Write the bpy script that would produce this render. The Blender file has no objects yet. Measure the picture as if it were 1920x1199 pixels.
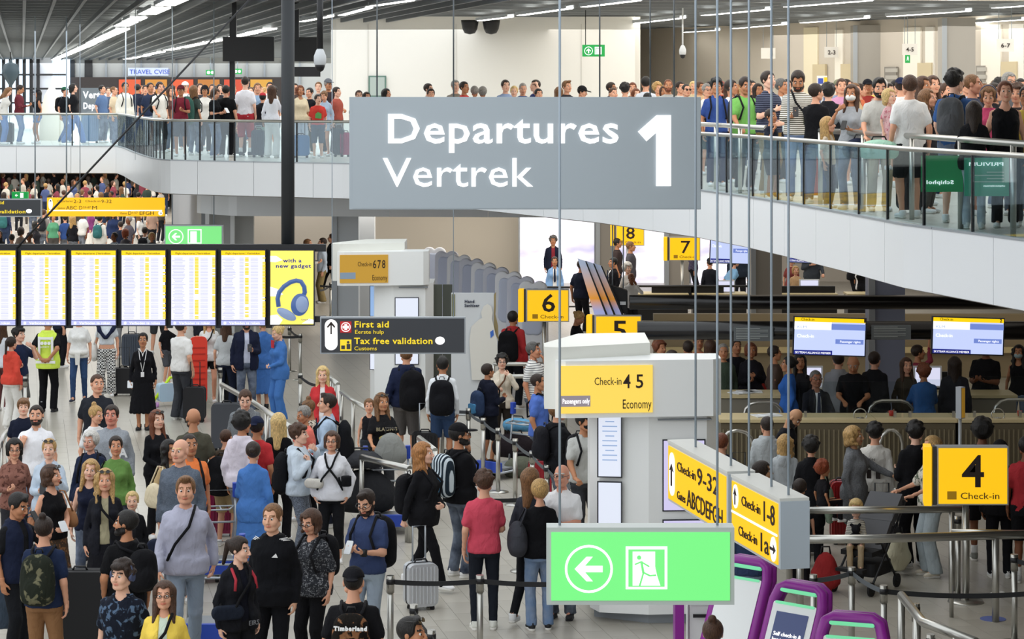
import bpy, math, random, numpy as np, openvdb
from math import pi, sin, cos, radians, sqrt, atan2, tan
from mathutils import Vector, Matrix
SC = bpy.context.scene; COL = SC.collection
R = random.Random(7)
# ------------------------------------------------------------------ camera, world, light
F = 4500.0; HZ = 165.0; CAMZ = 6.15; UP = 4.45; CEIL = 7.95      # focal length in pixels, horizon row, eye height, upper floor, ceiling
cam = bpy.data.cameras.new('camera'); camo = bpy.data.objects.new('camera', cam); COL.objects.link(camo)
camo.location = (0, 0, CAMZ); camo.rotation_euler = (pi/2, 0, 0)
cam.sensor_width = 36; cam.sensor_fit = 'HORIZONTAL'; cam.lens = F/1920*36; cam.shift_y = -(599.5-HZ)/1920
cam.clip_start = .5; cam.clip_end = 600
SC.camera = camo
SC.view_settings.view_transform = 'Standard'; SC.view_settings.look = 'None'; SC.view_settings.gamma = 1
SC.view_settings.use_curve_mapping = False
SC.view_settings.exposure = 0.0
SC.cycles.transparent_max_bounces = 40
W = bpy.data.worlds.new('daylight'); SC.world = W; W.use_nodes = True
W.node_tree.nodes['Background'].inputs[0].default_value = (.93, .97, 1, 1); W.node_tree.nodes['Background'].inputs[1].default_value = 1.55
def area(x, y, z, sx, sy, power, col=(1, 1, 1), rot=(0, 0, 0), name='ceiling_light_panel'):
    l = bpy.data.lights.new(name, 'AREA'); l.shape = 'RECTANGLE'; l.size = sx; l.size_y = sy; l.energy = power; l.color = col
    o = bpy.data.objects.new(name, l); o.location = (x, y, z); o.rotation_euler = rot; COL.objects.link(o); return o
LIGHTS = [(-12, 75, 7.75, 22, 36, 4200, (.95, .98, 1)), (10, 60, 7.75, 18, 26, 2100, (1, .97, .92)), (7, 38, 7.75, 12, 16, 1000, (1, .98, .95)),
          (-20, 128, 7.75, 34, 56, 12000, (.95, .98, 1)), (-18, 96, 3.6, 26, 44, 8000, (1, .97, .93)), (-1, 64, 3.05, 8, 10, 420, (1, .94, .86)), (-2.5, 73.8, 3.6, 1.6, 1.2, 55, (1, .95, .85)), (-.6, 73.8, 3.6, 1.6, 1.2, 55, (1, .95, .85)), (3.5, 72.5, 3.6, 9, 2, 60, (1, .95, .88)),
          (6, 66, 3.6, 12, 14, 600, (1, .96, .9)), (9, 48, 3.6, 12, 8, 170, (1, .88, .74)), (7.5, 36, 3.6, 6, 8, 60, (1, .92, .82))]
for a in LIGHTS: area(*a)

def s2l(c): return tuple(((v/255)/12.92 if v/255 <= .04045 else ((v/255+.055)/1.055)**2.4) for v in c)
def hexc(s):
    s = s.lstrip('#'); return s2l(tuple(int(s[i:i+2], 16) for i in (0, 2, 4)))
def at(px, py, Y): return Vector(((px-960)/F*Y, Y, CAMZ-(py-HZ)/F*Y))
def floorY(py, z=0.0): return (CAMZ-z)*F/(py-HZ)
# ------------------------------------------------------------------ materials
MC = {}
def nodes(m):
    m.use_nodes = True; nt = m.node_tree; return nt, nt.nodes['Principled BSDF']
def mat(name, col, rough=.6, metal=0., emit=0., alpha=1., spec=None, bump=0., bscale=40.):
    key = ('m', name, col, rough, metal, emit, alpha, bump, bscale)
    if key in MC: return MC[key]
    m = bpy.data.materials.new(name); nt, b = nodes(m)
    c = hexc(col) if isinstance(col, str) else col
    b.inputs['Base Color'].default_value = (*[v*(.3 if emit else 1) for v in c], 1); b.inputs['Roughness'].default_value = rough; b.inputs['Metallic'].default_value = metal
    if spec is not None: b.inputs['Specular IOR Level'].default_value = spec
    if emit: b.inputs['Emission Color'].default_value = (*c, 1); b.inputs['Emission Strength'].default_value = emit
    if bump:
        tc = nt.nodes.new('ShaderNodeTexCoord'); n = nt.nodes.new('ShaderNodeTexNoise'); n.inputs['Scale'].default_value = bscale; n.inputs['Detail'].default_value = 2
        bp = nt.nodes.new('ShaderNodeBump'); bp.inputs['Strength'].default_value = bump; bp.inputs['Distance'].default_value = .02
        nt.links.new(tc.outputs['Object'], n.inputs['Vector']); nt.links.new(n.outputs['Fac'], bp.inputs['Height']); nt.links.new(bp.outputs[0], b.inputs['Normal'])
    MC[key] = m; return m
def glass(name='clear_glass', tint=(.8, .88, .9), refl=.16, rough=.02):
    key = ('g', name, tint, refl)
    if key in MC: return MC[key]
    m = bpy.data.materials.new(name); m.use_nodes = True; nt = m.node_tree; nt.nodes.clear()
    o = nt.nodes.new('ShaderNodeOutputMaterial'); mx = nt.nodes.new('ShaderNodeMixShader'); t = nt.nodes.new('ShaderNodeBsdfTransparent'); g = nt.nodes.new('ShaderNodeBsdfGlossy')
    fr = nt.nodes.new('ShaderNodeLayerWeight'); fr.inputs[0].default_value = .5; pw = nt.nodes.new('ShaderNodeMath'); pw.operation = 'POWER'; pw.inputs[1].default_value = 4.; ml = nt.nodes.new('ShaderNodeMath'); ml.operation = 'MULTIPLY_ADD'; ml.inputs[1].default_value = .3; ml.inputs[2].default_value = refl*.5; nt.links.new(fr.outputs['Facing'], pw.inputs[0]); nt.links.new(pw.outputs[0], ml.inputs[0])
    t.inputs[0].default_value = (*tint, 1); g.inputs['Roughness'].default_value = rough; g.inputs[0].default_value = (.9, .95, 1, 1)
    nt.links.new(ml.outputs[0], mx.inputs[0]); nt.links.new(t.outputs[0], mx.inputs[1]); nt.links.new(g.outputs[0], mx.inputs[2]); nt.links.new(mx.outputs[0], o.inputs[0])
    MC[key] = m; return m
def fab(col, pat='', col2='#ffffff', name='fabric'):
    """cloth: plain, stripes, check, print, camo, heather ..."""
    key = ('f', col, pat, col2)
    if key in MC: return MC[key]
    m = bpy.data.materials.new(name); nt, b = nodes(m); N = nt.nodes.new; L = nt.links.new
    b.inputs['Roughness'].default_value = .85; b.inputs['Specular IOR Level'].default_value = .15
    c1, c2 = [(*[v*.86+.14*(.3*h[0]+.6*h[1]+.1*h[2]) for v in h], 1) for h in (hexc(col), hexc(col2))]
    tc = N('ShaderNodeTexCoord'); src = tc.outputs['Object']
    def ramp(a, pos=.5, w=.03):
        r = N('ShaderNodeValToRGB'); e = r.color_ramp.elements; e[0].position = max(0, pos-w); e[1].position = min(1, pos+w); e[0].color = c1; e[1].color = c2; L(a, r.inputs[0]); return r.outputs[0]
    if pat in ('stripes', 'finestripes', 'pinstripes', 'vstripes'):
        w = N('ShaderNodeTexWave'); w.bands_direction = 'Z' if pat != 'vstripes' else 'X'; w.inputs['Scale'].default_value = {'stripes': 7., 'finestripes': 12., 'pinstripes': 9., 'vstripes': 6.}[pat]; w.inputs['Distortion'].default_value = .3
        L(src, w.inputs['Vector']); out = ramp(w.outputs['Fac'], .85 if pat == 'pinstripes' else .55, .06)
    elif pat == 'check':
        k = N('ShaderNodeTexChecker'); k.inputs['Scale'].default_value = 34; k.inputs['Color1'].default_value = c1; k.inputs['Color2'].default_value = c2; L(src, k.inputs['Vector']); out = k.outputs[0]
    elif pat in ('floral', 'camo', 'print', 'leopard', 'dots', 'paisley'):
        n = N('ShaderNodeTexVoronoi' if pat in ('dots', 'leopard') else 'ShaderNodeTexNoise')
        n.inputs['Scale'].default_value = {'floral': 16, 'camo': 11, 'print': 22, 'leopard': 32, 'dots': 28, 'paisley': 26}[pat]
        if pat in ('dots', 'leopard'): o = n.outputs['Distance']; L(src, n.inputs['Vector']); out = ramp(o, .28 if pat == 'dots' else .42, .05)
        else:
            n.inputs['Detail'].default_value = 3; n.inputs['Distortion'].default_value = 2.2 if pat == 'paisley' else .6; L(src, n.inputs['Vector']); out = ramp(n.outputs['Fac'], .58, .03)
    elif pat == 'heather':
        n = N('ShaderNodeTexNoise'); n.inputs['Scale'].default_value = 60; n.inputs['Detail'].default_value = 4
        mp = N('ShaderNodeMapping'); mp.inputs['Scale'].default_value = (1, 1, 3); L(src, mp.inputs[0]); L(mp.outputs[0], n.inputs['Vector']); out = ramp(n.outputs['Fac'], .5, .18)
    elif pat == 'denim':
        n = N('ShaderNodeTexNoise'); n.inputs['Scale'].default_value = 5; n.inputs['Detail'].default_value = 3; L(src, n.inputs['Vector']); out = ramp(n.outputs['Fac'], .55, .25)
    else: out = None
    if out is not None: L(out, b.inputs['Base Color'])
    else: b.inputs['Base Color'].default_value = c1
    n2 = N('ShaderNodeTexNoise'); n2.inputs['Scale'].default_value = 9; n2.inputs['Detail'].default_value = 3; n2.inputs['Distortion'].default_value = .8
    mp2 = N('ShaderNodeMapping'); mp2.inputs['Scale'].default_value = (1.3, 1.3, .7); L(src, mp2.inputs[0]); L(mp2.outputs[0], n2.inputs['Vector'])
    bp = N('ShaderNodeBump'); bp.inputs['Strength'].default_value = .65; bp.inputs['Distance'].default_value = .035
    L(n2.outputs['Fac'], bp.inputs['Height']); L(bp.outputs[0], b.inputs['Normal'])
    MC[key] = m; return m
def hairmat(col):
    key = ('h', col)
    if key in MC: return MC[key]
    m = bpy.data.materials.new('hair'); nt, b = nodes(m); N = nt.nodes.new; L = nt.links.new; c = hexc(col)
    b.inputs['Roughness'].default_value = .5; b.inputs['Specular IOR Level'].default_value = .35
    tc = N('ShaderNodeTexCoord'); mp = N('ShaderNodeMapping'); mp.inputs['Scale'].default_value = (9, 9, 1.6); n = N('ShaderNodeTexNoise'); n.inputs['Scale'].default_value = 14; n.inputs['Detail'].default_value = 3; n.inputs['Distortion'].default_value = .5
    r = N('ShaderNodeValToRGB'); e = r.color_ramp.elements; e[0].position = .38; e[1].position = .64
    e[0].color = (*[v*.55 for v in c], 1); e[1].color = (*[min(1, v*1.35+.004) for v in c], 1)
    bp = N('ShaderNodeBump'); bp.inputs['Strength'].default_value = .8; bp.inputs['Distance'].default_value = .01
    L(tc.outputs['Object'], mp.inputs[0]); L(mp.outputs[0], n.inputs['Vector']); L(n.outputs['Fac'], r.inputs[0]); L(r.outputs[0], b.inputs['Base Color']); L(n.outputs['Fac'], bp.inputs['Height']); L(bp.outputs[0], b.inputs['Normal'])
    MC[key] = m; return m
def skinmat(col):
    m = mat('skin', col, .55, spec=.3); b = m.node_tree.nodes['Principled BSDF']
    return m
STEEL = mat('brushed_steel', '#b9b8b2', .28, .9); ALU = mat('aluminium', '#aab0b6', .4, .5); BLACK = mat('black_metal', '#15161a', .45); WHITE = mat('white_panel', '#dfe3e6', .45)
BLKPL = mat('black_plastic', '#101014', .5); RUBBER = mat('rubber', '#1a1a1c', .8); GREYP = mat('grey_panel', '#8b9197', .5)
CABLE = mat('steel_cable', '#97a3ae', .45)
# ------------------------------------------------------------------ object helpers
def obj(name, me, m=None, parent=None):
    o = bpy.data.objects.new(name, me); COL.objects.link(o)
    if m is not None and me is not None:
        ms = m if isinstance(m, (list, tuple)) else [m]
        for i, mm in enumerate(ms):
            if len(me.materials) <= i: me.materials.append(None)
            o.material_slots[i].link = 'OBJECT'; o.material_slots[i].material = mm
    if parent is not None: o.parent = parent
    return o
def tag(o, label=None, cat=None, group=None, kind=None):
    if label: o['label'] = label
    if cat: o['category'] = cat
    if group: o['group'] = group
    if kind: o['kind'] = kind
    return o
def thing(name, label, cat, loc=(0, 0, 0), rz=0., group=None, scale=1.):
    o = bpy.data.objects.new(name, None); COL.objects.link(o); o.location = loc; o.rotation_euler = (0, 0, rz); o.scale = (scale,)*3; o.empty_display_size = .2
    return tag(o, label, cat, group)
def mesh_np(name, V, Q, smooth=True, mi=None):
    """V (n,3), Q list/array of quads or tris (-1 pads)"""
    me = bpy.data.meshes.new(name); Q = np.asarray(Q, dtype=np.int32); V = np.asarray(V, dtype=np.float32)
    me.vertices.add(len(V)); me.vertices.foreach_set('co', V.ravel()); k = Q.shape[1]
    me.loops.add(Q.size); me.loops.foreach_set('vertex_index', Q.ravel()); me.polygons.add(len(Q)); me.polygons.foreach_set('loop_start', np.arange(0, Q.size, k, dtype=np.int32))
    if smooth: me.polygons.foreach_set('use_smooth', np.ones(len(Q), bool))
    if mi is not None: me.polygons.foreach_set('material_index', np.asarray(mi, dtype=np.int32))
    me.update(calc_edges=True); me.validate(); return me
class MB:
    """mesh builder: boxes, bars, tubes, lathes, prisms -> one mesh"""
    def __init__(s): s.v = []; s.f = []; s.sm = []
    def add(s, vs, fs, sm=False):
        n = len(s.v); s.v += [tuple(v) for v in vs]; s.f += [tuple(n+i for i in f) for f in fs]; s.sm += [sm]*len(fs); return s
    def box(s, c, d, rz=0., rx=0., ry=0.):
        x, y, z = d[0]/2, d[1]/2, d[2]/2; M = Matrix.Rotation(rz, 3, 'Z') @ Matrix.Rotation(ry, 3, 'Y') @ Matrix.Rotation(rx, 3, 'X')
        vs = [Vector(c)+M @ Vector((a, b, e)) for e in (-z, z) for a, b in ((-x, -y), (x, -y), (x, y), (-x, y))]
        return s.add(vs, [(3, 2, 1, 0), (4, 5, 6, 7), (0, 1, 5, 4), (1, 2, 6, 5), (2, 3, 7, 6), (3, 0, 4, 7)])
    def bbox(s, c, d, bev=.02, rz=0., n=3, ax='z'):
        """box with rounded vertical (ax) edges"""
        i = {'z': 0, 'y': 1, 'x': 2}[ax]; w, h, t = [(d[0], d[1], d[2]), (d[0], d[2], d[1]), (d[1], d[2], d[0])][i]; bev = min(bev, w/2-1e-4, h/2-1e-4)
        P = []
        for q, (sx, sy) in enumerate(((1, 1), (-1, 1), (-1, -1), (1, -1))):
            for k in range(n+1):
                a = q*pi/2+k*pi/2/n; P.append((sx*(w/2-bev)+bev*cos(a), sy*(h/2-bev)+bev*sin(a)))
        M = Matrix.Rotation(rz, 3, 'Z')
        def mk(p, e): return [Vector((p[0], p[1], e)), Vector((p[0], e, p[1])), Vector((e, p[0], p[1]))][i]
        vs = [Vector(c)+M @ mk(p, e) for e in (-t/2, t/2) for p in P]; m = len(P)
        fs = [tuple(range(m-1, -1, -1)), tuple(range(m, 2*m))]+[(k, (k+1) % m, m+(k+1) % m, m+k) for k in range(m)]
        return s.add(vs, fs)
    def tube(s, pts, r, n=8, cap=True, r2=None):
        pts = [Vector(p) for p in pts]; rings = []
        up = None
        for i, p in enumerate(pts):
            d = (pts[min(i+1, len(pts)-1)]-pts[max(i-1, 0)]).normalized()
            if up is None: up = Vector((0, 0, 1)) if abs(d.z) < .9 else Vector((1, 0, 0))
            a = d.cross(up).normalized(); b = a.cross(d).normalized(); up = b
            rr = r if r2 is None else r+(r2-r)*i/max(1, len(pts)-1)
            rings.append([p+rr*(cos(t*2*pi/n)*a+sin(t*2*pi/n)*b) for t in range(n)])
        vs = [v for rg in rings for v in rg]; fs = []
        for i in range(len(pts)-1):
            for t in range(n): fs.append((i*n+t, i*n+(t+1) % n, (i+1)*n+(t+1) % n, (i+1)*n+t))
        s.add(vs, fs, True)
        if cap: k = len(s.v)-len(vs); s.f += [tuple(k+t for t in range(n-1, -1, -1)), tuple(k+(len(pts)-1)*n+t for t in range(n))]; s.sm += [False, False]
        return s
    def cyl(s, c, r, h, n=16, r2=None): return s.lathe([(r, 0), (r if r2 is None else r2, h)], c, n)
    def lathe(s, prof, c=(0, 0, 0), n=16):
        c = Vector(c); vs = [c+Vector((r*cos(2*pi*k/n), r*sin(2*pi*k/n), z)) for r, z in prof for k in range(n)]; m = len(prof)
        fs = [(i*n+k, i*n+(k+1) % n, (i+1)*n+(k+1) % n, (i+1)*n+k) for i in range(m-1) for k in range(n)]
        s.add(vs, fs, True); b = len(s.v)-len(vs); s.f += [tuple(b+k for k in range(n-1, -1, -1)), tuple(b+(m-1)*n+k for k in range(n))]; s.sm += [False, False]; return s
    def prism(s, poly, t, M=None):
        """polygon (x,z) extruded t along y (centred), transformed by M"""
        M = M or Matrix.Identity(4); m = len(poly); vs = [M @ Vector((p[0], e, p[1])) for e in (-t/2, t/2) for p in poly]
        return s.add(vs, [tuple(range(m)), tuple(range(2*m-1, m-1, -1))]+[((k+1) % m, k, m+k, m+(k+1) % m) for k in range(m)])
    def slab(s, poly, z0, z1):
        m = len(poly); vs = [(p[0], p[1], z) for z in (z0, z1) for p in poly]
        return s.add(vs, [tuple(range(m-1, -1, -1)), tuple(range(m, 2*m))]+[(k, (k+1) % m, m+(k+1) % m, m+k) for k in range(m)])
    def mesh(s, name='m'):
        me = bpy.data.meshes.new(name); me.from_pydata(s.v, [], s.f); me.polygons.foreach_set('use_smooth', s.sm); me.update(); return me
    def build(s, name, m, parent=None, kind=None):
        o = obj(name, s.mesh(name), m, parent)
        if kind: o['kind'] = kind
        return o
def bx(name, c, d, m, parent=None, rz=0., kind=None, **k): return MB().box(c, d, rz, **k).build(name, m, parent, kind)
def text(s, size, loc, m, parent, rz=0., name='lettering', ext=.004, bold=0., align='LEFT', sx=1., rx=pi/2, ry=0., mirror=False, res=2):
    cu = bpy.data.curves.new(name, 'FONT'); cu.body = s; cu.size = size; cu.extrude = ext; cu.offset = bold*.55; cu.align_x = align; cu.resolution_u = res; cu.space_character = 1+bold*2/size
    tmp = bpy.data.objects.new('tmp', cu); COL.objects.link(tmp); me = bpy.data.meshes.new_from_object(tmp.evaluated_get(bpy.context.evaluated_depsgraph_get())); bpy.data.objects.remove(tmp); bpy.data.curves.remove(cu); me.name = name
    o = obj(name, me, m, parent); o.location = loc; o.rotation_euler = (rx, ry, rz); o.scale = (-sx if mirror else sx, 1, 1); return o
# ------------------------------------------------------------------ people: distance fields turned into one continuous surface
class Field:
    def __init__(s, lo, hi, vox):
        s.lo = np.array(lo, float); s.vox = vox; s.n = np.ceil((np.array(hi)-s.lo)/vox).astype(int)+1
        s.a = np.full(s.n, 1., np.float32); s.ax = [s.lo[i]+np.arange(s.n[i])*vox for i in range(3)]
    def _blk(s, lo, hi):
        i0 = np.clip(np.floor((np.array(lo)-s.lo)/s.vox).astype(int), 0, s.n); i1 = np.clip(np.ceil((np.array(hi)-s.lo)/s.vox).astype(int)+1, 0, s.n)
        sl = tuple(slice(a, b) for a, b in zip(i0, i1)); g = np.meshgrid(*[s.ax[i][sl[i]] for i in range(3)], indexing='ij', sparse=True); return sl, g
    def _un(s, sl, d, k):
        a = s.a[sl]
        if a.size == 0: return
        if k <= 0: s.a[sl] = np.minimum(a, d); return
        h = np.clip(.5+.5*(a-d)/k, 0, 1); r = a+(d-a)*h-k*h*(1-h); s.a[sl] = np.where(a > .5, np.minimum(d, a), r)
    def cap(s, p, q, r1, r2=None, k=.02, m=.06):
        r2 = r1 if r2 is None else r2; p = np.array(p, float); q = np.array(q, float); rm = max(r1, r2)+m
        sl, (X, Y, Z) = s._blk(np.minimum(p, q)-rm, np.maximum(p, q)+rm); d = q-p; L = max(1e-9, d @ d)
        t = np.clip(((X-p[0])*d[0]+(Y-p[1])*d[1]+(Z-p[2])*d[2])/L, 0, 1)
        s._un(sl, np.sqrt((X-p[0]-t*d[0])**2+(Y-p[1]-t*d[1])**2+(Z-p[2]-t*d[2])**2)-(r1+(r2-r1)*t), k)
    def ell(s, c, r, k=.02, m=.06, sub=False):
        c = np.array(c, float); r = np.array(r, float)*np.ones(3); sl, (X, Y, Z) = s._blk(c-r-m, c+r+m)
        q = np.sqrt(((X-c[0])/r[0])**2+((Y-c[1])/r[1])**2+((Z-c[2])/r[2])**2); g = np.sqrt(((X-c[0])/r[0]**2)**2+((Y-c[1])/r[1]**2)**2+((Z-c[2])/r[2]**2)**2)+1e-6
        d = q*(q-1)/g
        if sub:
            a = s.a[sl]; h = np.clip(.5-.5*(a+d)/k, 0, 1); s.a[sl] = a+(-d-a)*h+k*h*(1-h)
        else: s._un(sl, d, k)
    def prof(s, P, off=0., k=.03, zlo=None, zhi=None):
        """stack of ellipses: rows z,a,b,cy"""
        P = np.array(P, float); z0, z1 = P[0, 0]-.06, P[-1, 0]+.06; am = P[:, 1].max()+off+.08; bm = P[:, 2].max()+off+.14
        sl, (X, Y, Z) = s._blk((-am, -bm, z0), (am, bm, z1)); z = Z.ravel(); a = np.interp(z, P[:, 0], P[:, 1])+off; b = np.interp(z, P[:, 0], P[:, 2])+off; cy = np.interp(z, P[:, 0], P[:, 3])
        sh = (1, 1, -1); a = a.reshape(sh); b = b.reshape(sh); cy = cy.reshape(sh); q = (np.abs(X/a)**2.3+np.abs((Y-cy)/b)**2.3)**(1/2.3)
        d = (q-1)*np.minimum(a, b); zc = np.maximum(P[0, 0]-off-Z, Z-P[-1, 0]-off)
        s._un(sl, np.maximum(d, zc), k)
    def cut(s, fn): g = np.meshgrid(*s.ax, indexing='ij', sparse=True); s.a = np.maximum(s.a, fn(*g).astype(np.float32))
    def mesh(s):
        a = s.a.copy()
        for i in range(3):
            sl = [slice(None)]*3; sl[i] = 0; a[tuple(sl)] = 1; sl[i] = -1; a[tuple(sl)] = 1
        g = openvdb.FloatGrid(1.0); g.copyFromArray(np.minimum(a, 1.)); P, Q = g.convertToQuads(isovalue=0.)
        return P*s.vox+s.lo, Q[:, ::-1].astype(np.int32)
def join(parts):
    V = []; Q = []; M = []; n = 0
    for v, q, m in parts:
        V.append(v); Q.append(q+n); M.append(np.full(len(q), m) if np.isscalar(m) else m); n += len(v)
    return np.vstack(V), np.vstack(Q), np.concatenate(M)
HC = {}
def ball(c, r, n=8, mt=0):
    c = np.array(c); V = []; Q = []
    for i in range(n+1):
        for j in range(n*2): t = pi*(i/n*.98+.01); p = pi*j/n; V.append(c+r*np.array((sin(t)*cos(p), sin(t)*sin(p), cos(t))))
    for i in range(n):
        for j in range(n*2): a = i*n*2; Q.append((a+j, a+n*2+j, a+n*2+(j+1) % (n*2), a+(j+1) % (n*2)))
    return np.array(V), np.array(Q), mt
def head(sex, lod, beard=0, mouth=0):
    key = ('head', sex, lod, beard, mouth)
    if key in HC: return HC[key]
    f = Field((-.1, -.14, -.14), (.1, .13, .14), .0082 if lod == 0 else (.0115 if lod == 1 else .017)); w = {'m': 1., 'f': .94, 'c': .97}[sex]
    f.ell((0, .018, .03), (.076*w, .095, .086), 0); f.ell((0, -.022, -.03), (.06*w, .066, .08), .02)
    f.ell((0, -.068, -.09), (.026 if sex == 'm' else .019, .022, .021), .03)
    for s in (-1, 1):
        f.ell((s*.036*w, -.056, -.028), .03, .025); f.cap((s*.014, -.086, .03), (s*.048, -.07, .034), .007 if sex == 'm' else .006, k=.014)
        f.ell((s*.031, -.1, .007), (.016, .02, .008), .01, sub=True); f.ell((s*.079*w, .012, -.003), (.01, .02, .031), .008); f.cap((s*.058*w, .012, -.06), (s*.035, -.05, -.09), .016 if sex == 'm' else .01, k=.03)
        f.ell((s*.01, -.099, -.03), (.009, .01, .008), .008)
    f.cap((0, -.088, .018), (0, -.113, -.024), .008, .011, k=.012)
    f.cap((-.018, -.088, -.058), (0, -.095, -.057), .006, .0075, k=.008); f.cap((.018, -.088, -.058), (0, -.095, -.057), .006, .0075, k=.008)
    if beard: f.cap((-.03, -.08, -.085), (.03, -.08, -.085), .02, k=.02)
    V, Q = f.mesh(); C = V[Q].mean(1); mi = np.zeros(len(Q), int)
    lip = (C[:, 1] < -.075) & (np.abs(C[:, 0]) < .024) & (np.abs(C[:, 2]+.0575-.08*np.abs(C[:, 0])) < .0085); mi[lip] = 4
    bw = (C[:, 1] < -.055) & (np.abs(C[:, 0]) > .012) & (np.abs(C[:, 0]) < .054) & (np.abs(C[:, 2]-.038+.12*np.abs(np.abs(C[:, 0])-.03)) < .0042 + .0012*(sex == 'm')); mi[bw] = 3
    if beard:
        bd = (C[:, 1] < .02) & (C[:, 2] < -.038+.25*np.maximum(0, C[:, 1]+.07)) & ~lip & (C[:, 2] > -.125); bd &= ~((np.abs(C[:, 0]) < .02) & (C[:, 2] > -.04)); mi[bd] = 3
    parts = [(V, Q, mi)]
    if lod < 2:
        for s in (-1, 1):
            parts.append(ball((s*.031, -.0745, .007), .0125, 5 if lod == 0 else 3, 1)); parts.append(ball((s*.031, -.0815, .0065), .0085, 4 if lod == 0 else 3, 2))
    else:
        for s in (-1, 1): parts.append(ball((s*.032, -.084, .008), .008, 2, 2))
    if mouth: parts.append(ball((0, -.092, -.059), .0085, 4, 2))
    HC[key] = join(parts); return HC[key]
def hair(style, lod):
    key = ('hair', style, lod)
    if key in HC: return HC[key]
    lo, hi = (-.16, -.15, -.15), (.16, .16, .19)
    if style in ('long', 'wavy', 'verylong', 'pony', 'straight'): lo, hi = (-.19, -.15, -.5), (.19, .24, .17)
    f = Field(lo, hi, (.0125, .016, .024)[lod]); t = {'buzz': .004, 'short': .013, 'slick': .011, 'crop': .009, 'curly': .028, 'mop': .017, 'afro': .05, 'bun': .01, 'pony': .011, 'topbun': .011, 'fringe': .02, 'quiff': .012, 'elder': .024, 'receding': .008, 'bowl': .024}.get(style, .016)
    f.ell((0, .02, .032), (.077+t, .096+t, .087+t), 0)
    if style == 'quiff': f.cap((-.03, -.07, .11), (.03, -.07, .115), .022, k=.03)
    if style in ('fringe', 'bowl', 'mop'): f.ell((0, -.055, .085), (.07, .045, .035), .02)
    if style == 'slick': f.cap((-.03, -.06, .112), (.03, -.03, .12), .02, k=.03)
    dz = -.028 if style not in ('receding',) else .012
    X = lambda: None
    fx = {'fringe': .045, 'bowl': .048, 'mop': .05}.get(style, .068)
    if style in ('long', 'wavy', 'verylong', 'straight', 'bob', 'curlylong'):
        L = {'long': -.26, 'wavy': -.27, 'verylong': -.42, 'straight': -.3, 'bob': -.12, 'curlylong': -.14}[style]; L = max(L, lo[2]+.06)
        for s in (-1, 1):
            f.cap((s*.06, .03, .03), (s*.07, .01, L*.7), .045 if style != 'straight' else .036, .035, k=.03)
            if style not in ('bob',): f.cap((s*.07, .0, -.07), (s*.085, -.055, L*.92), .026, .022, k=.03)
        f.cap((0, .06, 0), (0, .085, L), .075, .05, k=.05)
        if style in ('curlylong', 'wavy'):
            rr = random.Random(3)
            for i in range(26): a = rr.uniform(.1, .9)*2*pi; z = rr.uniform(L, .06); x = .1*cos(a); y = abs(.1*sin(a))*.9; f.ell((x, y-.01, z), .03, .012)
        f.cut(lambda x, y, z: np.minimum(np.minimum(.056+np.maximum(0, .1*(z+.1))*0-np.abs(x), -.035-y), .07-z+.25*np.abs(x)-.0*x))
        if style != 'long' or True: f.ell((0, -.1, -.12), (.058, .1, .1), .015, sub=True)
        f.ell((0, 0, -.24), (.06, .055, .14), .01, sub=True)
    else:
        f.cut(lambda x, y, z: -(y*1.0+z*(1.0 if dz < 0 else 1.25)-dz) * .7)
        f.cut(lambda x, y, z: np.minimum(fx-z+np.abs(x)*.3, -.045-y))
    if style in ('curly', 'afro', 'mop'):
        rr = random.Random(5)
        for i in range(40):
            a = rr.uniform(0, 2*pi); b = rr.uniform(-.2, 1.4); rad = .085+t*.8; p = (rad*cos(a)*cos(b), .02+rad*1.1*sin(a)*cos(b), .035+rad*sin(b))
            if p[1]+p[2] > .01: f.ell(p, .02, .012)
    if style == 'bun': f.ell((0, .125, .03), .034, .01)
    if style == 'topbun': f.ell((0, .07, .135), .036, .01)
    if style == 'lowbun': f.ell((0, .11, -.045), .035, .01)
    if style == 'pony': f.ell((0, .12, .045), .028, .012); f.cap((0, .135, .04), (0, .16, -.17), .03, .018, k=.02)
    V, Q = f.mesh(); HC[key] = (V, Q); return HC[key]
def hat(style):
    key = ('hat', style)
    if key in HC: return HC[key]
    f = Field((-.14, -.24, -.05), (.14, .2, .17), .0125); f.ell((0, .02, .035), (.093, .112, .105), 0); f.cut(lambda x, y, z: (.045+.12*y)-z)
    if style == 'cap': f.ell((0, -.125, .052), (.065, .075, .011), .01)
    if style == 'capback': f.ell((0, .14, .045), (.06, .06, .011), .01)
    V, Q = f.mesh(); HC[key] = (V, Q); return HC[key]
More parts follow.
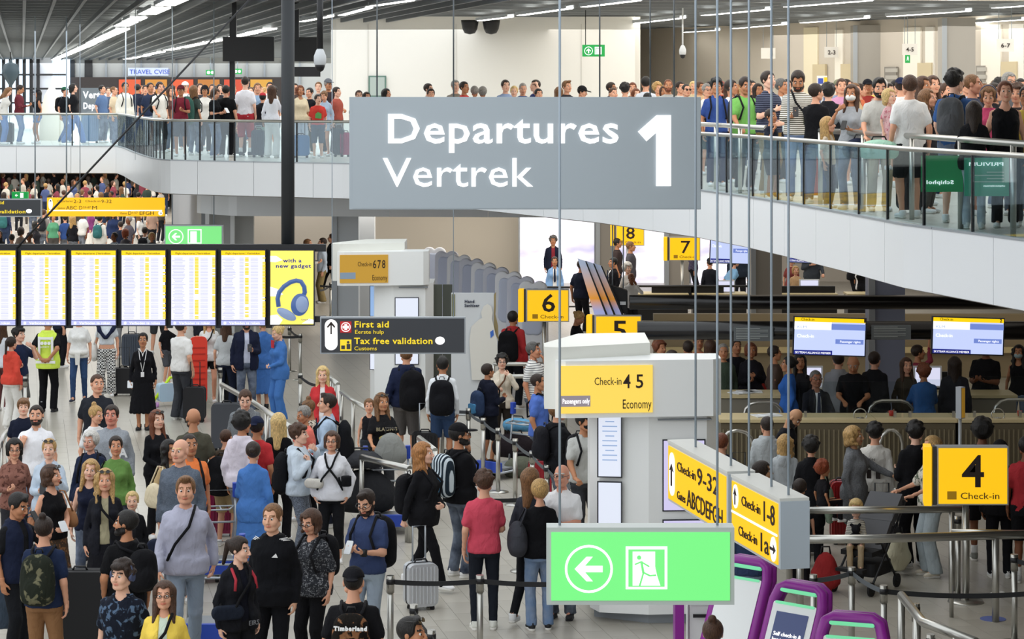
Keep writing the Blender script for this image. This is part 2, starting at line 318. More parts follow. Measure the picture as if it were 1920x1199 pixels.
def hand(kind, lod=0):
    """right hand template: wrist at origin, fingers along -z, palm facing +x (towards body), thumb towards -y"""
    key = ('hand', kind, lod)
    if key in HC: return HC[key]
    f = Field((-.09, -.09, -.22), (.11, .08, .05), .008 if lod == 0 else (.012 if lod == 1 else .018)); kk = .006
    f.cap((0, 0, .03), (0, 0, -.03), .026, .024, k=.01)
    for y in (-.026, -.01, .008, .024): f.cap((0, y*.6, -.02), (.004, y, -.085), .014, .011, k=.012)
    c = {'relax': (20, 30, 25), 'grip': (60, 75, 50), 'flat': (5, 8, 5), 'hold': (38, 50, 35)}[kind]
    for y, L in ((-.028, .040), (-.009, .045), (.010, .041), (.027, .032)):
        p = np.array((.004, y, -.085)); ang = 0; r = (.0095, .0115, .014)[lod]
        for j, a in enumerate(c):
            ang += radians(a); q = p+np.array((sin(ang), y*.12, -cos(ang)))*L*(1., .72, .55)[j]; f.cap(p, q, r, r*.92, k=kk); p = q; r *= .93
    p0 = np.array((.008, -.02, -.03)); p1 = np.array((.026, -.052, -.062)); p2 = p1+np.array((.02, -.004, -.03)) if kind != 'flat' else p1+np.array((.004, -.018, -.03)); f.cap(p0, p1, .014, .0105, k=.01); f.cap(p1, p2, .0105, .0085, k=.005)
    V, Q = f.mesh(); HC[key] = (V, Q); return HC[key]
def orient(V, origin, d, side):
    """template -z -> d, +x -> side (orthogonalised)"""
    d = np.array(d, float); d /= np.linalg.norm(d); s = np.array(side, float); s = s-d*(s @ d); s /= np.linalg.norm(s)+1e-9; z = -d; x = s; y = np.cross(z, x)
    return V @ np.stack([x, y, z])+np.array(origin)
def ik(a, t, l1, l2, pole):
    a = np.array(a, float); t = np.array(t, float); d = t-a; L = np.linalg.norm(d); mx = (l1+l2)*.995
    if L > mx: t = a+d/L*mx; d = t-a; L = mx
    L = max(L, abs(l1-l2)+.01); u = d/np.linalg.norm(d); x = (l1*l1-l2*l2+L*L)/(2*L); h = sqrt(max(0, l1*l1-x*x)); p = np.array(pole, float); p = p-u*(p @ u); p /= np.linalg.norm(p)+1e-9
    return a+u*x+p*h, t
#  wrist (x outwards, y, z), pole, hand kind, hand dir, palm side
ARMS = {
 'down': ((.228, -.01, .88), (.3, 1, 0), 'relax', (0, -.12, -1), (-1, 0, 0)),
 'swing': ((.25, -.17, .93), (.2, 1, 0), 'relax', (0, -.35, -1), (-1, 0, 0)),
 'swingb': ((.27, .14, .93), (.3, 1, 0), 'relax', (0, .1, -1), (-1, 0, 0)),
 'phone': ((.09, -.27, 1.14), (.5, .5, -1), 'hold', (-.6, -.75, .15), (-.2, 0, 1)),
 'phoneh': ((.1, -.27, 1.33), (.5, .2, -1), 'hold', (-.4, -.4, .8), (-.6, .6, 0)),
 'chest': ((.06, -.2, 1.22), (.8, .3, -1), 'relax', (-1, -.1, .25), (0, 1, 0)),
 'cross': ((-.02, -.2, 1.12), (1, .2, -.6), 'relax', (-1, 0, .0), (0, 1, 0)),
 'belly': ((.05, -.23, 1.02), (.8, .4, -1), 'relax', (-1, -.2, 0), (0, 1, 0)),
 'face': ((.07, -.16, 1.46), (.6, -.5, -1), 'relax', (-.4, .25, 1), (-.3, 1, 0)),
 'mouth': ((.12, -.2, 1.42), (.6, -.2, -1), 'hold', (-.8, .1, .5), (0, 1, .3)),
 'neck': ((.12, .02, 1.5), (1, -.3, -.3), 'relax', (-.6, .6, .3), (0, -.6, -1)),
 'head': ((.16, -.05, 1.68), (1, -.4, -.1), 'relax', (-.9, .1, .5), (0, .5, -1)),
 'back': ((.06, .2, .98), (1, .6, .1), 'relax', (-1, .1, -.2), (0, -1, 0)),
 'pocket': ((.21, -.06, .93), (.7, 1, 0), 'relax', (-.3, -.3, -1), (-1, 0, 0)),
 'pull': ((.27, .12, .87), (.3, 1, 0), 'grip', (.05, .3, -1), (-1, 0, 0)),
 'push': ((.22, -.36, 1.06), (.4, .6, -1), 'grip', (-.1, -1, -.1), (0, 0, -1)),
 'rail': ((.24, -.3, .98), (.5, .6, -.8), 'grip', (-.2, -1, -.2), (0, 0, -1)),
 'carry': ((.27, -.02, .86), (.3, 1, 0), 'grip', (0, 0, -1), (-1, 0, 0)),
 'strap': ((.15, -.17, 1.3), (.6, .1, -1), 'grip', (-.25, .1, 1), (0, 1, 0)),
 'shoulder': ((.13, -.13, 1.42), (.7, -.2, -1), 'grip', (-.2, .4, 1), (0, 1, 0)),
 'point': ((.25, -.5, 1.38), (.5, .3, -1), 'relax', (0, -1, .1), (-1, 0, 0)),
 'forward': ((.1, -.42, 1.3), (.6, .2, -1), 'relax', (-.2, -1, 0), (0, 0, -1)),
 'reach': ((.3, -.45, 1.1), (.4, .4, -1), 'grip', (0, -1, -.1), (0, 0, -1)),
 'type': ((.14, -.36, 1.1), (.6, .5, -.8), 'relax', (-.3, -1, -.1), (0, 0, -1)),
 'ear': ((.1, -.08, 1.58), (.6, -.5, -1), 'hold', (-.2, .2, 1), (-1, 0, 0)),
 'hipbag': ((.27, .0, 1.0), (.6, 1, 0), 'grip', (-.1, -.2, -1), (-1, 0, 0)),
 'up': ((.25, -.1, 1.75), (1, -.2, -.2), 'flat', (-.1, 0, 1), (0, -1, 0)),
}
LEGS = {'stand': ((.1, 0), (.1, .02)), 'walk': ((.08, -.3), (.08, .28)), 'walk2': ((.08, .26), (.08, -.28)), 'wide': ((.16, .0), (.16, .03)), 'step': ((.1, -.12), (.1, .12)), 'sit': ((.11, -.42), (.11, -.42)), 'close': ((.07, 0), (.07, .01))}
def torso_prof(sex, b):
    if sex == 'f': P = [(.84, .15, .11, .01), (.9, .172, .12, .012), (.98, .168, .115, .008), (1.08, .135, .098, 0), (1.16, .133, .1, 0), (1.27, .142, .112, -.008), (1.35, .14, .1, 0), (1.4, .115, .082, .008), (1.45, .072, .062, .012), (1.5, .05, .052, .012)]
    elif sex == 'c': P = [(.84, .14, .105, .0), (.92, .15, .11, 0), (1.05, .14, .108, -.005), (1.2, .142, .105, 0), (1.33, .138, .095, 0), (1.4, .11, .075, .005), (1.45, .07, .058, .01), (1.5, .05, .05, .01)]
    else: P = [(.84, .15, .11, .005), (.9, .162, .115, .005), (.98, .16, .112, 0), (1.08, .15, .105, -.003), (1.2, .16, .115, -.003), (1.32, .172, .12, 0), (1.38, .16, .105, .005), (1.42, .125, .085, .01), (1.46, .08, .068, .013), (1.5, .058, .058, .013)]
    P = np.array(P); w = np.clip((1.45-P[:, 0])/.15, 0, 1); P[:, 1] *= 1+(b-1)*w*(1 if sex != 'x' else 1); P[:, 2] *= 1+(b-1)*1.5*w; P[:, 3] -= (b-1)*.06*w; return P
class Sk:
    def __init__(s, sex, build, arms, legs, hs):
        s.sex, s.b = sex, build; s.dz = -.43 if legs == 'sit' else 0.; s.hw = .155 if sex == 'm' else .136; s.hw *= 1+(build-1)*.5
        s.sh = []; s.el = []; s.wr = []; s.hd = []
        for i, sd in enumerate((-1, 1)):
            w, p, k, d, pl = ARMS[arms[i]]; sh = np.array((sd*s.hw, .01, 1.385)); wt = np.array((w[0]*sd, w[1], w[2]))
            if build > 1.08 and arms[i] in ('down', 'swing', 'carry', 'pull', 'swingb', 'pocket'): wt[0] *= build
            e, t = ik(sh, wt, .285, .25, (p[0]*sd, p[1], p[2])); s.sh.append(sh); s.el.append(e); s.wr.append(t); s.hd.append((k, np.array((d[0]*sd, d[1], d[2])), np.array((pl[0]*sd, pl[1], pl[2]))))
        s.hip = []; s.kn = []; s.an = []
        for i, sd in enumerate((-1, 1)):
            hp = np.array((sd*.085, .01, .9+s.dz)); fx, fy = LEGS[legs][i]; az = .085 + (.05 if (legs.startswith('walk') and fy > .1) else 0); k, t = ik(hp, (sd*fx, fy, az), .42, .415, (sd*.12, -1, .1) if legs != 'sit' else (sd*.1, -1, .9))
            s.hip.append(hp); s.kn.append(k); s.an.append(t)
        s.legs = legs
def up3(p, dz): return (p[0], p[1], p[2]+dz)
def bounds(s, m=.12):
    P = np.array([*s.sh, *s.el, *s.wr, *s.kn, *s.an, (-.25, -.25, 0), (.25, .25, 1.55)]); return P.min(0)-m, P.max(0)+m
def f_arms(f, s, off, length, r=(.046, .04, .034, .026), flare=0.):
    off = off*(.55 if length < 2 and off > 0 else 1)
    g = 1+(s.b-1)*.7; r = [v*g*(.88 if s.sex != 'm' else 1) for v in r]
    for i in (0, 1):
        sh, el, wr = [p+np.array((0, 0, s.dz)) for p in (s.sh[i], s.el[i], s.wr[i])]; sd = (-1, 1)[i]
        f.cap((sd*.035, .015, 1.435+s.dz), sh+np.array((-sd*.01, 0, -.002)), r[0]*.5+off*.6, r[0]*.96+off*.8, k=.035)
        if length <= 0: continue
        if length < 1: q = sh+(el-sh)*min(1, length*1.6); f.cap(sh, q, r[0]+off, (r[1]+off)*1.06+flare, k=.02); continue
        f.cap(sh, el, r[0]+off, r[1]+off, k=.02); q = el+(wr-el)*min(1, length-.02); f.cap(el, q, r[1]+off, r[3]+off+flare if length < 2 else r[3], k=.01)
def f_legs(f, s, off, zmin=None, kind='slim'):
    g = (1+(s.b-1)*.8)*(.97 if s.sex == 'm' else .95)
    for i in (0, 1):
        hp, kn, an = s.hip[i], s.kn[i], s.an[i]
        f.cap(hp, kn, .082*g+off, .054*g+off*(1 if kind != 'wide' else 1.8), k=.025)
        if kind == 'skin': m = kn+(an-kn)*.3; f.cap(kn, m, .05*g, .053*g, k=.02); f.cap(m, an, .053*g, .034, k=.01); continue
        f.cap(kn, an+np.array((0, 0, -.02)), (.052*g+off)*(1 if kind != 'wide' else 1.15), {'slim': .042, 'reg': .056, 'wide': .085}[kind]*g+off*.6, k=.015)
def lean_v(V, s, lean):
    if lean: V = V.copy(); z = V[:, 2]-(.95+s.dz); w = np.maximum(0, z); V[:, 1] -= tan(radians(lean))*w; V[:, 2] -= w*(1-cos(radians(lean)))
    return V
def rot_head(V, yaw, pitch, roll, s, hs):
    M = np.array(Matrix.Rotation(radians(yaw), 3, 'Z') @ Matrix.Rotation(radians(pitch), 3, 'X') @ Matrix.Rotation(radians(roll), 3, 'Y'))
    piv = np.array((0, .012, -.095)); return ((V-piv)*hs) @ M.T+piv*1.0+np.array((0, 0, 1.635+s.dz-(.0)))
PM = {}
def cached(key, fn):
    if key not in PM: PM[key] = fn()
    return PM[key]
VOX = (.0232, .031, .044); VOB = (.0265, .033, .048)
def person_meshes(sex, build, arms, legs, lod, lean, yaw, pitch, roll, hs, beard, mouth, child=False):
    bk = (sex, build, arms, legs, child)
    s = cached(('sk',)+bk, lambda: Sk(sex, build, arms, legs, hs)); lo, hi = cached(('b',)+bk, lambda: bounds(s))
    def body():
        f = Field(lo, hi, VOB[lod]); P = torso_prof(sex, build)
        P[:, 0] += s.dz; f.prof(P, -.006); f_legs(f, s, 0, kind='skin')
        f.cap((0, .015, 1.46+s.dz), (0, .01, 1.58+s.dz), .054 if sex == 'm' else .044, k=.03)
        if sex == 'f':
            for sd in (-1, 1): f.ell((sd*.07, -.095*build, 1.26+s.dz), .05, .03)
        f_arms(f, s, 0, 2.); 
        for i in (0, 1): f.cap(s.an[i], s.an[i]+np.array((0, -.1, -.035)), .036, .025, k=.02)
        V, Q = f.mesh(); return V, Q
    bV, bQ = cached(('body', lod)+bk, body); parts = [(lean_v(bV, s, lean), bQ, 0)]
    for i, sd in enumerate((-1, 1)):
        k, d, pl = s.hd[i]; V, Q = hand(k, lod)
        if sd > 0: V = V*np.array((1, -1, 1)); Q = Q[:, ::-1]
        # template palm +x, thumb -y ; for both hands side vector = palm normal
        V = orient(V*(.96 if sex == 'm' else .88), s.wr[i]+np.array((0, 0, s.dz)), d, pl); parts.append((lean_v(V, s, lean), Q, 0))
    hV, hQ, hm = head(sex, lod, beard, mouth); parts.append((lean_v(rot_head(hV, yaw, pitch, roll, s, hs), s, lean), hQ, hm))
    return s, bk, parts
TOPS = {'inner': (0., .008, .9, .03, None),  # sleeve, offset, hem, neck drop, collar
 'tee': (.42, .016, .86, .0, None), 'fit': (.42, .01, .9, .0, None), 'long': (1., .014, .88, 0, None), 'tank': (0., .008, .88, .07, None), 'polo': (.42, .016, .88, .02, 'polo'), 'shirt': (1., .016, .84, .03, 'polo'), 'sshirt': (.45, .02, .84, .05, 'polo'),
 'hoodie': (1., .03, .86, 0, 'hood'), 'sweat': (1., .024, .87, 0, None), 'jacket': (1., .03, .82, 0, 'polo'), 'blazer': (1., .024, .78, .02, 'polo'), 'puffer': (1., .042, .82, 0, 'hood'), 'vest': (0., .03, .84, .02, 'polo'), 'crop': (.35, .012, 1.04, .0, None),
 'cardigan': (1., .02, .76, .02, None), 'blouse': (.55, .024, .84, .07, None), 'dress': (.35, .014, .8, .03, None), 'threeq': (1.35, .014, .84, .04, None), 'hivis': (0., .034, .8, .05, None), 'coat': (1., .03, .6, 0, 'polo')}
def top_mesh(s, bk, kind, lod, opn, lean, off2=0.):
    sl, off, hem, nd, colr = TOPS[kind]; off += off2; lo, hi = cached(('b',)+bk, None)
    def mk():
        f = Field(lo, hi, VOX[lod]); P = torso_prof(s.sex, s.b); P = P[:-1]; P[:, 0] += s.dz; hz = hem+s.dz
        P[:, 1] *= np.where(P[:, 0]-s.dz < 1.0, 1.07, 1.); P[:, 2] *= np.where(P[:, 0]-s.dz < 1.0, 1.1, 1.); f.prof(P, off)
        if hem < .84 and s.legs != 'sit': f.cap((-.05, .005, hem+.02), (-.05, .005, .95), .13*s.b+off*.5, k=.04); f.cap((.05, .005, hem+.02), (.05, .005, .95), .13*s.b+off*.5, k=.04)
        if s.sex == 'f':
            for sd in (-1, 1): f.ell((sd*.07, -.095*s.b, 1.26+s.dz), .05+off, .04)
        if kind in ('hoodie', 'sweat', 'jacket', 'puffer', 'blouse'): f.prof(np.array([(hz+.04, .172*s.b, .125*s.b, 0), (hz+.12, .176*s.b, .13*s.b, 0)]), off, k=.05)
        f_arms(f, s, off, sl, flare=.012 if sl < 1 else (.006 if kind in ('hoodie', 'sweat', 'jacket', 'puffer') else .0))
        g = np.meshgrid(*f.ax, indexing='ij', sparse=True); A = .0035 if kind != 'puffer' else .001
        f.a = f.a+A*(np.sin(g[0]*38+g[2]*23)*np.sin(g[2]*41+g[1]*19)+.6*np.sin(g[2]*60-g[0]*31+g[1]*44)).astype(np.float32)
        if kind == 'puffer': f.a = f.a+.009*np.abs(np.sin(g[2]*55)).astype(np.float32)
        if hem > .7: f.cut(lambda x, y, z: np.where(np.abs(x) < .24, hz-z, -1.))
        if sl < .9 and sl > 0: pass
        f.ell((0, -.03, 1.515+s.dz), (.062, .075, .05+nd), .006, sub=True)
        if colr == 'hood':
            for a in range(9): t = pi*a/8; f.cap((.085*cos(t), .02+.075*sin(t), 1.475+.0*t+s.dz), (.06*cos(t), .05+.08*sin(t), 1.45+s.dz), .03, k=.01)
            f.ell((0, .115, 1.40+s.dz), (.09, .05, .085), .03)
        if colr == 'polo':
            for a in range(13): t = -pi*.32+pi*1.64*a/12; f.cap((.064*cos(t), .012+.064*sin(t), 1.475+s.dz), (.058*cos(t), .012+.06*sin(t), 1.505+s.dz-.012*(sin(t) < 0)), .011, k=.004)
        if opn: f.cut(lambda x, y, z: np.where(y < -.02, (.035+.02*np.clip((1.4-z+s.dz)/.5, 0, 1))*opn-np.abs(x), -1.) + 0*z)
        V, Q = f.mesh(); return mesh_np('top', lean_v(V, s, lean), Q)
    return cached(('top', kind, lod, opn, lean, off2)+bk, mk)
BOT = {'slim': ('slim', .012, .06), 'jeans': ('reg', .014, .06), 'trousers': ('reg', .018, .06), 'wide': ('wide', .02, .05), 'shorts': ('reg', .028, .5), 'longshorts': ('reg', .03, .42), 'minishorts': ('reg', .02, .68), 'cropped': ('reg', .016, .2)}
def bot_mesh(s, bk, kind, lod):
    lo, hi = cached(('b',)+bk, None)
    def mk():
        f = Field(lo, hi, VOX[lod]); P = torso_prof(s.sex, s.b)[:3]; P[:, 0] += s.dz
        if kind in ('skirt', 'midi', 'maxi', 'mini'):
            z0 = {'skirt': .5, 'midi': .32, 'maxi': .1, 'mini': .62}[kind]; w = {'skirt': .215, 'midi': .24, 'maxi': .27, 'mini': .2}[kind]*s.b
            f.prof(np.array([(z0, w, w*.78, 0), (.8, .185*s.b, .135*s.b, 0), (.9, .178*s.b, .13*s.b, .01), (1.0, .15*s.b, .108*s.b, 0)])+np.array((s.dz if s.dz else 0, 0, 0, 0)), .006)
        else:
            ck, off, zc = BOT[kind]; f.prof(P, off); f_legs(f, s, off, kind=ck); f.cut(lambda x, y, z: z-(.965+s.dz))
            if zc > .1: f.cut(lambda x, y, z: zc+(s.dz*.6 if s.legs == 'sit' else 0)-z)
            else: f.cut(lambda x, y, z: zc-z)
        g = np.meshgrid(*f.ax, indexing='ij', sparse=True); f.a = f.a+.003*(np.sin(g[2]*50+g[0]*30)*np.sin(g[2]*27+g[1]*40)).astype(np.float32)
        if kind in ('maxi', 'midi'): f.a = f.a+(.01*np.sin(np.arctan2(g[1], g[0])*14)*np.clip((.8-g[2])*2, 0, 1)).astype(np.float32)
        V, Q = f.mesh(); return mesh_np('bottom', V, Q)
    return cached(('bot', kind, lod)+bk, mk)
def shoe_mesh(lod):
    def mk():
        v = (.012, .016, .022)[lod]; f = Field((-.07, -.2, -.02), (.07, .1, .14), v)
        f.ell((0, -.1, .035), (.044, .075, .035), 0); f.ell((0, .0, .05), (.038, .065, .045), .03); f.cap((0, .015, .06), (0, .015, .105), .042, .046, k=.02); f.cut(lambda x, y, z: .02-z)
        f.cut(lambda x, y, z: z-.105)
        V, Q = f.mesh(); g = Field((-.07, -.2, -.02), (.07, .1, .06), v); g.cap((0, -.115, .012), (0, .03, .012), .045, .04, k=0); g.cut(lambda x, y, z: np.maximum(.0-z, z-.03)); V2, Q2 = g.mesh()
        V, Q, M = join([(V, Q, 0), (V2, Q2, 1)]); return mesh_np('shoe', V, Q, mi=M)
    return cached(('shoe', lod), mk)
SKIN = {'l': '#d9a184', 'p': '#e3b49c', 't': '#b67e5c', 'b': '#7c4d34', 'd': '#4e3022'}
HAIRC = {'black': '#15110f', 'dark': '#2a1c14', 'brown': '#4a3020', 'light': '#7a5636', 'auburn': '#6e3a20', 'blond': '#b8935c', 'fair': '#d6b87c', 'grey': '#8d8a85', 'white': '#c9c6c0', 'red': '#8c3f1e', 'ginger': '#a5703f', 'salt': '#5c5a58'}
PEOPLE = []
def person(px, py=None, h=1.75, face=0, sex='m', hairs='short', hc='dark', skin='l', top='tee', tc='#333333', tp='', tc2='#ffffff', bot='jeans', bc='#2b3547', bp='denim', bc2=None, shoes='#e8e8e8', arms=('down', 'down'), legs='stand', build=1., lean=0, yaw=0, pitch=0, roll=0,
           beard=0, mouth=0, inner=None, ex='', lod=0, Y=None, z=0., label='', group=None, hatc='#1a1a1e', name=None, feet=None):
    if feet: Y = (CAMZ-z)*F/(feet-HZ)
    if Y is None: Y = F*(CAMZ-z-h)/(py-HZ)
    X = (px-960)/F*Y; sc = h/1.75; child = h < 1.5; sx = 'c' if child and sex == 'm' else ('c' if child else sex); hs = 1+(1.75/h-1)*.72 if child else 1.08
    ex = ex.split(); arms = tuple(arms) if not isinstance(arms, str) else (arms, arms)
    nm = 'person'
    root = thing(nm, label, 'person', (X, Y, z), radians(face), group, sc)
    s, bk, parts = person_meshes(sx, round(build, 2), arms, legs, lod, lean, yaw, pitch, roll, round(hs, 2), beard, mouth, child)
    hairm = hairmat(HAIRC.get(hc, hc)); BK = (bk, lod, lean, yaw, pitch, roll, round(hs, 2)); bm_ = cached(('bm', beard, mouth)+BK, lambda: (lambda j: mesh_np('body', j[0], j[1], mi=j[2]))(join(parts))); sk = skinmat(SKIN.get(skin, skin))
    skc = hexc(SKIN.get(skin, skin)); lip = mat('lips', tuple(np.array(skc)*np.array((.8, .48, .46))), .5)
    o = obj('body', bm_, [sk, mat('eye', '#d8d4ce', .3), mat('iris', '#241a14', .2), hairm, lip], root)
    tk = top
    if inner: ii = inner.split(','); obj('shirt', top_mesh(s, bk, 'inner', lod, 0, lean, 0.), fab(ii[0] if ii[0][0] == '#' else ii[1]), root)
    if 'under' in ex: obj('undershirt', top_mesh(s, bk, 'tee', lod, 0, lean, .0), fab('#17181c'), root)
    obj({'tee': 'shirt', 'fit': 'shirt', 'long': 'shirt', 'polo': 'shirt', 'tank': 'shirt', 'sshirt': 'shirt', 'hivis': 'safety_vest', 'crop': 'shirt', 'threeq': 'shirt', 'sweat': 'sweater'}.get(tk, tk), top_mesh(s, bk, tk, lod, (1. if inner else 0), lean), fab(tc, tp, tc2), root)
    if bot: obj({'slim': 'trousers', 'wide': 'trousers', 'midi': 'skirt', 'maxi': 'skirt', 'mini': 'skirt', 'longshorts': 'shorts', 'minishorts': 'shorts', 'cropped': 'trousers'}.get(bot, bot), bot_mesh(s, bk, bot, lod), fab(bc, bp if (bot == 'jeans' or bp != 'denim') else '', bc2 or '#8a96a8'), root)
    for i in (0, 1):
        a = s.an[i]; so = obj('shoe', shoe_mesh(lod), [mat('shoe', shoes, .6), mat('sole', '#d9d6cf' if shoes != '#15151a' else '#202024', .7)], root); so.location = (a[0], a[1], a[2]-.085); so.rotation_euler = (0, 0, (-.15, .15)[i])
        if 'socks' in ex: obj('sock', MB().cyl((a[0], a[1]+.0, a[2]-.02), .042, .13, 12).mesh('sock'), fab('#e6e6e4'), root)
    HT = lambda V: lean_v(rot_head(np.asarray(V, float), yaw, pitch, roll, s, round(hs, 2)), s, lean)
    def hpart(nmx, V, Q, m, key=None): return obj(nmx, cached((nmx, key)+BK, lambda: mesh_np(nmx, HT(V), Q)), m, root)
    if hairs and hairs != 'bald': V, Q = hair(hairs, lod); hpart('hair', V, Q, hairm, hairs)
    for e in ex:
        if e in ('cap', 'capback', 'beanie'): V, Q = hat(e); hpart('cap' if e != 'beanie' else 'beanie', V, Q, fab(hatc), e)
        if e in ('glasses', 'sunhead', 'shades'):
            m = MB(); zz, yy = (.01, -.108) if e != 'sunhead' else (.105, -.075)
            for sd in (-1, 1):
                if e == 'glasses': m.tube([(sd*.033+.02*cos(t*pi/6), yy, zz+.016*sin(t*pi/6)) for t in range(13)], .0028, 5)
                else: m.add([(sd*.033+.023*cos(t*pi/6), yy+(.0 if e == 'shades' else .01*sin(t*pi/6)), zz+.018*sin(t*pi/6)) for t in range(12)]+[(sd*.033+.023*cos(t*pi/6), yy+.006, zz+.018*sin(t*pi/6)) for t in range(12)], [tuple(range(12)), tuple(range(23, 11, -1))]+[((k+1) % 12, k, 12+k, 12+(k+1) % 12) for k in range(12)])
                m.tube([(sd*.055, yy, zz), (sd*.075, yy+.03, zz+.0), (sd*.082, yy+.11, zz-.0)], .003, 5)
            m.tube([(-.013, yy, zz), (.013, yy, zz)], .003, 5); me = m.mesh('glasses'); co = np.array([v.co for v in me.vertices]); co = HT(co)
            me.vertices.foreach_set('co', co.astype(np.float32).ravel()); obj('glasses' if e == 'glasses' else 'sunglasses', me, mat('spectacle_frame', '#17120f', .3), root)
        if e == 'headphones':
            m = MB(); m.tube([(.1*cos(t*pi/12), .015, .02+.115*sin(t*pi/12)) for t in range(13)], .008, 6)
            for sd in (-1, 1): m.bbox((sd*.095, .012, -.003), (.03, .06, .075), .028, ax='x')
            me = m.mesh('headphones'); co = HT(np.array([v.co for v in me.vertices])); me.vertices.foreach_set('co', co.astype(np.float32).ravel()); obj('headphones', me, mat('headphone_shell', '#3a4566', .4), root)
        if e in ('mask', 'maskb', 'maskw'):
            f = Field((-.09, -.15, -.12), (.09, .02, .03), .009); f.ell((0, -.045, -.045), (.068, .075, .05), 0); f.cut(lambda x, y, z: np.maximum(z+.012, y+.03)); V, Q = f.mesh(); hpart('face_mask', V, Q, fab({'mask': '#9fb8bd', 'maskb': '#1b1c20', 'maskw': '#e4e4e0'}[e]))
        if e == 'lanyard':
            m = MB(); pts = [(-.07, -.07, 1.46), (-.05, -.14, 1.32), (0, -.152, 1.08)]; m.tube(pts, .007, 5); m.tube([(-p[0], p[1], p[2]) for p in pts], .007, 5); m.box((0, -.16, 1.03), (.06, .006, .09)); m.build('lanyard', fab('#e8e8ea'), root)
        if e in ('tie', 'scarf'): MB().prism([(-.02, 1.45), (.02, 1.45), (.03, 1.1), (0, 1.06), (-.03, 1.1)] if e == 'tie' else [(-.06, 1.5), (.06, 1.5), (.05, 1.36), (-.05, 1.36)], .012, Matrix.Translation((0, -.14, s.dz))).build('tie' if e == 'tie' else 'scarf', fab('#1a2440' if e == 'tie' else '#c22433'), root)
        if e == 'belt': MB().lathe([(.165*build, 0), (.165*build, .035)], (0, 0, .98), 20).build('belt', BLKPL, root)
        if e == 'waistjumper': MB().lathe([(.19*build, 0), (.2*build, .05), (.18*build, .09)], (0, 0, .93), 18).prism([(-.05, .98), (.05, .98), (.04, .74), (-.04, .74)], .03, Matrix.Translation((0, -.19, 0))).build('tied_sweater', fab('#e6e4e0'), root)
        if e == 'neckjumper':
            f = Field((-.28, -.25, 1.15), (.28, .25, 1.55), .016); 
            for sd in (-1, 1): f.cap((sd*.03, .13, 1.42), (sd*.17, .05, 1.43), .05, k=.02); f.cap((sd*.17, .05, 1.43), (sd*.13, -.13, 1.34), .045, k=.02); f.cap((sd*.13, -.14, 1.34), (sd*.02, -.17, 1.2), .035, k=.02)
            V, Q = f.mesh(); obj('draped_sweater', mesh_np('draped_sweater', V, Q), fab('#1d2440'), root)
    root['_s'] = 0; del root['_s']; PEOPLE.append((root, s, sc, face, lean)); return root, s
def place_on(root, lv, V=None):
    """world point of a point given in the person's own coordinates"""
    M = Matrix.Translation(root.location) @ Matrix.Rotation(root.rotation_euler.z, 4, 'Z') @ Matrix.Diagonal((root.scale[0],)*3+(1,)); return M @ Vector(lv)
# ------------------------------------------------------------------ the building
UX, UY = -.2, .98                       # the building's long axis on plan; everything is set out along it
def fl(px, py, z=0.): return at(px, py, floorY(py, z))
# floor
def floor_mat(name, base, joint):
    m = bpy.data.materials.new(name); nt, b = nodes(m); N = nt.nodes.new; L = nt.links.new
    tc = N('ShaderNodeTexCoord'); n = N('ShaderNodeTexNoise'); n.inputs['Scale'].default_value = .35; n.inputs['Detail'].default_value = 4; L(tc.outputs['Object'], n.inputs['Vector'])
    r = N('ShaderNodeValToRGB'); e = r.color_ramp.elements; e[0].position = .35; e[1].position = .7; e[0].color = (*hexc(base[0]), 1); e[1].color = (*hexc(base[1]), 1); L(n.outputs['Fac'], r.inputs[0])
    if joint:
        mp = N('ShaderNodeMapping'); mp.inputs['Rotation'].default_value = (0, 0, -atan2(-UX, UY)+pi/2); br = N('ShaderNodeTexBrick'); br.inputs['Scale'].default_value = 1; br.inputs['Brick Width'].default_value = .6; br.inputs['Row Height'].default_value = .3; br.inputs['Mortar Size'].default_value = .006; br.inputs['Mortar Smooth'].default_value = .3
        br.inputs['Mortar'].default_value = (*hexc(joint), 1); L(tc.outputs['Object'], mp.inputs[0]); L(mp.outputs[0], br.inputs['Vector']); L(r.outputs[0], br.inputs['Color1']); L(r.outputs[0], br.inputs['Color2']); L(br.outputs[0], b.inputs['Base Color'])
    else: L(r.outputs[0], b.inputs['Base Color'])
    b.inputs['Roughness'].default_value = .3; b.inputs['Specular IOR Level'].default_value = .5; return m
FLM = floor_mat('floor_tile', ('#a8a398', '#b6b1a6'), ''); FLJ = mat('floor_joint', '#6d675f', .8); FLF = floor_mat('floor_far', ('#a8a398', '#b4afa4'), '#8f8a80')
fo = MB().slab([(-60, 8), (45, 8), (45, 230), (-60, 230)], -.4, 0).build('floor', FLJ, kind='structure')
MB().add([(-60, 44.5, .0012), (45, 44.5, .0012), (45, 230, .0012), (-60, 230, .0012)], [(0, 1, 2, 3)]).build('far_tiles', FLF, fo, 'stuff')
tm = MB().box((0, 0, .0015), (.296, .596, .003)).mesh('tile'); tiles = []; ang = atan2(-UX, UY); cu, su = cos(ang), sin(ang)
for i in range(-90, 90):
    for j in range(20, 100):
        a, b = i*.3, j*.6+(.3 if i % 2 else 0); x, y = a*cu-b*su, a*su+b*cu
        if 14 < y < 46 and -.236*y-.3 < x < .236*y+.4: tiles.append((x, y))
seen = sorted(tiles, key=lambda t: (abs(960+t[0]/t[1]*F-900) > 370 or not (1010 < HZ+F*CAMZ/t[1] < 1215), t[1] if 27 < t[1] else 99)); k = 0
rest = MB()
for n_, (x, y) in enumerate(seen):
    if n_ < 290: o = obj('tile', tm, FLM, fo); o.location = (x, y, 0); o.rotation_euler.z = ang
    else: rest.box((x, y, .0015), (.296, .596, .003), rz=ang)
rest.build('tiles', FLM, fo, 'stuff')
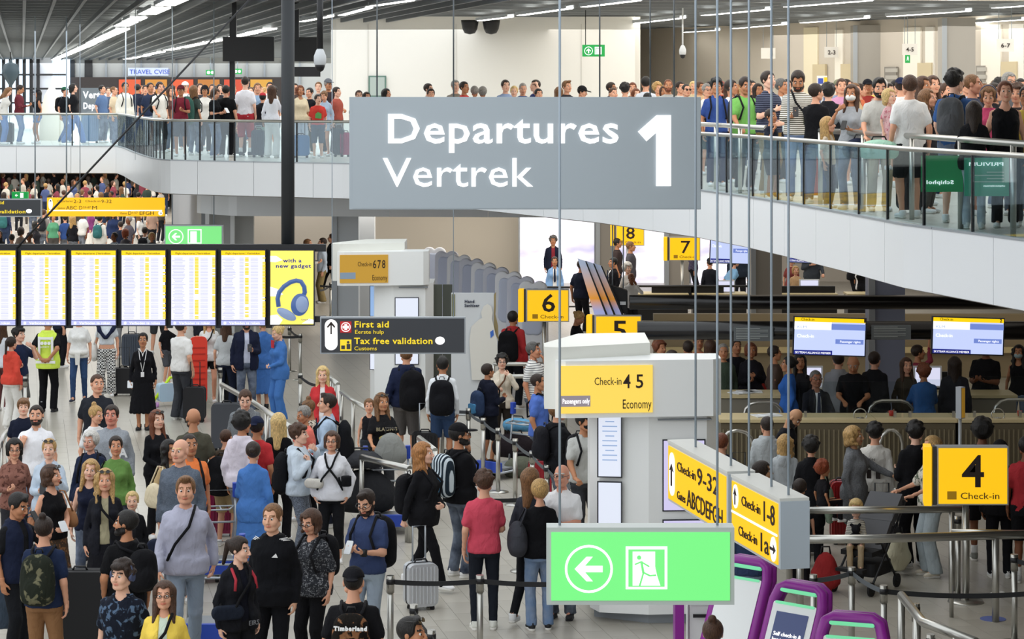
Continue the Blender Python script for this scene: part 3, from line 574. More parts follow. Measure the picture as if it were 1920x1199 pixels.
# upper floor slab and its curved fascia
EP = [(-16.5, 67.6)]+[tuple(fl(a, b, UP)[:2]) for a, b in ((222, 279), (236, 283), (252, 290), (270, 297), (290, 303), (308, 305.5), (325, 306.5), (440, 309), (655, 313))]+[(-2.2, 50.2), (-.65, 47), (1.6, 42.4)]+[tuple(fl(a, b, UP)[:2]) for a, b in ((1315, 365), (1400, 377), (1490, 392), (1600, 412), (1700, 432), (1920, 462), (2300, 512))]
EP = [(-40, 67.8)]+EP+[(9.5, 20)]
def resample(P, step):
    P = [Vector((p[0], p[1])) for p in P]; out = [P[0]]; carry = 0
    for a, b in zip(P, P[1:]):
        L = (b-a).length; d = step-carry
        while d < L: out.append(a+(b-a)*d/L); d += step
        carry = L-(d-step)
    return out+[P[-1]]
UPM = floor_mat('upper_floor', ('#c9c6be', '#d4d1c9'), '#9a958c')
sl = MB().slab(EP+[(45, 20), (45, 210), (-60, 210), (-60, 67.8)], 3.81, UP).build('floor_upper', UPM, kind='structure')
SOFF = mat('soffit', '#8f8b86', .6); MB().slab(EP+[(45, 20), (45, 210), (-60, 210), (-60, 67.8)], 3.75, 3.80).build('ceiling_lower', SOFF, kind='structure')
FASC = mat('fascia_panel', '#eaedf0', .3); fa = bx('trim_1', (20, 80, 3.73), (.1, .1, .05), FASC, kind='structure')
def strip(P, z0, z1, t, name, m, parent, maxl=1.55, gap=.012, out=0.):
    Q = [Vector((p[0], p[1])) for p in P]
    # group into panels of about maxl
    pts = resample(Q, .26); i = 0; n = max(1, int(round(maxl/.26)))
    while i < len(pts)-1:
        sg = pts[i:i+n+1]; i += n
        if len(sg) < 2: break
        V = []; fs = []
        for k, p in enumerate(sg):
            d = (sg[min(k+1, len(sg)-1)]-sg[max(k-1, 0)]).normalized(); nr = Vector((d.y, -d.x)); pp = p+(d*gap if k == 0 else Vector((0, 0)))
            for o_, z in ((out, z0), (out, z1), (out+t, z0), (out+t, z1)): V.append((pp.x+nr.x*o_, pp.y+nr.y*o_, z))
        m_ = len(sg)
        for k in range(m_-1):
            a, b = 4*k, 4*k+4; fs += [(a+2, b+2, b+3, a+3), (b, a, a+1, b+1), (a+1, a+3, b+3, b+1), (a, b, b+2, a+2)]
        fs += [(0, 2, 3, 1), (4*m_-4, 4*m_-3, 4*m_-1, 4*m_-2)]
        MB().add(V, fs).build(name, m, parent)
VIS = [p for p in EP if True][1:]
strip([(-17, 67.7)]+VIS, 3.77, UP+.06, .06, 'panel', FASC, fa)
strip([(-17, 67.7)]+VIS, UP+.06, UP+.085, .07, 'edge_rail', ALU, fa, 3.1)
# balustrade: glass panes, dark seams, steel handrail
GL = glass(); ba = thing('balustrade', 'curved glass balustrade with steel handrail along the upper floor edge', 'railing', (0, 0, UP))
def localise(o, p): o.parent = p; o.location = -p.location; return o
def glassrun(P, step):
    pts = resample(P, step)
    for a, b in zip(pts, pts[1:]):
        d = (b-a); L = d.length
        if L < .2: continue
        c = (a+b)/2; o = bx('glass_pane', (0, 0, 0), (L-.03, .016, .86), GL, ba); o.location = (c.x, c.y, .085+.43); o.rotation_euler.z = atan2(d.y, d.x)
        q = bx('seam_post', (0, 0, 0), (.03, .03, .88), BLACK, ba); q.location = (a.x, a.y, .085+.44); q.rotation_euler.z = atan2(d.y, d.x)
glassrun(VIS[:2], 2.1); glassrun(VIS[1:9], .42); glassrun(VIS[8:14], 1.65); glassrun(VIS[13:], 1.28)
hr = MB().tube([(p.x, p.y, .97) for p in resample(VIS, .5)], .032, 10).build('handrail', STEEL, ba)
# lower bulkhead under the upper floor, behind the fascia
BP_ = [(-8.3, 64.8), (-7.6, 58.5), (-6.6, 57.2), (3.2, 56.3), (5.2, 52)]
bk_ = bx('trim_2', (3, 60, 3.7), (.1, .1, .05), FASC, kind='structure'); strip(BP_, 3.1, 3.74, .08, 'panel', mat('bulkhead_panel', '#eaeff4', .3), bk_, 2.3)
# walls
GREYW = mat('wall_grey', '#a5a7a6', .6); CREAM = mat('wall_cream', '#d9d6cf', .6); BEIGE = mat('wall_beige', '#c9c1b5', .7); DARKW = mat('wall_dark', '#4c4742', .7); BACKM = mat('wall_taupe', '#938d84', .7)
def wall(name, a, b, z0, z1, m, t=.2):
    d = Vector((b[0]-a[0], b[1]-a[1])); c = ((a[0]+b[0])/2, (a[1]+b[1])/2); return bx(name, (c[0], c[1], (z0+z1)/2), (d.length, t, z1-z0), m, rz=atan2(d.y, d.x), kind='structure')
X_ = lambda px, Y: (px-960)/F*Y
w1 = wall('wall_centre', (X_(630, 65.5), 65.7), (X_(1191, 65.5), 65.7), UP, 8.1, mat('wall_white', '#e2e0da', .6), .3)
wall('wall_centre_left', (X_(630, 65.5), 65.7), (X_(622, 80), 82), UP, 8.1, mat('wall_white', '#e2e0da', .6), .3); wall('wall_centre_right', (X_(1191, 65.5), 65.7), (X_(1191, 65.5)+.4, 84), UP, 8.1, CREAM, .3)
for px in (690, 855, 1090): bx('panel_joint', (X_(px, 65.5), 65.53, 6.2), (.012, .01, 3.4), mat('joint', '#bdbbb5', .7), w1)
R0, R1 = (X_(1185, 80), 80), (X_(1960, 63), 63)
wr_ = wall('wall_right', R0, R1, UP, 8.1, BEIGE, .3)
wall('wall_far', (X_(95, 156), 156), (X_(640, 156), 156), UP, 8.1, GREYW, .3)
for i in range(15): px = 100+i*33; bx('trim_3' if i == 0 else 'wall_mullion', (X_(px, 155.7), 155.7, 6.2), (.5 if i in (1, 2) else .12, .1, 3.5), BLACK if i in (0, 1, 2) else GREYP, kind='structure')
wall('wall_far_left', (X_(62, 154), 154), (X_(98, 154), 154), UP, 8.1, mat('lit_hoarding', '#dfe4ee', .5), .3)
wall('wall_side_left', (-60, 60), (-60, 200), 0, 8.1, GREYW)
SKYG = mat('window_daylight', '#cfe4f4', .4, emit=2.2); wn = bx('window_1', (X_(20, 153), 154.5, 6.2), (7, .05, 3.6), SKYG, kind='structure')
for i in range(7): bx('mullion', (X_(-10+i*13, 153), 153.6, 6.2), (.2, .15, 3.6), BLACK, wn)
for z in (5.2, 6.1, 7.0): bx('transom', (X_(20, 153), 153.5, z), (7, .12, .12), BLACK, wn)
# shop front in the far wall
sh_ = thing('shop_front', 'orange lit shop front far behind the upper crowd under a blue sign', 'shop', (X_(330, 155), 155.2, UP)); m = MB().box((0, 0, 1.2), (14, .1, 2.4)).build('facade', mat('shop_dark', '#241a18', .5), sh_)
for i, c in enumerate(('#d8572a', '#c8862e', '#d8572a', '#b8742c', '#c8472a', '#d09a38')): bx('lit_window', (-3+i*1.7, -.1, 1.5), (1.4, .1, 1.5), mat('shop_light', c, .5, emit=.8), sh_)
bx('sign_board', (-1.8, -.15, 2.75), (2.6, .1, .5), mat('sign_pale', '#b9c4dc', .5), sh_); text('TRAVEL CVISE', .42, (-3.0, -.22, 2.6), mat('sign_blue', '#3c5bd0', .5, emit=.6), sh_)
# lower level walls
LB = wall('wall_lower_back', (X_(470, 76), 77), (X_(2050, 76), 76), 0, 3.72, BEIGE, .3)
wall('wall_lower_left', (-60, 150), (-14, 150), 0, 3.72, DARKW); wall('wall_lower_side', (-15.5, 110), (X_(380, 62), 62.5), 0, 3.72, GREYP)
lw = wall('wall_lower_panels', (X_(392, 60.5), 60.5), (X_(476, 60.5), 60.5), 0, 3.72, GREYW)
for px in (389, 436): bx('panel_post', (X_(px, 60.2), 60.2, 1.85), (.1, .1, 3.7), WHITE, lw)
# columns
def column(px0, px1, Y, z0, z1, m=BACKM, edge=True):
    w = (px1-px0)/F*Y; c = bx('column', (X_((px0+px1)/2, Y), Y+w/2, (z0+z1)/2), (w, w, z1-z0), m, kind='structure')
    if edge: bx('column_corner', (X_(px0, Y)+.02, Y-.03, (z0+z1)/2), (.12, .06, z1-z0-.02), ALU, c)
    return c
for a, b, Y in ((1463, 1510, 76), (1602, 1653, 68.6), (1769, 1829, 61.5)): column(a, b, Y, UP, CEIL, mat('column_grey', '#a39f98', .6))
for a, b, Y in ((1120, 1156, 74), (1249, 1292, 70), (1411, 1466, 60), (1632, 1697, 45)): column(a, b, Y, 0, 3.72, mat('column_blue', '#7f869c', .5) if a == 1632 else BACKM)
column(626, 672, 59, 0, 3.72, mat('column_white', '#ccd3da', .5)); column(668, 702, 60, 0, 3.72, mat('column_white2', '#e2e6e9', .5), False)
# back wall doorways, shutters and pale bays on the right upper wall
def on_wall(px, z, off=.2):
    d = ((px-960)/F); x0, y0 = R0; x1, y1 = R1; t = (x0-d*y0)/(d*(y1-y0)-(x1-x0)); Y = y0+t*(y1-y0); return Vector((d*(Y-off), Y-off, z)), atan2(y1-y0, x1-x0)
for px, w, h, c, nm in ((1522, 42, 3.5, '#e9dfc4', 'pale_bay'), (1575, 24, 3.4, '#efeadf', 'pale_bay'), (1620, 40, 3.4, '#efeadf', 'pale_bay'), (1712, 50, 3.4, '#efeadf', 'pale_bay'), (1745, 24, 3.4, '#ece9e2', 'pale_bay'), (1860, 54, 3.4, '#efeadf', 'pale_bay'), (1908, 40, 3.4, '#ece9e2', 'pale_bay')):
    p, r = on_wall(px, UP+h/2, .25); bx(nm, p, (w/F*p.y, .1, h), mat('bay_%s' % c[1:], c, .6), wr_, rz=r)
for px, w in ((1671, 34), (1840, 24)):
    p, r = on_wall(px, UP+1.15, .32); s_ = bx('roller_shutter', p, (w/F*p.y, .08, 2.3), mat('shutter', '#8f8b84', .5), wr_, rz=r)
    for k in range(11): bx('slat', (p.x, p.y-.06, UP+.2+k*.2), (w/F*p.y, .04, .11), mat('shutter_slat', '#b5b2ab', .5), s_, rz=r)
for px in (1537, 1590, 1735, 1893):
    p, r = on_wall(px, UP+1.25, .34); d_ = bx('door_frame', p, (.6, .08, 2.3), mat('door_beige', '#cdbf9f', .6), wr_, rz=r)
for px0, px1 in ((1310, 1345), (1365, 1462)):
    p, r = on_wall((px0+px1)/2, UP+1.0, .22); bx('wall_recess', p, ((px1-px0)/F*p.y, .05, 2.0), mat('recess', '#c6c0b4', .7), wr_, rz=r)
# ceiling
cm = bpy.data.materials.new('ceiling_metal'); nt, b = nodes(cm); n = nt.nodes.new('ShaderNodeTexNoise'); n.inputs['Scale'].default_value = 1.2; n.inputs['Detail'].default_value = 3; tc = nt.nodes.new('ShaderNodeTexCoord'); nt.links.new(tc.outputs['Object'], n.inputs['Vector'])
r_ = nt.nodes.new('ShaderNodeValToRGB'); r_.color_ramp.elements[0].color = (*hexc('#b0b4b8'), 1); r_.color_ramp.elements[1].color = (*hexc('#dcdcd6'), 1); r_.color_ramp.elements[0].position = .35; r_.color_ramp.elements[1].position = .65; nt.links.new(n.outputs['Fac'], r_.inputs[0]); nt.links.new(r_.outputs[0], b.inputs['Base Color']); b.inputs['Metallic'].default_value = .25; b.inputs['Roughness'].default_value = .35
bp_ = nt.nodes.new('ShaderNodeBump'); bp_.inputs['Strength'].default_value = .6; nt.links.new(n.outputs['Fac'], bp_.inputs['Height']); nt.links.new(bp_.outputs[0], b.inputs['Normal'])
ce = MB().slab([(-60, 50), (45, 50), (45, 210), (-60, 210)], 8.3, 8.5).build('ceiling', cm, kind='structure')
MB().slab([(2.5, -8), (45, -8), (45, 50), (2.5, 50)], 8.3, 8.5).build('ceiling_near', cm, kind='structure'); MB().slab([(9.5, 20), (7, 12), (6, -8), (45, -8), (45, 20)], 3.78, 4.45).build('floor_upper_near', UPM, kind='structure'); wall('wall_behind_camera', (45, -8), (3, -8), 0, 8.3, mat('wall_warm', '#a39a8c', .7)); wall('wall_side_right', (14, 50), (14, -8), 0, 8.3, mat('wall_warm', '#a39a8c', .7))  # unseen pieces added to block daylight and darken the right side
ex_ = Vector((UY, -UX)); ez_ = Vector((UX, UY)); LAT = mat('ceiling_lattice', '#4a5056', .5); BEA = mat('ceiling_beam', '#85898c', .5); n_ = 0
for k in range(64):                                   # cross members
    c = ez_*(52+k*2.)+ex_*(-2 if k < 60 else 0); bx('ceiling_beam', (c.x, c.y, 8.12), (90, .09, .07), BEA, ce, rz=atan2(ex_.y, ex_.x))
for k in range(26):                                   # lattice bars over the left side
    x = -13.5-k*.62; a_ = Vector((x-12*.2/.98*-1, 40)); bx('ceiling_bar', (x-.204*(100-115), 100, 8.0), (.07, 116, .12), LAT, ce, rz=atan2(ez_.y, ez_.x)-pi/2)
for k in range(48): c = ez_*(54+k*1.5); bx('ceiling_bar', (c.x-9.5+k*-.06, c.y, 8.0), (15, .08, .1), LAT, ce, rz=atan2(ex_.y, ex_.x))
sm = MB()
for k in range(75): c = ez_*(52+k*1.0); sm.box((c.x+8, c.y, 8.2), (44, .5, .03), rz=atan2(ex_.y, ex_.x))
sm.build('ceiling_slats', mat('ceiling_slat', '#d9d6cc', .35, .1), ce, 'stuff')
LAMP = mat('lamp_glow', '#fffdf4', .5, emit=7.)
lamps = [((a, b), (c, d)) for a, b, c, d in ((565, 40, 620, 30), (640, 28, 692, 14), (700, 10, 770, 0), (900, 38, 957, 31), (975, 28, 1068, 15), (1095, 12, 1195, 0), (1192, 43, 1280, 33), (1320, 28, 1440, 17), (1475, 12, 1630, 0), (1375, 53, 1470, 45), (1505, 42, 1625, 33), (1668, 30, 1815, 20), (1865, 14, 1950, 8), (1283, 60, 1345, 56), (1512, 62, 1600, 57), (1653, 52, 1750, 47), (1830, 42, 1920, 36))]
for a, b in ((1, 109), (12, 107), (24, 104), (38, 100), (52, 96), (70, 90)): pass
lamps += [((x, y), (x+l, y-l*.46)) for x, y, l in ((102, 112, 6), (110, 108, 5), (116, 106, 7), (125, 102, 9), (134, 98, 8), (143, 94, 12), (157, 88, 14), (172, 80, 16), (190, 72, 16), (208, 64, 22), (228, 48, 16), (248, 38, 12), (276, 26, 26), (310, 9, 24))]
lamps += [((x, y), (x+l, y-l*.2)) for x, y, l in ((237, 111, 6), (248, 109, 8), (264, 106, 12), (277, 102, 16), (293, 99, 9), (314, 94, 16), (340, 89, 20), (364, 84, 26), (395, 78, 22), (440, 68, 32), (474, 60, 32))]
for (a, b), (c, d) in lamps:
    z = 7.93; p = at(a, b, (z-CAMZ)*F/max(1, HZ-b)); q = at(c, d, (z-CAMZ)*F/max(1, HZ-d)); v = q-p; L = v.length; mid = (p+q)/2
    o = thing('ceiling_light', 'long white strip light set into the slatted metal ceiling of the upper hall', 'light', (mid.x, mid.y, z), atan2(v.y, v.x), 'strip lights in the upper ceiling')
    w = .16 if a > 560 else .42; bx('diffuser', (0, 0, 0), (L, w, .04), LAMP, o); MB().box((0, w/2+.02, .03), (L+.06, .03, .08)).box((0, -w/2-.02, .03), (L+.06, .03, .08)).build('housing', ALU, o)
# queue railings on the upper floor
def rail_run(name, label, pts, z0, h, r=.035, posts=1.6, m=STEEL, group=None, mid=False, base=True):
    t = thing(name, label, 'railing', (pts[0][0], pts[0][1], z0), 0, group); P = [Vector((p[0]-pts[0][0], p[1]-pts[0][1], h)) for p in pts]
    MB().tube(P, r, 10).build('rail', m, t)
    if mid: MB().tube([p-Vector((0, 0, h*.5)) for p in P], r*.7, 8).build('lower_rail', m, t)
    for p in resample([(q.x, q.y) for q in P], posts): o = MB().cyl((0, 0, 0), r*.85, h, 10).build('post', m, t); o.location = (p.x, p.y, 0)
    return t
fU = lambda px, py, h: tuple(at(px, py, (CAMZ-UP-h)*F/(py-HZ))[:2])
rail_run('queue_rail', 'steel queue rail on the upper floor beside the man in the green polo', [fU(1300, 232, 1.08), fU(1437, 240, 1.08)], UP, 1.08, .04, 1.5)
rail_run('queue_rail', 'long steel queue rail on the upper floor where the crowd leans', [fU(1538, 245, 1.08), fU(1740, 257, 1.08), fU(1935, 271, 1.08)], UP, 1.08, .04, 2.0)
# ------------------------------------------------------------------ signs, screens, totems
YEL = mat('sign_yellow_lit', '#ffc60e', .4, emit=.9); YELD = mat('sign_yellow', '#e0ac3c', .5, emit=.5); YELP = mat('sign_yellow_pale', '#ffd95c', .45, emit=.85)
INK = mat('sign_ink', '#26160f', .5); WHT = mat('sign_white_lit', '#ffffff', .5, emit=1.15); GRN = mat('exit_green_lit', '#74ee80', .4, emit=.9); GRN2 = mat('exit_green', '#18b050', .5, emit=.7); DGR = mat('sign_charcoal', '#3a3d43', .5); YTX = mat('sign_text_yellow', '#ffdf2c', .5, emit=.8)
SGREY = mat('departure_sign_grey', '#a9b3ba', .42, .2); NAVY = mat('screen_navy', '#1e2a8c', .5, emit=.8); FRAME = mat('screen_bezel', '#141722', .35)
def fit(s, parent, m, x0, x1, z, caph, y, bold=0., ext=.003, mirror=False):
    o = text(s, caph/.73, (x0, y, z), m, parent, bold=bold, ext=ext); v = np.empty(len(o.data.vertices)*3, np.float32); o.data.vertices.foreach_get('co', v); xs = v[::3]; w = float(xs.max()-xs.min()) if len(xs) else 0
    if w > 1e-4: o.scale = ((x1-x0)/w*(-1 if mirror else 1), 1, 1)
    if mirror: o.location.x = x1
    return o
class Board:
    """a flat-fronted box facing the hall, set out from its pixel rectangle"""
    def __init__(s, name, label, cat, px0, py0, px1, py1, Y, depth=.12, case=ALU, face=None, border=.02, group=None):
        s.k = F/Y; s.px0, s.py1, s.Y = px0, py1, Y; s.w = (px1-px0)/s.k; s.h = (py1-py0)/s.k; s.d = depth; p = at(px0, py1, Y)
        s.t = thing(name, label, cat, (p.x, Y, p.z), 0, group); s.case = s.sur = bx('case', (s.w/2, depth/2, s.h/2), (s.w, depth, s.h), case, s.t)
        if face: s.sur = bx('face', (s.w/2, -.004, s.h/2), (s.w-2*border, .01, s.h-2*border), face, s.t)
    def X(s, px): return (px-s.px0)/s.k
    def Z(s, py): return (s.py1-py)/s.k
    def txt(s, str_, px0, px1, base, cap, m=INK, bold=0., y=-.014, **k): return fit(str_, s.sur, m, s.X(px0), s.X(px1), s.Z(base), cap/s.k, y, bold, **k)
    def rect(s, name, px0, py0, px1, py1, m, y=-.012, t=.006): return bx(name, ((s.X(px0)+s.X(px1))/2, y, (s.Z(py0)+s.Z(py1))/2), ((px1-px0)/s.k, t, (py1-py0)/s.k), m, s.sur)
    def poly(s, name, pts, m, y=-.014, t=.005): return MB().prism([(s.X(a), s.Z(b)) for a, b in pts][::-1], t, Matrix.Translation((0, y, 0))).build(name, m, s.sur)
    def ring(s, name, cx, cy, r, w, m, y=-.014):
        a = MB(); n = 36; P = [(s.X(cx+q*cos(2*pi*k/n)), y, s.Z(cy+q*sin(2*pi*k/n))) for q in (r, r-w) for k in range(n)]
        P += [(p[0], p[1]+.006, p[2]) for p in P]; fs = []
        for k in range(n): j = (k+1) % n; fs += [(k, j, n+j, n+k), (2*n+j, 2*n+k, 3*n+k, 3*n+j), (j, k, 2*n+k, 2*n+j), (n+k, n+j, 3*n+j, 3*n+k)]
        return a.add(P, fs).build(name, m, s.sur)
    def arrow(s, cx, cy, r, m, dirn='left', y=-.014):
        A = [(-.72, 0), (-.12, -.62), (.2, -.62), (-.2, -.16), (.7, -.16), (.7, .16), (-.2, .16), (.2, .62), (-.12, .62)]
        if dirn == 'up': A = [(b, a) for a, b in A][::-1]
        return s.poly('arrow', [(cx+a*r, cy+b*r) for a, b in A], m, y)
    def oval(s, name, cx, cy, rx, ry, m, y=-.013): return s.poly(name, [(cx+rx*cos(k*pi/12), cy+ry*sin(k*pi/12)) for k in range(24)], m, y)
    def wires(s, pxs, top=-60, r=.009, m=CABLE):
        for px in pxs: MB().tube([(s.X(px), s.d/2, s.h), (s.X(px), s.d/2, s.h+(s.py1-s.h*s.k-top)/s.k)], r, 6).build('hanging_cable', m, s.t)
def exit_icons(b, x0, x1, y0, y1, small=False):
    h = y1-y0; r = h*.36; cx = x0+(x1-x0)*.27; cy = (y0+y1)/2; b.ring('arrow_ring', cx, cy, r*1.0, r*.1, WHT); return cx, cy, r
# Departures sign
b = Board('departures_sign', 'huge grey hanging sign reading Departures Vertrek 1', 'sign', 655, 182, 1314, 393, 30, .22, SGREY)
b.rect('face', 661, 184, 1313, 391, SGREY, y=-.005)
b.txt('Departures', 722, 1154, 268, 57, WHT, bold=.011, ext=.01); b.txt('Vertrek', 718, 1000, 350, 57, WHT, bold=.002, ext=.01)
b.poly('numeral', [(1196, 247), (1231, 216), (1258, 216), (1258, 349), (1230, 349), (1230, 249), (1212, 265)], WHT, y=-.02, t=.02)
b.wires([706, 850, 1050, 1125, 1220, 1265], r=.011, m=mat('cable_dark', '#5a5f62', .4, .4))
# exit sign in front
b = Board('exit_sign', 'large bright green exit sign with arrow hanging in front of the check-in tower', 'sign', 1025, 990, 1377, 1135, 18.5, .2, mat('exit_case', '#b9c0bd', .4), GRN, .035)
b.ring('arrow_ring', 1104, 1067, 45, 4.5, WHT); b.arrow(1104, 1067, 37, WHT)
b.rect('door_frame', 1173, 1025, 1251, 1105, WHT); b.rect('door_gap', 1178, 1030, 1246, 1100, GRN, y=-.016); b.poly('door_leaf', [(1186, 1034), (1228, 1034), (1228, 1062), (1232, 1080), (1238, 1098), (1186, 1098)], WHT, y=-.02)
rn = [(1190, 1058, 1202, 1053, 3), (1202, 1053, 1217, 1062, 3), (1202, 1052, 1206, 1074, 5), (1206, 1074, 1199, 1098, 3.5), (1206, 1073, 1218, 1079, 3.5), (1218, 1079, 1230, 1078, 3.2)]
mm = MB()
for x0, y0, x1, y1, w in rn: mm.tube([(b.X(x0), -.024, b.Z(y0)), (b.X(x1), -.024, b.Z(y1))], w/2/b.k, 6)
mm.build('running_figure', GRN, b.t); b.oval('figure_head', 1198, 1045, 4, 4, GRN, y=-.026)
b.wires([1050, 1347], r=.011)
# yellow gate direction signs, hung along the hall axis
def axis_sign(name, label, p0, Y0, p1, Y1, ztop, zbot, rows):
    a = at(p0, 0, Y0); c = at(p1, 0, Y1); d = Vector((c.x-a.x, c.y-a.y)); L = d.length; rz = atan2(d.y, d.x); t = thing(name, label, 'sign', (a.x, a.y, zbot), rz); h = ztop-zbot
    bx('case', (L/2, .12, h/2), (L, .24, h), mat('sign_case', '#c3c8cb', .4), t); bx('case_top', (L/2, .12, h+.012), (L+.02, .25, .025), mat('case_top', '#cfcfc9', .5), t); bx('end_cap', (L+.015, .12, h/2), (.03, .245, h), mat('sign_end', '#aeb9c3', .45), t)
    bx('face', (L/2, -.004, h/2), (L-.06, .012, h-.05), YEL, t); return t, L, h
t, L, h = axis_sign('gate_sign', 'yellow hanging sign reading Check-in 9-32 above gates ABCDEFGH', 1253, 22.4, 1364, 20.55, 2.84, 2.30, None)
fit('Check-in', t, INK, .35, .95, h*.62, .09, -.014); fit('9-32', t, INK, 1.0, 1.65, h*.58, .16, -.014, .002); fit('Gates', t, INK, .35, .62, h*.14, .08, -.014); fit('ABCDEFGH', t, INK, .68, L-.1, h*.12, .16, -.014, .002)
MB().prism([(.17+.09*cos(k*pi/10), h*.5+(.1 if (k % 20) < 10 else -.1)+.1*sin(k*pi/10)) for k in range(20)][::-1], .006, Matrix.Translation((0, -.012, 0))).build('arrow_disc', WHT, t); MB().prism([(.17, h*.68), (.1, h*.55), (.15, h*.57), (.15, h*.3), (.19, h*.3), (.19, h*.57), (.24, h*.55)], .006, Matrix.Translation((0, -.017, 0))).build('arrow', INK, t)
for x in (.5, 1.6): MB().tube([(x, .12, h), (x, .12, 5.6)], .011, 6).build('hanging_cable', CABLE, t)
t, L, h = axis_sign('gate_sign', 'yellow hanging sign reading Check-in 1-8 over Check-in 1a, nearest the kiosks', 1372, 20.4, 1462, 19.2, 2.84, 2.30, None)
fit('Check-in', t, INK, .3, .78, h*.66, .085, -.014); fit('1-8', t, INK, .83, 1.1, h*.6, .17, -.014, .002); fit('Check-in', t, INK, .22, .7, h*.17, .085, -.014); fit('1a', t, INK, .75, .95, h*.12, .16, -.014, .002); bx('divider', (L/2, -.012, h*.48), (L-.06, .006, .018), WHT, t)
for cx, cz, ph in ((.14, h*.74, 0), (L-.12, h*.25, 1)):
    MB().prism([(cx+.07*cos(k*pi/10), cz+.1*sin(k*pi/10)) for k in range(20)][::-1], .006, Matrix.Translation((0, -.013, 0))).build('arrow_disc', WHT, t)
    A = [(0, .07), (-.04, .01), (-.012, .02), (-.012, -.07), (.012, -.07), (.012, .02), (.04, .01)]; A = [(b_, a_) for a_, b_ in A][::-1] if ph else A; MB().prism([(cx+u, cz+v) for u, v in A], .006, Matrix.Translation((0, -.018, 0))).build('arrow', INK, t)
for x in (.1, .68, 1.1): MB().tube([(x, .12, h), (x, .12, 5.6)], .011, 6).build('hanging_cable', CABLE, t)
# first aid sign
b = Board('first_aid_sign', 'charcoal hanging sign reading First aid and Tax free validation Customs', 'sign', 600, 595, 873, 664, 35.4, .12, ALU, DGR, .02)
b.txt('First aid', 664, 728, 614, 12, YTX, bold=.004); b.txt('Eerste hulp', 665, 719, 626, 7.5, YTX); b.txt('Tax free validation', 664, 811, 645, 12, YTX, bold=.004); b.txt('Customs', 664, 706, 657, 7.5, YTX)
b.poly('arrow_disc', [(621+12*cos(k*pi/10), (611 if k % 20 >= 10 else 645)+12*sin(k*pi/10)) for k in range(20)], WHT, y=-.013); b.poly('arrow', [(621, 603), (629, 613), (627, 615), (622.3, 610), (622.3, 627), (619.7, 627), (619.7, 610), (615, 615), (613, 613)], INK, y=-.018)
b.rect('red_square', 638, 603, 659, 624, mat('sign_red', '#d8232a', .5, emit=.5)); b.ring('cross_ring', 648.5, 613.5, 9, 1.3, WHT, y=-.018); b.rect('cross', 642.5, 611, 654.5, 616, WHT, y=-.018); b.rect('cross', 646, 607.5, 651, 619.5, WHT, y=-.018)
b.rect('customs_square', 638, 637, 659, 658, YTX); b.oval('officer_head', 653, 642, 2.5, 2.5, DGR, y=-.018); b.rect('officer', 650, 645, 657, 655, DGR, y=-.018); b.rect('case_mark', 640, 648, 647, 655, DGR, y=-.018); b.oval('logo_oval', 825, 639, 9, 7.5, WHT)
b.wires([622, 850], -20, .007)
# left distant signs
b = Board('direction_sign', 'far charcoal sign cut by the frame edge reading validation', 'sign', -60, 373, 78, 407, 66, .12, ALU, DGR, .03); b.txt('First aid', -25, 7, 383, 6, YTX, bold=.006); b.txt('Tax free validation', -52, 48, 400, 6.5, YTX, bold=.006); b.oval('logo_oval', 54.5, 396, 5.5, 4, WHT); b.wires([65], -40, .02)
b = Board('direction_sign', 'far wide yellow sign with gate letters ABC D M and EFGH', 'sign', 88, 371, 308, 406, 66, .12, YEL, YEL, .03)
for s_, x0, x1, bs, cp in (('Departures', 108, 136, 379, 4), ('2-3', 138, 152, 381, 7), ('Check-in', 160, 188, 379, 4), ('9-32', 190, 209, 381, 7), ('Gates', 108, 122, 392, 4), ('ABC', 124, 144, 393, 7), ('D', 148, 154, 393, 7), ('59-87', 156, 170, 391, 4), ('M', 172, 181, 393, 7), ('Gates', 225, 238, 402, 4), ('D', 240, 246, 403, 7), ('1-57', 247, 257, 401, 4), ('EFGH', 261, 288, 403, 7)): b.txt(s_, x0, x1, bs, cp, mat('sign_olive', '#5a4a10', .5), y=-.02)
b.rect('divider', 92, 394, 304, 396, WHT); b.oval('arrow_disc', 95, 383, 4, 10, WHT); b.poly('arrow', [(95, 374), (97, 378), (93, 378)], INK, y=-.02); b.oval('arrow_disc', 301, 400, 4, 4, WHT); b.poly('arrow', [(304, 400), (301, 398), (301, 402)], INK, y=-.02); b.wires([124, 235], -40, .02)
b = Board('exit_sign', 'pale green exit sign hanging over the flight screens', 'sign', 308, 422, 418, 464, 54.5, .2, ALU, mat('exit_green_pale', '#7fe885', .4, emit=.9), .03); b.ring('arrow_ring', 330, 444, 14, 1.6, WHT); b.arrow(330, 444, 11, WHT); b.rect('door_frame', 352, 430, 378, 457, WHT); b.rect('door_gap', 354, 432, 376, 455, GRN, y=-.017); b.rect('door_leaf', 357, 434, 369, 455, WHT, y=-.02); b.wires([322, 400], -20, .014)
b = Board('exit_sign', 'tiny green exit sign far back above the charcoal sign', 'sign', 22, 360, 52, 373, 74, .15, GRN2, GRN2, .01); b.arrow(31, 366.5, 4, WHT); b.rect('door_frame', 38, 362, 44, 371, WHT); b.wires([37], 300, .02)
b = Board('exit_sign', 'green exit sign with upward arrow hanging before the white upper wall', 'sign', 1092, 84, 1134, 106, 60, .15, GRN2, GRN2, .02); b.ring('arrow_ring', 1103.5, 95.5, 8, 1.2, WHT); b.arrow(1103.5, 95.5, 6.5, WHT, 'up'); b.rect('door_frame', 1115, 88, 1128, 102, WHT); b.rect('door_gap', 1117, 90, 1126, 101, GRN2, y=-.018); b.rect('door_leaf', 1118, 91, 1123, 101, WHT, y=-.022); b.wires([1098, 1124], -20, .012, BLACK)
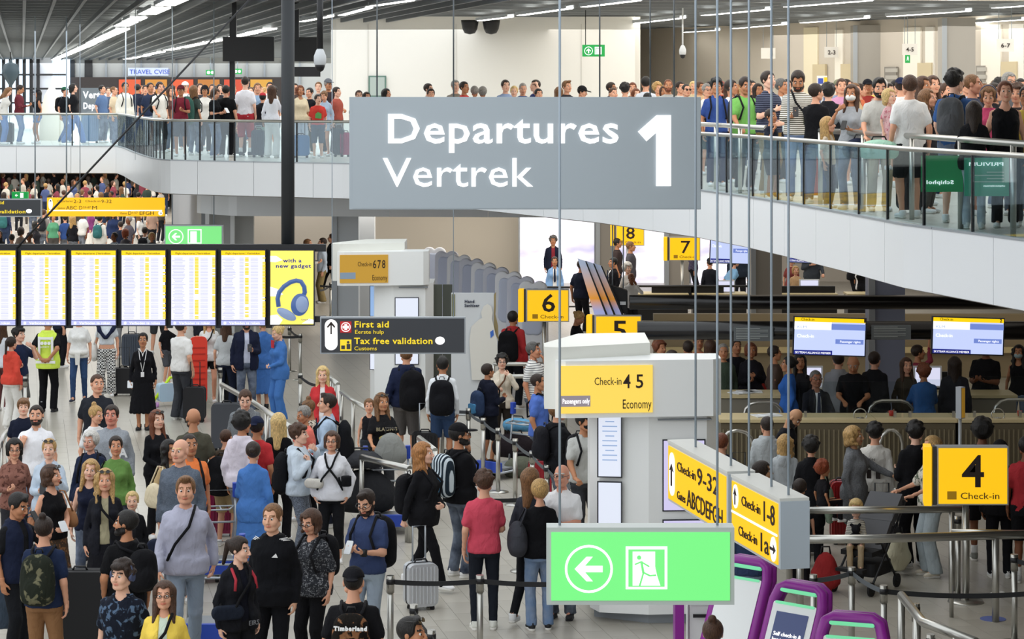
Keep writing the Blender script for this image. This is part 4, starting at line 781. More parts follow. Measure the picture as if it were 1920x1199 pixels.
for i, (px, py) in enumerate(((394, 136), (445, 134))): b = Board('exit_sign', ('first' if i == 0 else 'second')+' small green exit lamp on the far upper wall, '+('beside the orange shop' if i == 0 else 'under the black monitors'), 'sign', px-8, py-5, px+8, py+5, 150, .2, GRN2, GRN2, .02); b.oval('arrow_disc', px-3, py, 3, 3, WHT); b.oval('figure', px+4, py, 2.5, 3, WHT); b.wires([px], 100, .03)
for i, (px, py, w) in enumerate(((1702, 110, 9), (1870, 105, 11))):
    b = Board('exit_sign', 'small green emergency door sign below the queue number '+('4-5' if i == 0 else '6-7'), 'sign', px-w/2, py-8, px+w/2, py+8, 66, .05, GRN2, GRN2, .01); b.poly('figure', [(px-2, py+5), (px-1, py-4), (px+1, py-4), (px+2, py+5), (px, py)], WHT)
    b.wires([px], 3, .008)
# queue number boards
for n_, x0, y0, x1, y1, Y in (('1', 1427, 90, 1454, 110, 72), ('2-3', 1546, 88, 1572, 108, 70), ('4-5', 1692, 82, 1720, 103, 64), ('6-7', 1869, 73, 1901, 97, 58)):
    b = Board('queue_number', 'white hanging board numbered %s over the upper queue' % n_, 'sign', x0, y0, x1, y1, Y, .03, mat('board_white', '#e6e3dc', .5)); c = (x0+x1)/2; w = 2 if n_ == '1' else (7 if n_ != '6-7' else 8.5); b.txt(n_, c-w, c+w, (y0+y1)/2+4, 8, INK, bold=.004); b.wires([x0+4, x1-4], 3, .008)
# flight screens
SW = mat('screen_white', '#f0f0ff', .5, emit=.95); SY = mat('screen_yellow', '#ffd400', .5, emit=.95); ST = mat('screen_text', '#c2c4e4', .5, emit=.85); SL = mat('screen_lavender', '#b9bdf2', .5, emit=.9)
YS = 39.5; cols = [(-55, 31), (38, 125), (132, 219), (226, 312), (319, 406), (413, 499)]
fr = thing('display_rig', 'black steel frame and thick round post carrying the flight screens', 'frame', (0, YS+.04, 2.5)); ks = F/YS
bx('top_beam', ((270-960)/ks, .1, CAMZ-(466-HZ)/ks-2.5), (680/ks, .12, .12), BLACK, fr); bx('bottom_beam', ((270-960)/ks, .1, CAMZ-(600-HZ)/ks-2.5), (680/ks, .1, .1), BLACK, fr)
for px in (34, 128, 222, 316, 409, 503): bx('upright', ((px-960)/ks, .1, CAMZ-(540-HZ)/ks-2.5), (.1, .08, 1.35), BLACK, fr)
MB().cyl(((537-960)/ks, .22, .6), .11, 5.1, 24).build('round_post', mat('post_charcoal', '#24282c', .5), fr)
MB().tube([(at(30, 466, YS).x, 0, at(30, 466, YS).z-2.5), (at(478, -12, YS+2).x, 2, at(478, -12, YS+2).z-2.5)], .018, 8).build('brace_cable', BLACK, fr)
for i, (x0, x1) in enumerate(cols):
    nm = ('cut off by the frame edge', 'above the man in the yellow safety vest', 'second to the right of the one above the yellow vest man'.replace('second', 'next'), 'above the woman with the white lanyard', 'above the man in the white ringer shirt', 'directly beside the yellow headphone advert')[i]
    b = Board('flight_screen', 'tall flight departures screen '+nm, 'screen', x0, 468, x1, 612, YS, .1, FRAME, SW, .02, None)
    rr = random.Random(i); b.rect('header', x0+2, 470, x1-2, 479, SY); b.txt('Flight departures | Vertrekken', x0+10, x1-12, 477, 4, mat('header_ink', '#6a5a20', .5, emit=.1), y=-.018)
    m_ = MB(); t_ = MB(); y_ = MB()
    for r_ in range(42):
        py = 484+r_*2.75
        t_.box((b.X(x0+16), -.013, b.Z(py)), (26/b.k*rr.uniform(.5, 1), .004, .010)); t_.box((b.X(x0+40), -.013, b.Z(py)), (8/b.k, .004, .010)); t_.box((b.X(x0+64), -.013, b.Z(py)), (14/b.k, .004, .008))
        if rr.random() < .88: y_.box((b.X(x0+50), -.015, b.Z(py)), (7/b.k, .004, .019))
        if rr.random() < .85: y_.box((b.X(x0+82), -.015, b.Z(py)), (5.5/b.k, .004, .019))
    t_.build('text_rows', ST, b.sur, 'stuff'); y_.build('yellow_cells', SY, b.sur, 'stuff')
    b.rect('footer', x0+2, 601, x1-2, 610, SL); b.rect('footer_line', x0+2, 600, x1-2, 601.2, NAVY); b.txt('Verboden te roken', x0+17, x1-12, 608, 4.6, WHT, y=-.018); b.oval('footer_icon', x0+9, 606, 2.5, 2.5, WHT, y=-.017)
b = Board('advert_screen', 'yellow advert screen showing blue headphones under with a new gadget', 'screen', 505, 468, 590, 611, YS, .1, FRAME, mat('advert_yellow', '#fff06a', .5, emit=.95), .02)
b.txt('with a', 531, 566, 492, 7, NAVY, bold=.004); b.txt('new gadget', 517, 583, 502, 7, NAVY, bold=.004)
for P in ([(507, 480), (518, 480), (530, 488), (516, 492), (507, 491)], [(507, 538), (520, 542), (531, 552), (522, 556), (507, 556)], [(566, 607), (580, 598), (588, 600), (588, 607)], [(507, 592), (520, 590), (530, 600), (524, 609), (507, 609)]): b.poly('cloud', P, WHT, y=-.011)
HB = mat('headphone_blue', '#5a7fc9', .3, emit=.35); HB2 = mat('headphone_pale', '#a9c0ec', .3, emit=.4); m_ = MB(); m_.tube([(b.X(x), -.05, b.Z(y)) for x, y in ((523, 575), (521, 560), (524, 548), (533, 537), (545, 529), (556, 526), (565, 528), (571, 538), (572, 548), (569, 556))], .038, 8); m_.build('headband', HB, b.t)
e_ = Field((-.25, -.25, -.25), (.25, .25, .25), .02); e_.ell((0, 0, 0), (.15, .06, .19), 0); V, Q = e_.mesh(); o = obj('ear_cup', mesh_np('ear_cup', V, Q), HB, b.t); o.location = (b.X(563), -.08, b.Z(571)); o.rotation_euler.y = .2; o = obj('ear_disc', o.data, HB2, b.t); o.location = (b.X(567), -.12, b.Z(570)); o.scale = (.7, .7, .72)
e_ = Field((-.25, -.25, -.25), (.25, .25, .25), .02); e_.ell((0, 0, 0), (.18, .05, .08), 0); V, Q = e_.mesh(); o = obj('ear_cup', mesh_np('ear_cup', V, Q), HB2, b.t); o.location = (b.X(538), -.08, b.Z(589)); o.rotation_euler.y = .5; b.txt('Schiphol', 565, 582, 601, 3, NAVY, y=-.02)
# monitors and cctv over the upper floor
t = thing('monitor_cluster', 'black monitors on a pole under the upper ceiling, backs to the hall', 'monitor', (at(500, 92, 55).x, 55, at(500, 92, 55).z)); k = F/55
bx('monitor', ((466-500)/k, 0, 0), (96/k, .1, 46/k), BLKPL, t); bx('monitor', ((558-500)/k, .4, 0), (66/k, .1, 46/k), BLKPL, t, rz=.15); bx('monitor', ((540-500)/k, 5, -40/k), (56/k, .1, 20/k), BLKPL, t)
for px in (437, 555): bx('pole', ((px-500)/k, .25, .9), (.1, .1, 1.4), BLACK, t)
bx('pole', ((431-500)/k, .5, -.2), (.12, .12, 1.9), BLACK, t)
for nm, px, py, Y, r in (('white dome camera on a black pole beside the round post', 600, 112, 38, 11.5), ('small white dome camera hanging before the upper right wall', 1280, 97, 60, 6.5)):
    p = at(px, py, Y); k = F/Y; t = thing('dome_camera', nm, 'camera', p); MB().lathe([(r*.3/k, r*1.9/k), (r*.6/k, r*1.6/k), (r/k, r*.6/k), (r*1.02/k, 0), (r*.95/k, -r*.7/k), (r*.5/k, -r*1.2/k)][::-1], (0, 0, 0), 20).build('housing', mat('camera_white', '#c9cdd0', .4), t); MB().lathe([(r*.1/k, -r*2.0/k), (r*.55/k, -r*1.75/k), (r*.8/k, -r*1.15/k), (r*.82/k, -r*.8/k)], (0, 0, 0), 20).build('lens_dome', BLKPL, t); MB().cyl((0, 0, r*1.8/k), (.05 if px == 600 else .02), 120/k, 12).build('pole', BLACK if px == 600 else WHITE, t)
for px in (881, 921): p = at(px, 42, 64.5); o = obj('loudspeaker', MB().lathe([(.02, -.32), (.14, -.29), (.2, -.18), (.23, -.02), (.24, .06)], (0, 0, 0), 20).mesh('loudspeaker'), BLKPL); o.location = p; tag(o, 'black round loudspeaker under the upper ceiling, %s of the pair' % ('nearer the dark monitors' if px == 881 else 'nearer the green exit sign'), 'loudspeaker')
# notices upstairs
b = Board('notice_board', 'tall glass notice panel with a grey picture on the white upper wall', 'notice', 691, 142, 724, 182, 65.48, .05, mat('notice_green', '#5e7d72', .4), mat('notice_grey', '#a9b5b0', .4), .04)
b = Board('vertrek_sign', 'distant grey sign with white letters Ver over De behind the upper queue', 'sign', 152, 165, 218, 241, 100, .3, mat('far_sign', '#8d99a6', .5)); b.txt('Vertrek', 156, 213, 184, 13, WHT, bold=.02); b.txt('Departures', 156, 216, 204, 12, WHT, bold=.02)
o = obj('white_dome', MB().lathe([(2.0, 0), (1.95, .6), (1.7, 1.2), (1.2, 1.7), (.5, 2.0), (.05, 2.05)], (0, 0, 0), 28).mesh('white_dome'), mat('dome_lit', '#e8e0d2', .5)); o.location = at(97, 215, 78)*1; o.location.z = UP; o.scale = (.2, .2, .85); tag(o, 'pale segmented dome behind the walkers on the upper floor', 'dome')
t = thing('hanging_ornament', 'dark diamond shaped ornament hanging before the far left window', 'ornament', at(20, 136, 120)); MB().lathe([(.02, -.75), (.3, -.3), (.45, 0), (.35, .4), (.1, .5), (.02, .7)], (0, 0, 0), 4).build('body', mat('ornament', '#2c3d46', .6), t); MB().cyl((0, 0, .6), .03, 1.2, 6).build('rod', BLACK, t)
# numbered check-in signs on poles
def gate(n_, px0, py0, px1, py1, Y, label, side=12):
    k = F/Y; b = Board('check_in_sign', label, 'sign', px0, py0, px1, py1, Y, .16, ALU, YEL, .018); zc = b.h
    w = (px1-px0); cx = (px0+px1)/2; b.txt(n_, cx-w*.155, cx+w*.155, py0+(py1-py0)*.68, (py1-py0)*.56, INK, bold=.012 if n_ != '7' else .006)
    b.txt('Check-in', cx-w*.18, cx+w*.36, py1-(py1-py0)*.11, (py1-py0)*.115, INK); b.rect('pictogram', px0+w*.14, py1-(py1-py0)*.24, px0+w*.27, py1-(py1-py0)*.1, mat('picto', '#c8960a', .5, emit=.3))
    bx('side_sign', (-.1, .1, b.h/2), (.09, .3, b.h), YEL, b.t, rz=-.12); bx('side_bar', (-.03, .06, b.h/2), (.04, .1, b.h), mat('side_dark', '#3a3f46', .4), b.t)
    pz = at(px0, py1, Y).z
    if pz > .3: MB().cyl((b.w*.42, .08, -pz), .04, pz, 12).build('pole', STEEL, b.t); MB().lathe([(.22, 0), (.21, .02), (.05, .03)], (b.w*.42, .08, -pz), 20).build('base', STEEL, b.t)
    return b
gate('4', 1757, 838, 1891, 948, 28.6, 'large yellow sign numbered 4 Check-in by the steel rails')
gate('6', 987, 543, 1067, 604, 47, 'yellow sign numbered 6 Check-in in front of the white window panels')
gate('5', 1116, 592, 1203, 658, 43, 'yellow sign numbered 5 partly hidden behind the white Economy tower')
gate('7', 1255, 445, 1313, 489, 66, 'yellow sign numbered 7 Check-in just below the balcony'); gate('8', 1155, 420, 1208, 461, 68, 'yellow sign numbered 8 Check-in, farthest of the numbered signs')
# check-in monitors on black tubes
TUBE = mat('tube_black', '#0c0c0e', .25)
for nm, px0, px1, py, d, Y in (('upper thick black tube carrying cables over the check-in desks', 1180, 2000, 567, .26, 43.5), ('lower thick black tube holding the check-in monitors', 1195, 2000, 620, .3, 38.6)):
    z = at(0, py, Y).z; o = MB().tube([(X_(px0, Y), 0, 0), (X_(px1, Y), 0, 0)], d/2, 20).build('cable_tube', TUBE); o.location = (0, Y, z); tag(o, nm, 'tube')
    if Y > 40:
        for q in (1450, 1637, 1850): pass
def checkin_screen(n_, x0, y0, x1, y1, Y, label):
    b = Board('check_in_screen', label, 'screen', x0, y0, x1, y1, Y, .08, FRAME, mat('screen_pale_blue', '#c5d2fb', .5, emit=.95), .02); w, h = x1-x0, y1-y0
    b.rect('yellow_bar', x0+2, y0+2, x1-2, y0+h*.13, SY); b.rect('white_band', x0+2, y0+h*.13, x0+w*.52, y0+h*.33, WHT); b.rect('blue_band', x0+w*.52, y0+h*.17, x1-2, y0+h*.32, mat('band_blue', '#7890dd', .5, emit=.8)); b.rect('navy_bar', x0+2, y0+h*.86, x0+w*.54, y1-2, NAVY); b.rect('rights_bar', x0+w*.58, y0+h*.56, x1-5, y0+h*.68, mat('band_blue', '#7890dd', .5, emit=.8))
    b.txt('Check-in', x0+w*.1, x0+w*.28, y0+h*.105, h*.075, INK, y=-.018); b.txt(n_, x1-w*.07, x1-w*.04, y0+h*.11, h*.09, INK, bold=.004, y=-.018); b.txt('KLM', x0+w*.05, x0+w*.17, y0+h*.3, h*.07, mat('klm_blue', '#9db6e8', .5, emit=.8), y=-.018); b.txt('Check-in', x0+w*.05, x0+w*.28, y0+h*.54, h*.09, WHT, y=-.018); b.txt('Passenger rights', x0+w*.64, x1-w*.08, y0+h*.645, h*.06, WHT, y=-.02); b.txt('SKYTEAM ALLIANCE MEMBER', x0+w*.03, x0+w*.52, y0+h*.95, h*.055, WHT, y=-.018)
    bx('bracket', (b.w/2, .2, b.h*.8), (.2, .25, .12), BLACK, b.t); b.t.rotation_euler.y = .03
    if Y > 50: MB().tube([(b.w/2, .1, b.h*.8), (b.w/2, .1, 3.76-at(0, y1, Y).z)], .03, 8).build('hanger', BLACK, b.t)
    return b
checkin_screen('1', 1486, 593, 1623, 666, 37.5, 'check-in monitor on the black tube, left of the blue grey column'); checkin_screen('2', 1746, 593, 1882, 664, 37.5, 'check-in monitor on the black tube, right of the blue grey column')
checkin_screen('6', 1330, 428, 1406, 494, 60, 'far check-in monitor just under the balcony beside the sign numbered 7'); checkin_screen('5', 1476, 430, 1560, 493, 59.8, 'far check-in monitor mostly hidden by the balcony edge')
for i, (x0, x1, y0) in enumerate(((1376, 1450, 613), (1634, 1708, 610))):
    b = Board('notice_plate', 'grey printed notice plate hanging %s the monitor numbered 1' % ('to the kiosk side of' if i == 0 else 'between the column and'), 'notice', x0, y0, x1, y0+27, 38.42, .03, mat('plate_grey', '#60666a', .4)); [b.rect('text_line', x0+4, y0+3+j*3, x0+4+(60 if j % 3 else 45), y0+4+j*3, mat('plate_text', '#aab0b0', .5)) for j in range(7)]
PLATES = None
# cloud posters (backlit wall graphics)
cp_ = bpy.data.materials.new('cloud_poster'); nt, b_ = nodes(cp_); n_ = nt.nodes.new('ShaderNodeTexNoise'); n_.inputs['Scale'].default_value = .55; n_.inputs['Detail'].default_value = 5; tc = nt.nodes.new('ShaderNodeTexCoord'); mp = nt.nodes.new('ShaderNodeMapping'); mp.inputs['Scale'].default_value = (1, 1, 2.6); nt.links.new(tc.outputs['Object'], mp.inputs[0]); nt.links.new(mp.outputs[0], n_.inputs['Vector'])
r_ = nt.nodes.new('ShaderNodeValToRGB'); r_.color_ramp.elements[0].color = (*hexc('#b9b4dc'), 1); r_.color_ramp.elements[1].color = (*hexc('#f6f4fd'), 1); r_.color_ramp.elements[0].position = .34; r_.color_ramp.elements[1].position = .52; nt.links.new(n_.outputs['Fac'], r_.inputs[0]); nt.links.new(r_.outputs[0], b_.inputs['Base Color']); nt.links.new(r_.outputs[0], b_.inputs['Emission Color']); b_.inputs['Emission Strength'].default_value = .85
for i, (x0, x1) in enumerate(((972, 1117), (1157, 1248), (1293, 1410))): b = Board('cloud_poster', 'backlit wall poster of pale clouds '+('behind the man in the dark suit', 'beside the farthest yellow sign', 'below the far check-in monitor')[i], 'poster', x0, 396, x1, 536, 75.6, .08, ALU, cp_, .05)
# angled gradient screens
gm = bpy.data.materials.new('sunset_graphic'); nt, b_ = nodes(gm); tc = nt.nodes.new('ShaderNodeTexCoord'); sp = nt.nodes.new('ShaderNodeSeparateXYZ'); nt.links.new(tc.outputs['Generated'], sp.inputs[0]); r_ = nt.nodes.new('ShaderNodeValToRGB'); e = r_.color_ramp.elements; e[0].color = (*hexc('#a9b0e0'), 1); e[0].position = .08; e[1].color = (*hexc('#a8b4cc'), 1); e[1].position = .9; q = e.new(.3); q.color = (*hexc('#e89a30'), 1); q = e.new(.6); q.color = (*hexc('#c9a89c'), 1); nt.links.new(sp.outputs[2], r_.inputs[0]); nt.links.new(r_.outputs[0], b_.inputs['Base Color']); nt.links.new(r_.outputs[0], b_.inputs['Emission Color']); b_.inputs['Emission Strength'].default_value = .35
t = thing('angled_screens', 'bank of tall slanted screens with sunset graphics beside the sign numbered 5', 'screen', at(1120, 590, 44)); k = F/44
for i in range(3):
    P = [(1083+i*15, 485+i*5), (1098+i*15, 490+i*5), (1136+i*15, 592), (1115+i*14, 592)]; o = MB().prism([((a-1120)/k, (590-b_2)/k) for a, b_2 in P][::-1], .06, Matrix.Translation((0, .1*i, 0))).build('screen_panel', gm, t); 
    P = [(1097+i*15, 490+i*5), (1100+i*15, 491+i*5), (1140+i*15, 592), (1136+i*15, 592)]; MB().prism([((a-1120)/k, (590-b_2)/k) for a, b_2 in P][::-1], .09, Matrix.Translation((0, .1*i, 0))).build('screen_edge', BLKPL, t)
MB().prism([((a-1120)/k, (590-c)/k) for a, c in ((1140, 536), (1178, 548), (1178, 590), (1160, 592))][::-1], .3, Matrix.Translation((0, .4, 0))).build('rear_box', BLKPL, t); [MB().tube([(q, .5, (590-545)/k), (q, .5, 3.76-t.location.z)], .012, 8).build('hanger', CABLE, t) for q in (.3, .5)]; bx('white_label', ((1169-1120)/k, .23, (590-571)/k), (11/k, .02, 6/k), WHITE, t)
# tall white totem towers with sign heads
TW = mat('totem_white', '#f1f3f2', .35); TW2 = mat('totem_grey', '#e6e6de', .4); SCB = mat('totem_screen', '#e6ecfb', .5, emit=.8); SCP = mat('totem_screen_blue', '#9cc0f0', .5, emit=.7)
def totem(label, bxp, Y, nums, xs, bases, faceM, passenger, blue):
    """x positions are pixels at the tower's own distance"""
    k = F/Y; t = thing('check_in_totem', label, 'totem', (X_(bxp, Y), Y, 0)); X = lambda px: (px-bxp)/k; Z = lambda py: CAMZ-(py-HZ)/k
    x0, xm, x1, yt0, yb0, back = xs
    m = MB(); m.slab([(X(x0), -.25), (X(x0)+.12, -.3), (X(x1)-.1, -.12), (X(x1), 0), (X(x1), .5), (X(x0)+.1, .5)], Z(yb0), Z(yt0)); m.build('sign_head', TW, t)
    m = MB(); m.slab([(X(x0)-.12, -.1), (X(x0)+.05, -.15), (X(back), .35), (X(back), 1.5), (X(back)-.8, 1.4), (X(x0)-.12, .3)], Z(yb0)+.08, Z(yt0)+.14); m.build('sign_top', TW2, t)
    fx0, fx1 = X(x0)+.05, X(xm); an = atan2(.18, X(x1)-X(x0)-.2); f = bpy.data.objects.new('yellow_panel', None); h = Z(yt0)-Z(yb0)
    pan = bx('yellow_panel', ((fx0+fx1)/2, -.31+.5*(fx1-fx0)*tan(an), (Z(yt0)+Z(yb0))/2-.0), ((fx1-fx0), .03, h*.83), faceM, t, rz=an)
    wv = fx1-fx0
    def tx(s, a, b, zf, c, m_=INK, bold=0.): xa = fx0+wv*a; o = fit(s, t, m_, xa, fx0+wv*b, Z(yb0)+h*zf, c*h, -.335+(xa-fx0)*tan(an), bold); o.rotation_euler.z = an; return o
    tx('Check-in', .37, .66, .58, .14); 
    for i, n_ in enumerate(nums): tx(n_, (.68 if len(nums) == 2 else .68)+i*(.13 if len(nums) == 2 else .095), (.76 if len(nums) == 2 else .75)+i*(.13 if len(nums) == 2 else .095), .52, .25, bold=.004)
    tx('Economy', .67, .98, .16, .17)
    q = bx('passengers_label', (fx0+wv*.17, -.328+wv*.17*tan(an), Z(yb0)+h*.3), (wv*.32, .006, h*.19), mat('label_lilac', '#c9bcc8' if passenger else '#a9c0d8', .5, emit=.3), t, rz=an)
    if passenger: tx('Passengers only', .03, .32, .26, .09, WHT, .002)
    a0, ac, a1 = bases; m = MB(); m.slab([(X(a0), .35), (X(a0)+.1, .08), (X(ac), -.05), (X(a1)-.15, .02), (X(a1), .2), (X(a1), 1.2), (X(a0), 1.2)], .12, Z(yb0)+.02); m.build('tower', TW, t); bx('tower_joint', ((X(ac)+X(a1))/2, .0, Z(yb0)-.05), (X(a1)-X(ac)-.2, .12, .015), GREYP, t, rz=.05)
    m = MB(); m.slab([(X(a0)+.05, .4), (X(ac), .05), (X(a1)-.15, .1), (X(a1)-.05, 1.1), (X(a0)+.1, 1.1)], 0, .13); m.build('plinth', GREYP, t)
    return t, X, Z
t, X, Z = totem('near white tower sign reading Check-in 4 5 Economy, Passengers only', 1230, 27.5, '45', (1040, 1222, 1352, 672, 778, 1222), (1108, 1216, 1350), YELP, True, False)
def scr(t, cx, z, w, h, y, m, rz=0., label=None):
    o = bx('screen_bezel', (cx, y+.012, z), (w+.03, .02, h+.03), FRAME, t, rz=rz); s = bx('screen', (cx, y, z), (w, .02, h), m, t, rz=rz); return s
for py0, py1 in ((777, 893), (905, 1012)): scr(t, X(1143), (Z(py0)+Z(py1))/2, 42/(F/27.5), (py1-py0)/(F/27.5), -.03, SCB, -.13)
for py0, py1 in ((826, 956), (976, 1060)): scr(t, X(1282), (Z(py0)+Z(py1))/2, 76/(F/27.5), (py1-py0)/(F/27.5), -.035, mat('totem_screen_lilac', '#d6cff5', .5, emit=.8), .05)
for i in range(9): bx('screen_line', (X(1143), -.045, Z(790+i*9)), (.17*(1 if i % 3 else .6), .005, .012), mat('line_blue', '#a9c4ee', .5, emit=.6), t, rz=-.13)
t, X, Z = totem('far white tower sign reading Check-in 6 7 8 Economy', 730, 46, '678', (634, 729, 804, 471, 534, 757), (692, 738, 812), YELD, False, True)
scr(t, X(704), (Z(538)+Z(594))/2, .22, 56/97.8, .12, SCP, -.3); scr(t, X(763), (Z(560)+Z(598))/2, 42/97.8, 40/97.8, -.05, SCB, .05); scr(t, X(704), (Z(664)+Z(694))/2, .22, 30/97.8, .1, SCB, -.3); scr(t, X(763), (Z(664)+Z(676))/2, 42/97.8, .25, -.05, SCB, .05)
# white cabin-window panels standing in a row
e_ = Field((-.5, -.1, -.1), (.5, .1, 2.5), .03); 
for k_ in range(1): e_.cap((-.14, 0, .25), (-.14, 0, 2.0), .2, .17, k=.02); e_.cap((.14, 0, .25), (.14, 0, 2.0), .2, .17, k=.02); e_.ell((0, 0, 1.1), (.25, .2, 1.0), .04); e_.cut(lambda x, y, z: np.abs(y)-.05)
V, Q = e_.mesh(); cw = mesh_np('cabin_panel', V, Q); e_ = Field((-.4, -.1, -.1), (.4, .1, 2.5), .03); e_.cap((-.08, 0, 1.2), (-.08, 0, 1.9), .15, .13, k=.02); e_.cap((.08, 0, 1.2), (.08, 0, 1.9), .15, .13, k=.02); e_.cut(lambda x, y, z: np.abs(y)-.03); V, Q = e_.mesh(); cw2 = mesh_np('window_field', V, Q)
for i in range(9):
    f_ = i/8; px = 815+f_*185; Y = 60-f_*10.5; cc = '#e6e8ee' if i % 2 == 0 else '#c9ccda'; t = thing('cabin_panel', 'white rounded cabin window panel standing in the slanting row behind the sanitiser board', 'panel', (X_(px, Y), Y, 0), -.35, 'cabin window panels in a slanting row'); obj('panel_body', cw, mat('cabin_%d' % (i % 2), cc, .4), t); o = obj('window_field', cw2, mat('cabin_blue', '#c3cbe0' if i % 2 == 0 else '#b4bcd4', .4), t); o.location = (0, -.05, 0)
# hand sanitiser board with cut-out figures
b = Board('sanitiser_board', 'grey Hand Sanitiser information board with a white cut-out figure', 'board', 846, 550, 926, 779, 45, .08, mat('board_grey', '#cdd1d4', .5)); b.txt('Hand', 871, 889, 568, 5.5, mat('ink_navy', '#1b2440', .5), bold=.004); b.txt('Sanitiser', 871, 899, 575.5, 5.5, mat('ink_navy', '#1b2440', .5), bold=.004); b.rect('olive_edge', 847, 552, 853, 600, mat('olive', '#7d7f5e', .6))
P = [(885, 712), (880, 640), (884, 612), (897, 600), (904, 596), (902, 586), (907, 574), (914, 570), (921, 574), (924, 586), (922, 597), (926, 612), (932, 640), (935, 712)]; b.poly('cut_out_figure', P, mat('cutout', '#dcdad2', .5), y=-.05, t=.03); b.poly('blue_mark', [(919, 622), (925, 618), (926, 628), (920, 634)], mat('mark_blue', '#3a6ac0', .5), y=-.07)
P = [(914, 596), (916, 582), (920, 568), (927, 552), (930, 548), (930, 575), (929, 590), (934, 612), (935, 640)]; b.poly('poster_figure', P, mat('poster_hair', '#9a8a60', .6), y=.02, t=.03)
for x0, x1, c in ((807, 829, '#55594f'), (830, 848, '#4a4e46')): b = Board('divider_panel', 'dark grey divider panel beside the Check-in 6 7 8 tower, %s half' % ('wide' if x0 == 807 else 'narrow'), 'panel', x0, 534, x1, 760, 46.5, .06, mat('divider_%s' % c[1:], c, .5), None)
b = Board('banner', 'green banner inside the balustrade glass with mirrored white lettering', 'banner', 1727, 292, 1806, 360, 28.9, .01, mat('banner_green', '#3fae6c', .5)); b.txt('Schiphol', 1737, 1788, 345, 7, WHT, bold=.003, mirror=True)  # a sign's reflection in the glass, modelled as a coloured panel
b = Board('banner', 'teal banner inside the balustrade glass with the mirrored word PRIVIUM', 'banner', 1808, 296, 1892, 368, 27.9, .01, mat('banner_teal', '#4fb894', .5)); b.txt('PRIVIUM', 1818, 1882, 311, 7, WHT, mirror=True); [b.rect('text_line', 1850-(j % 2)*30, 322+j*6, 1882, 324+j*6, mat('banner_text', '#bfe6d2', .5)) for j in range(4)]  # second panel painted in place of the reflection in the glass
b.txt('schiphol.nl/privium', 1844, 1884, 350, 3, WHT, mirror=True)
b = Board('yellow_info_sign', 'slim yellow angled sign on a white pole among the check-in desks', 'sign', 1802, 727, 1814, 786, 35, .1, ALU, mat('amber', '#c9962c', .5, emit=.3), .015); MB().cyl((b.w*.4, .05, -at(0, 786, 35).z), .025, at(0, 786, 35).z, 10).build('pole', ALU, b.t); b.t.rotation_euler.z = .7
b = Board('counter_poster', 'small purple and yellow information stand among the upper queue', 'poster', 1532, 142, 1551, 162, 52, .04, mat('poster_white', '#eceae6', .5)); b.rect('blue_block', 1534, 147, 1543, 157, mat('poster_blue', '#3c55b0', .5)); b.rect('yellow_block', 1545, 145, 1551, 160, mat('poster_yellow', '#f0c818', .5)); MB().cyl((b.w/2, .02, UP-at(0, 162, 52).z), .03, at(0, 162, 52).z-UP, 8).build('pole', ALU, b.t)
# thin suspension cables seen on their own
for i, px in enumerate((254, 150, 440)): o = MB().tube([at(px, -20, 60), at(px, 300+70*i % 90, 60)], .01, 5).build('suspension_cable', CABLE); tag(o, 'thin vertical steel cable hanging above the flight screens', 'cable', 'cables above the flight screens')
# ------------------------------------------------------------------ rails, posts, desks, kiosks, luggage
# low partition and check-in desks
WOOD = mat('counter_top', '#c9b98f', .45); BRONZE = mat('desk_bronze', '#6e6552', .4, .4); DESKG = mat('desk_grey', '#7d786b', .5)
lo_ = wall('wall_low_partition', (X_(1225, 51), 51), (X_(2000, 51), 51), 0, 1.35, mat('partition_olive', '#9c8f74', .5), .2)
for z in (.6, 1.1): bx('pale_rail', (X_(1610, 50.8), 50.8, z), (8.6, .08, .12), mat('rail_cream', '#e0cf9e', .4), lo_)
def desk(px0, px1, Y, label, z=1.05, ribs=True, body=BRONZE, depth=.75):
    w = (px1-px0)/F*Y; t = thing('check_in_desk', label, 'desk', (X_(px0, Y), Y, 0), 0)
    bx('body', (w/2, depth/2, (z-.04)/2), (w, depth-.06, z-.04), body, t); bx('worktop', (w/2, depth/2, z), (w+.04, depth, .05), WOOD, t); bx('kick_plate', (w/2, .0, .07), (w-.02, .03, .14), STEEL, t)
    if ribs:
        m = MB(); n = int(w/.07); [m.box(((k+.5)*w/n, .015, z*.52), (.022, .03, z-.3)) for k in range(n)]; m.build('ribs', mat('desk_rib', '#8a8068', .4, .4), t, 'stuff')
    return t, w
names = ['bronze ribbed check-in desk behind the woman in the grey puffer jacket', 'bronze ribbed check-in desk where the man in the dark suit sits', 'bronze ribbed check-in desk behind the man in black with glasses', 'bronze ribbed check-in desk at the frame edge above the big yellow sign']
for i, (a, b_2) in enumerate(((1352, 1490), (1496, 1640), (1646, 1792), (1798, 1950))): desk(a, b_2, 36.7, names[i])
for i, (a, b_2, nm) in enumerate(((1352, 1552, 'rear check-in desk with papers, behind the bald bearded man'), (1560, 1640, 'narrow rear check-in desk in front of the grey column'), (1700, 1906, 'rear check-in desk with a pale wooden top beside the man in the blue jacket'))): desk(a, b_2, 39.6, nm, ribs=False, body=DESKG)
for i, (a, b_2, nm) in enumerate(((1300, 1400, 'far check-in desk below the far monitor'), (1440, 1570, 'far dark check-in desk beside the column'), (1590, 1660, 'far check-in desk of the laughing blond attendant'), (1180, 1290, 'far check-in desk beside the angled screens'))): desk(a, b_2, 62, nm, ribs=False, body=mat('desk_black', '#17171a', .4), z=.8)
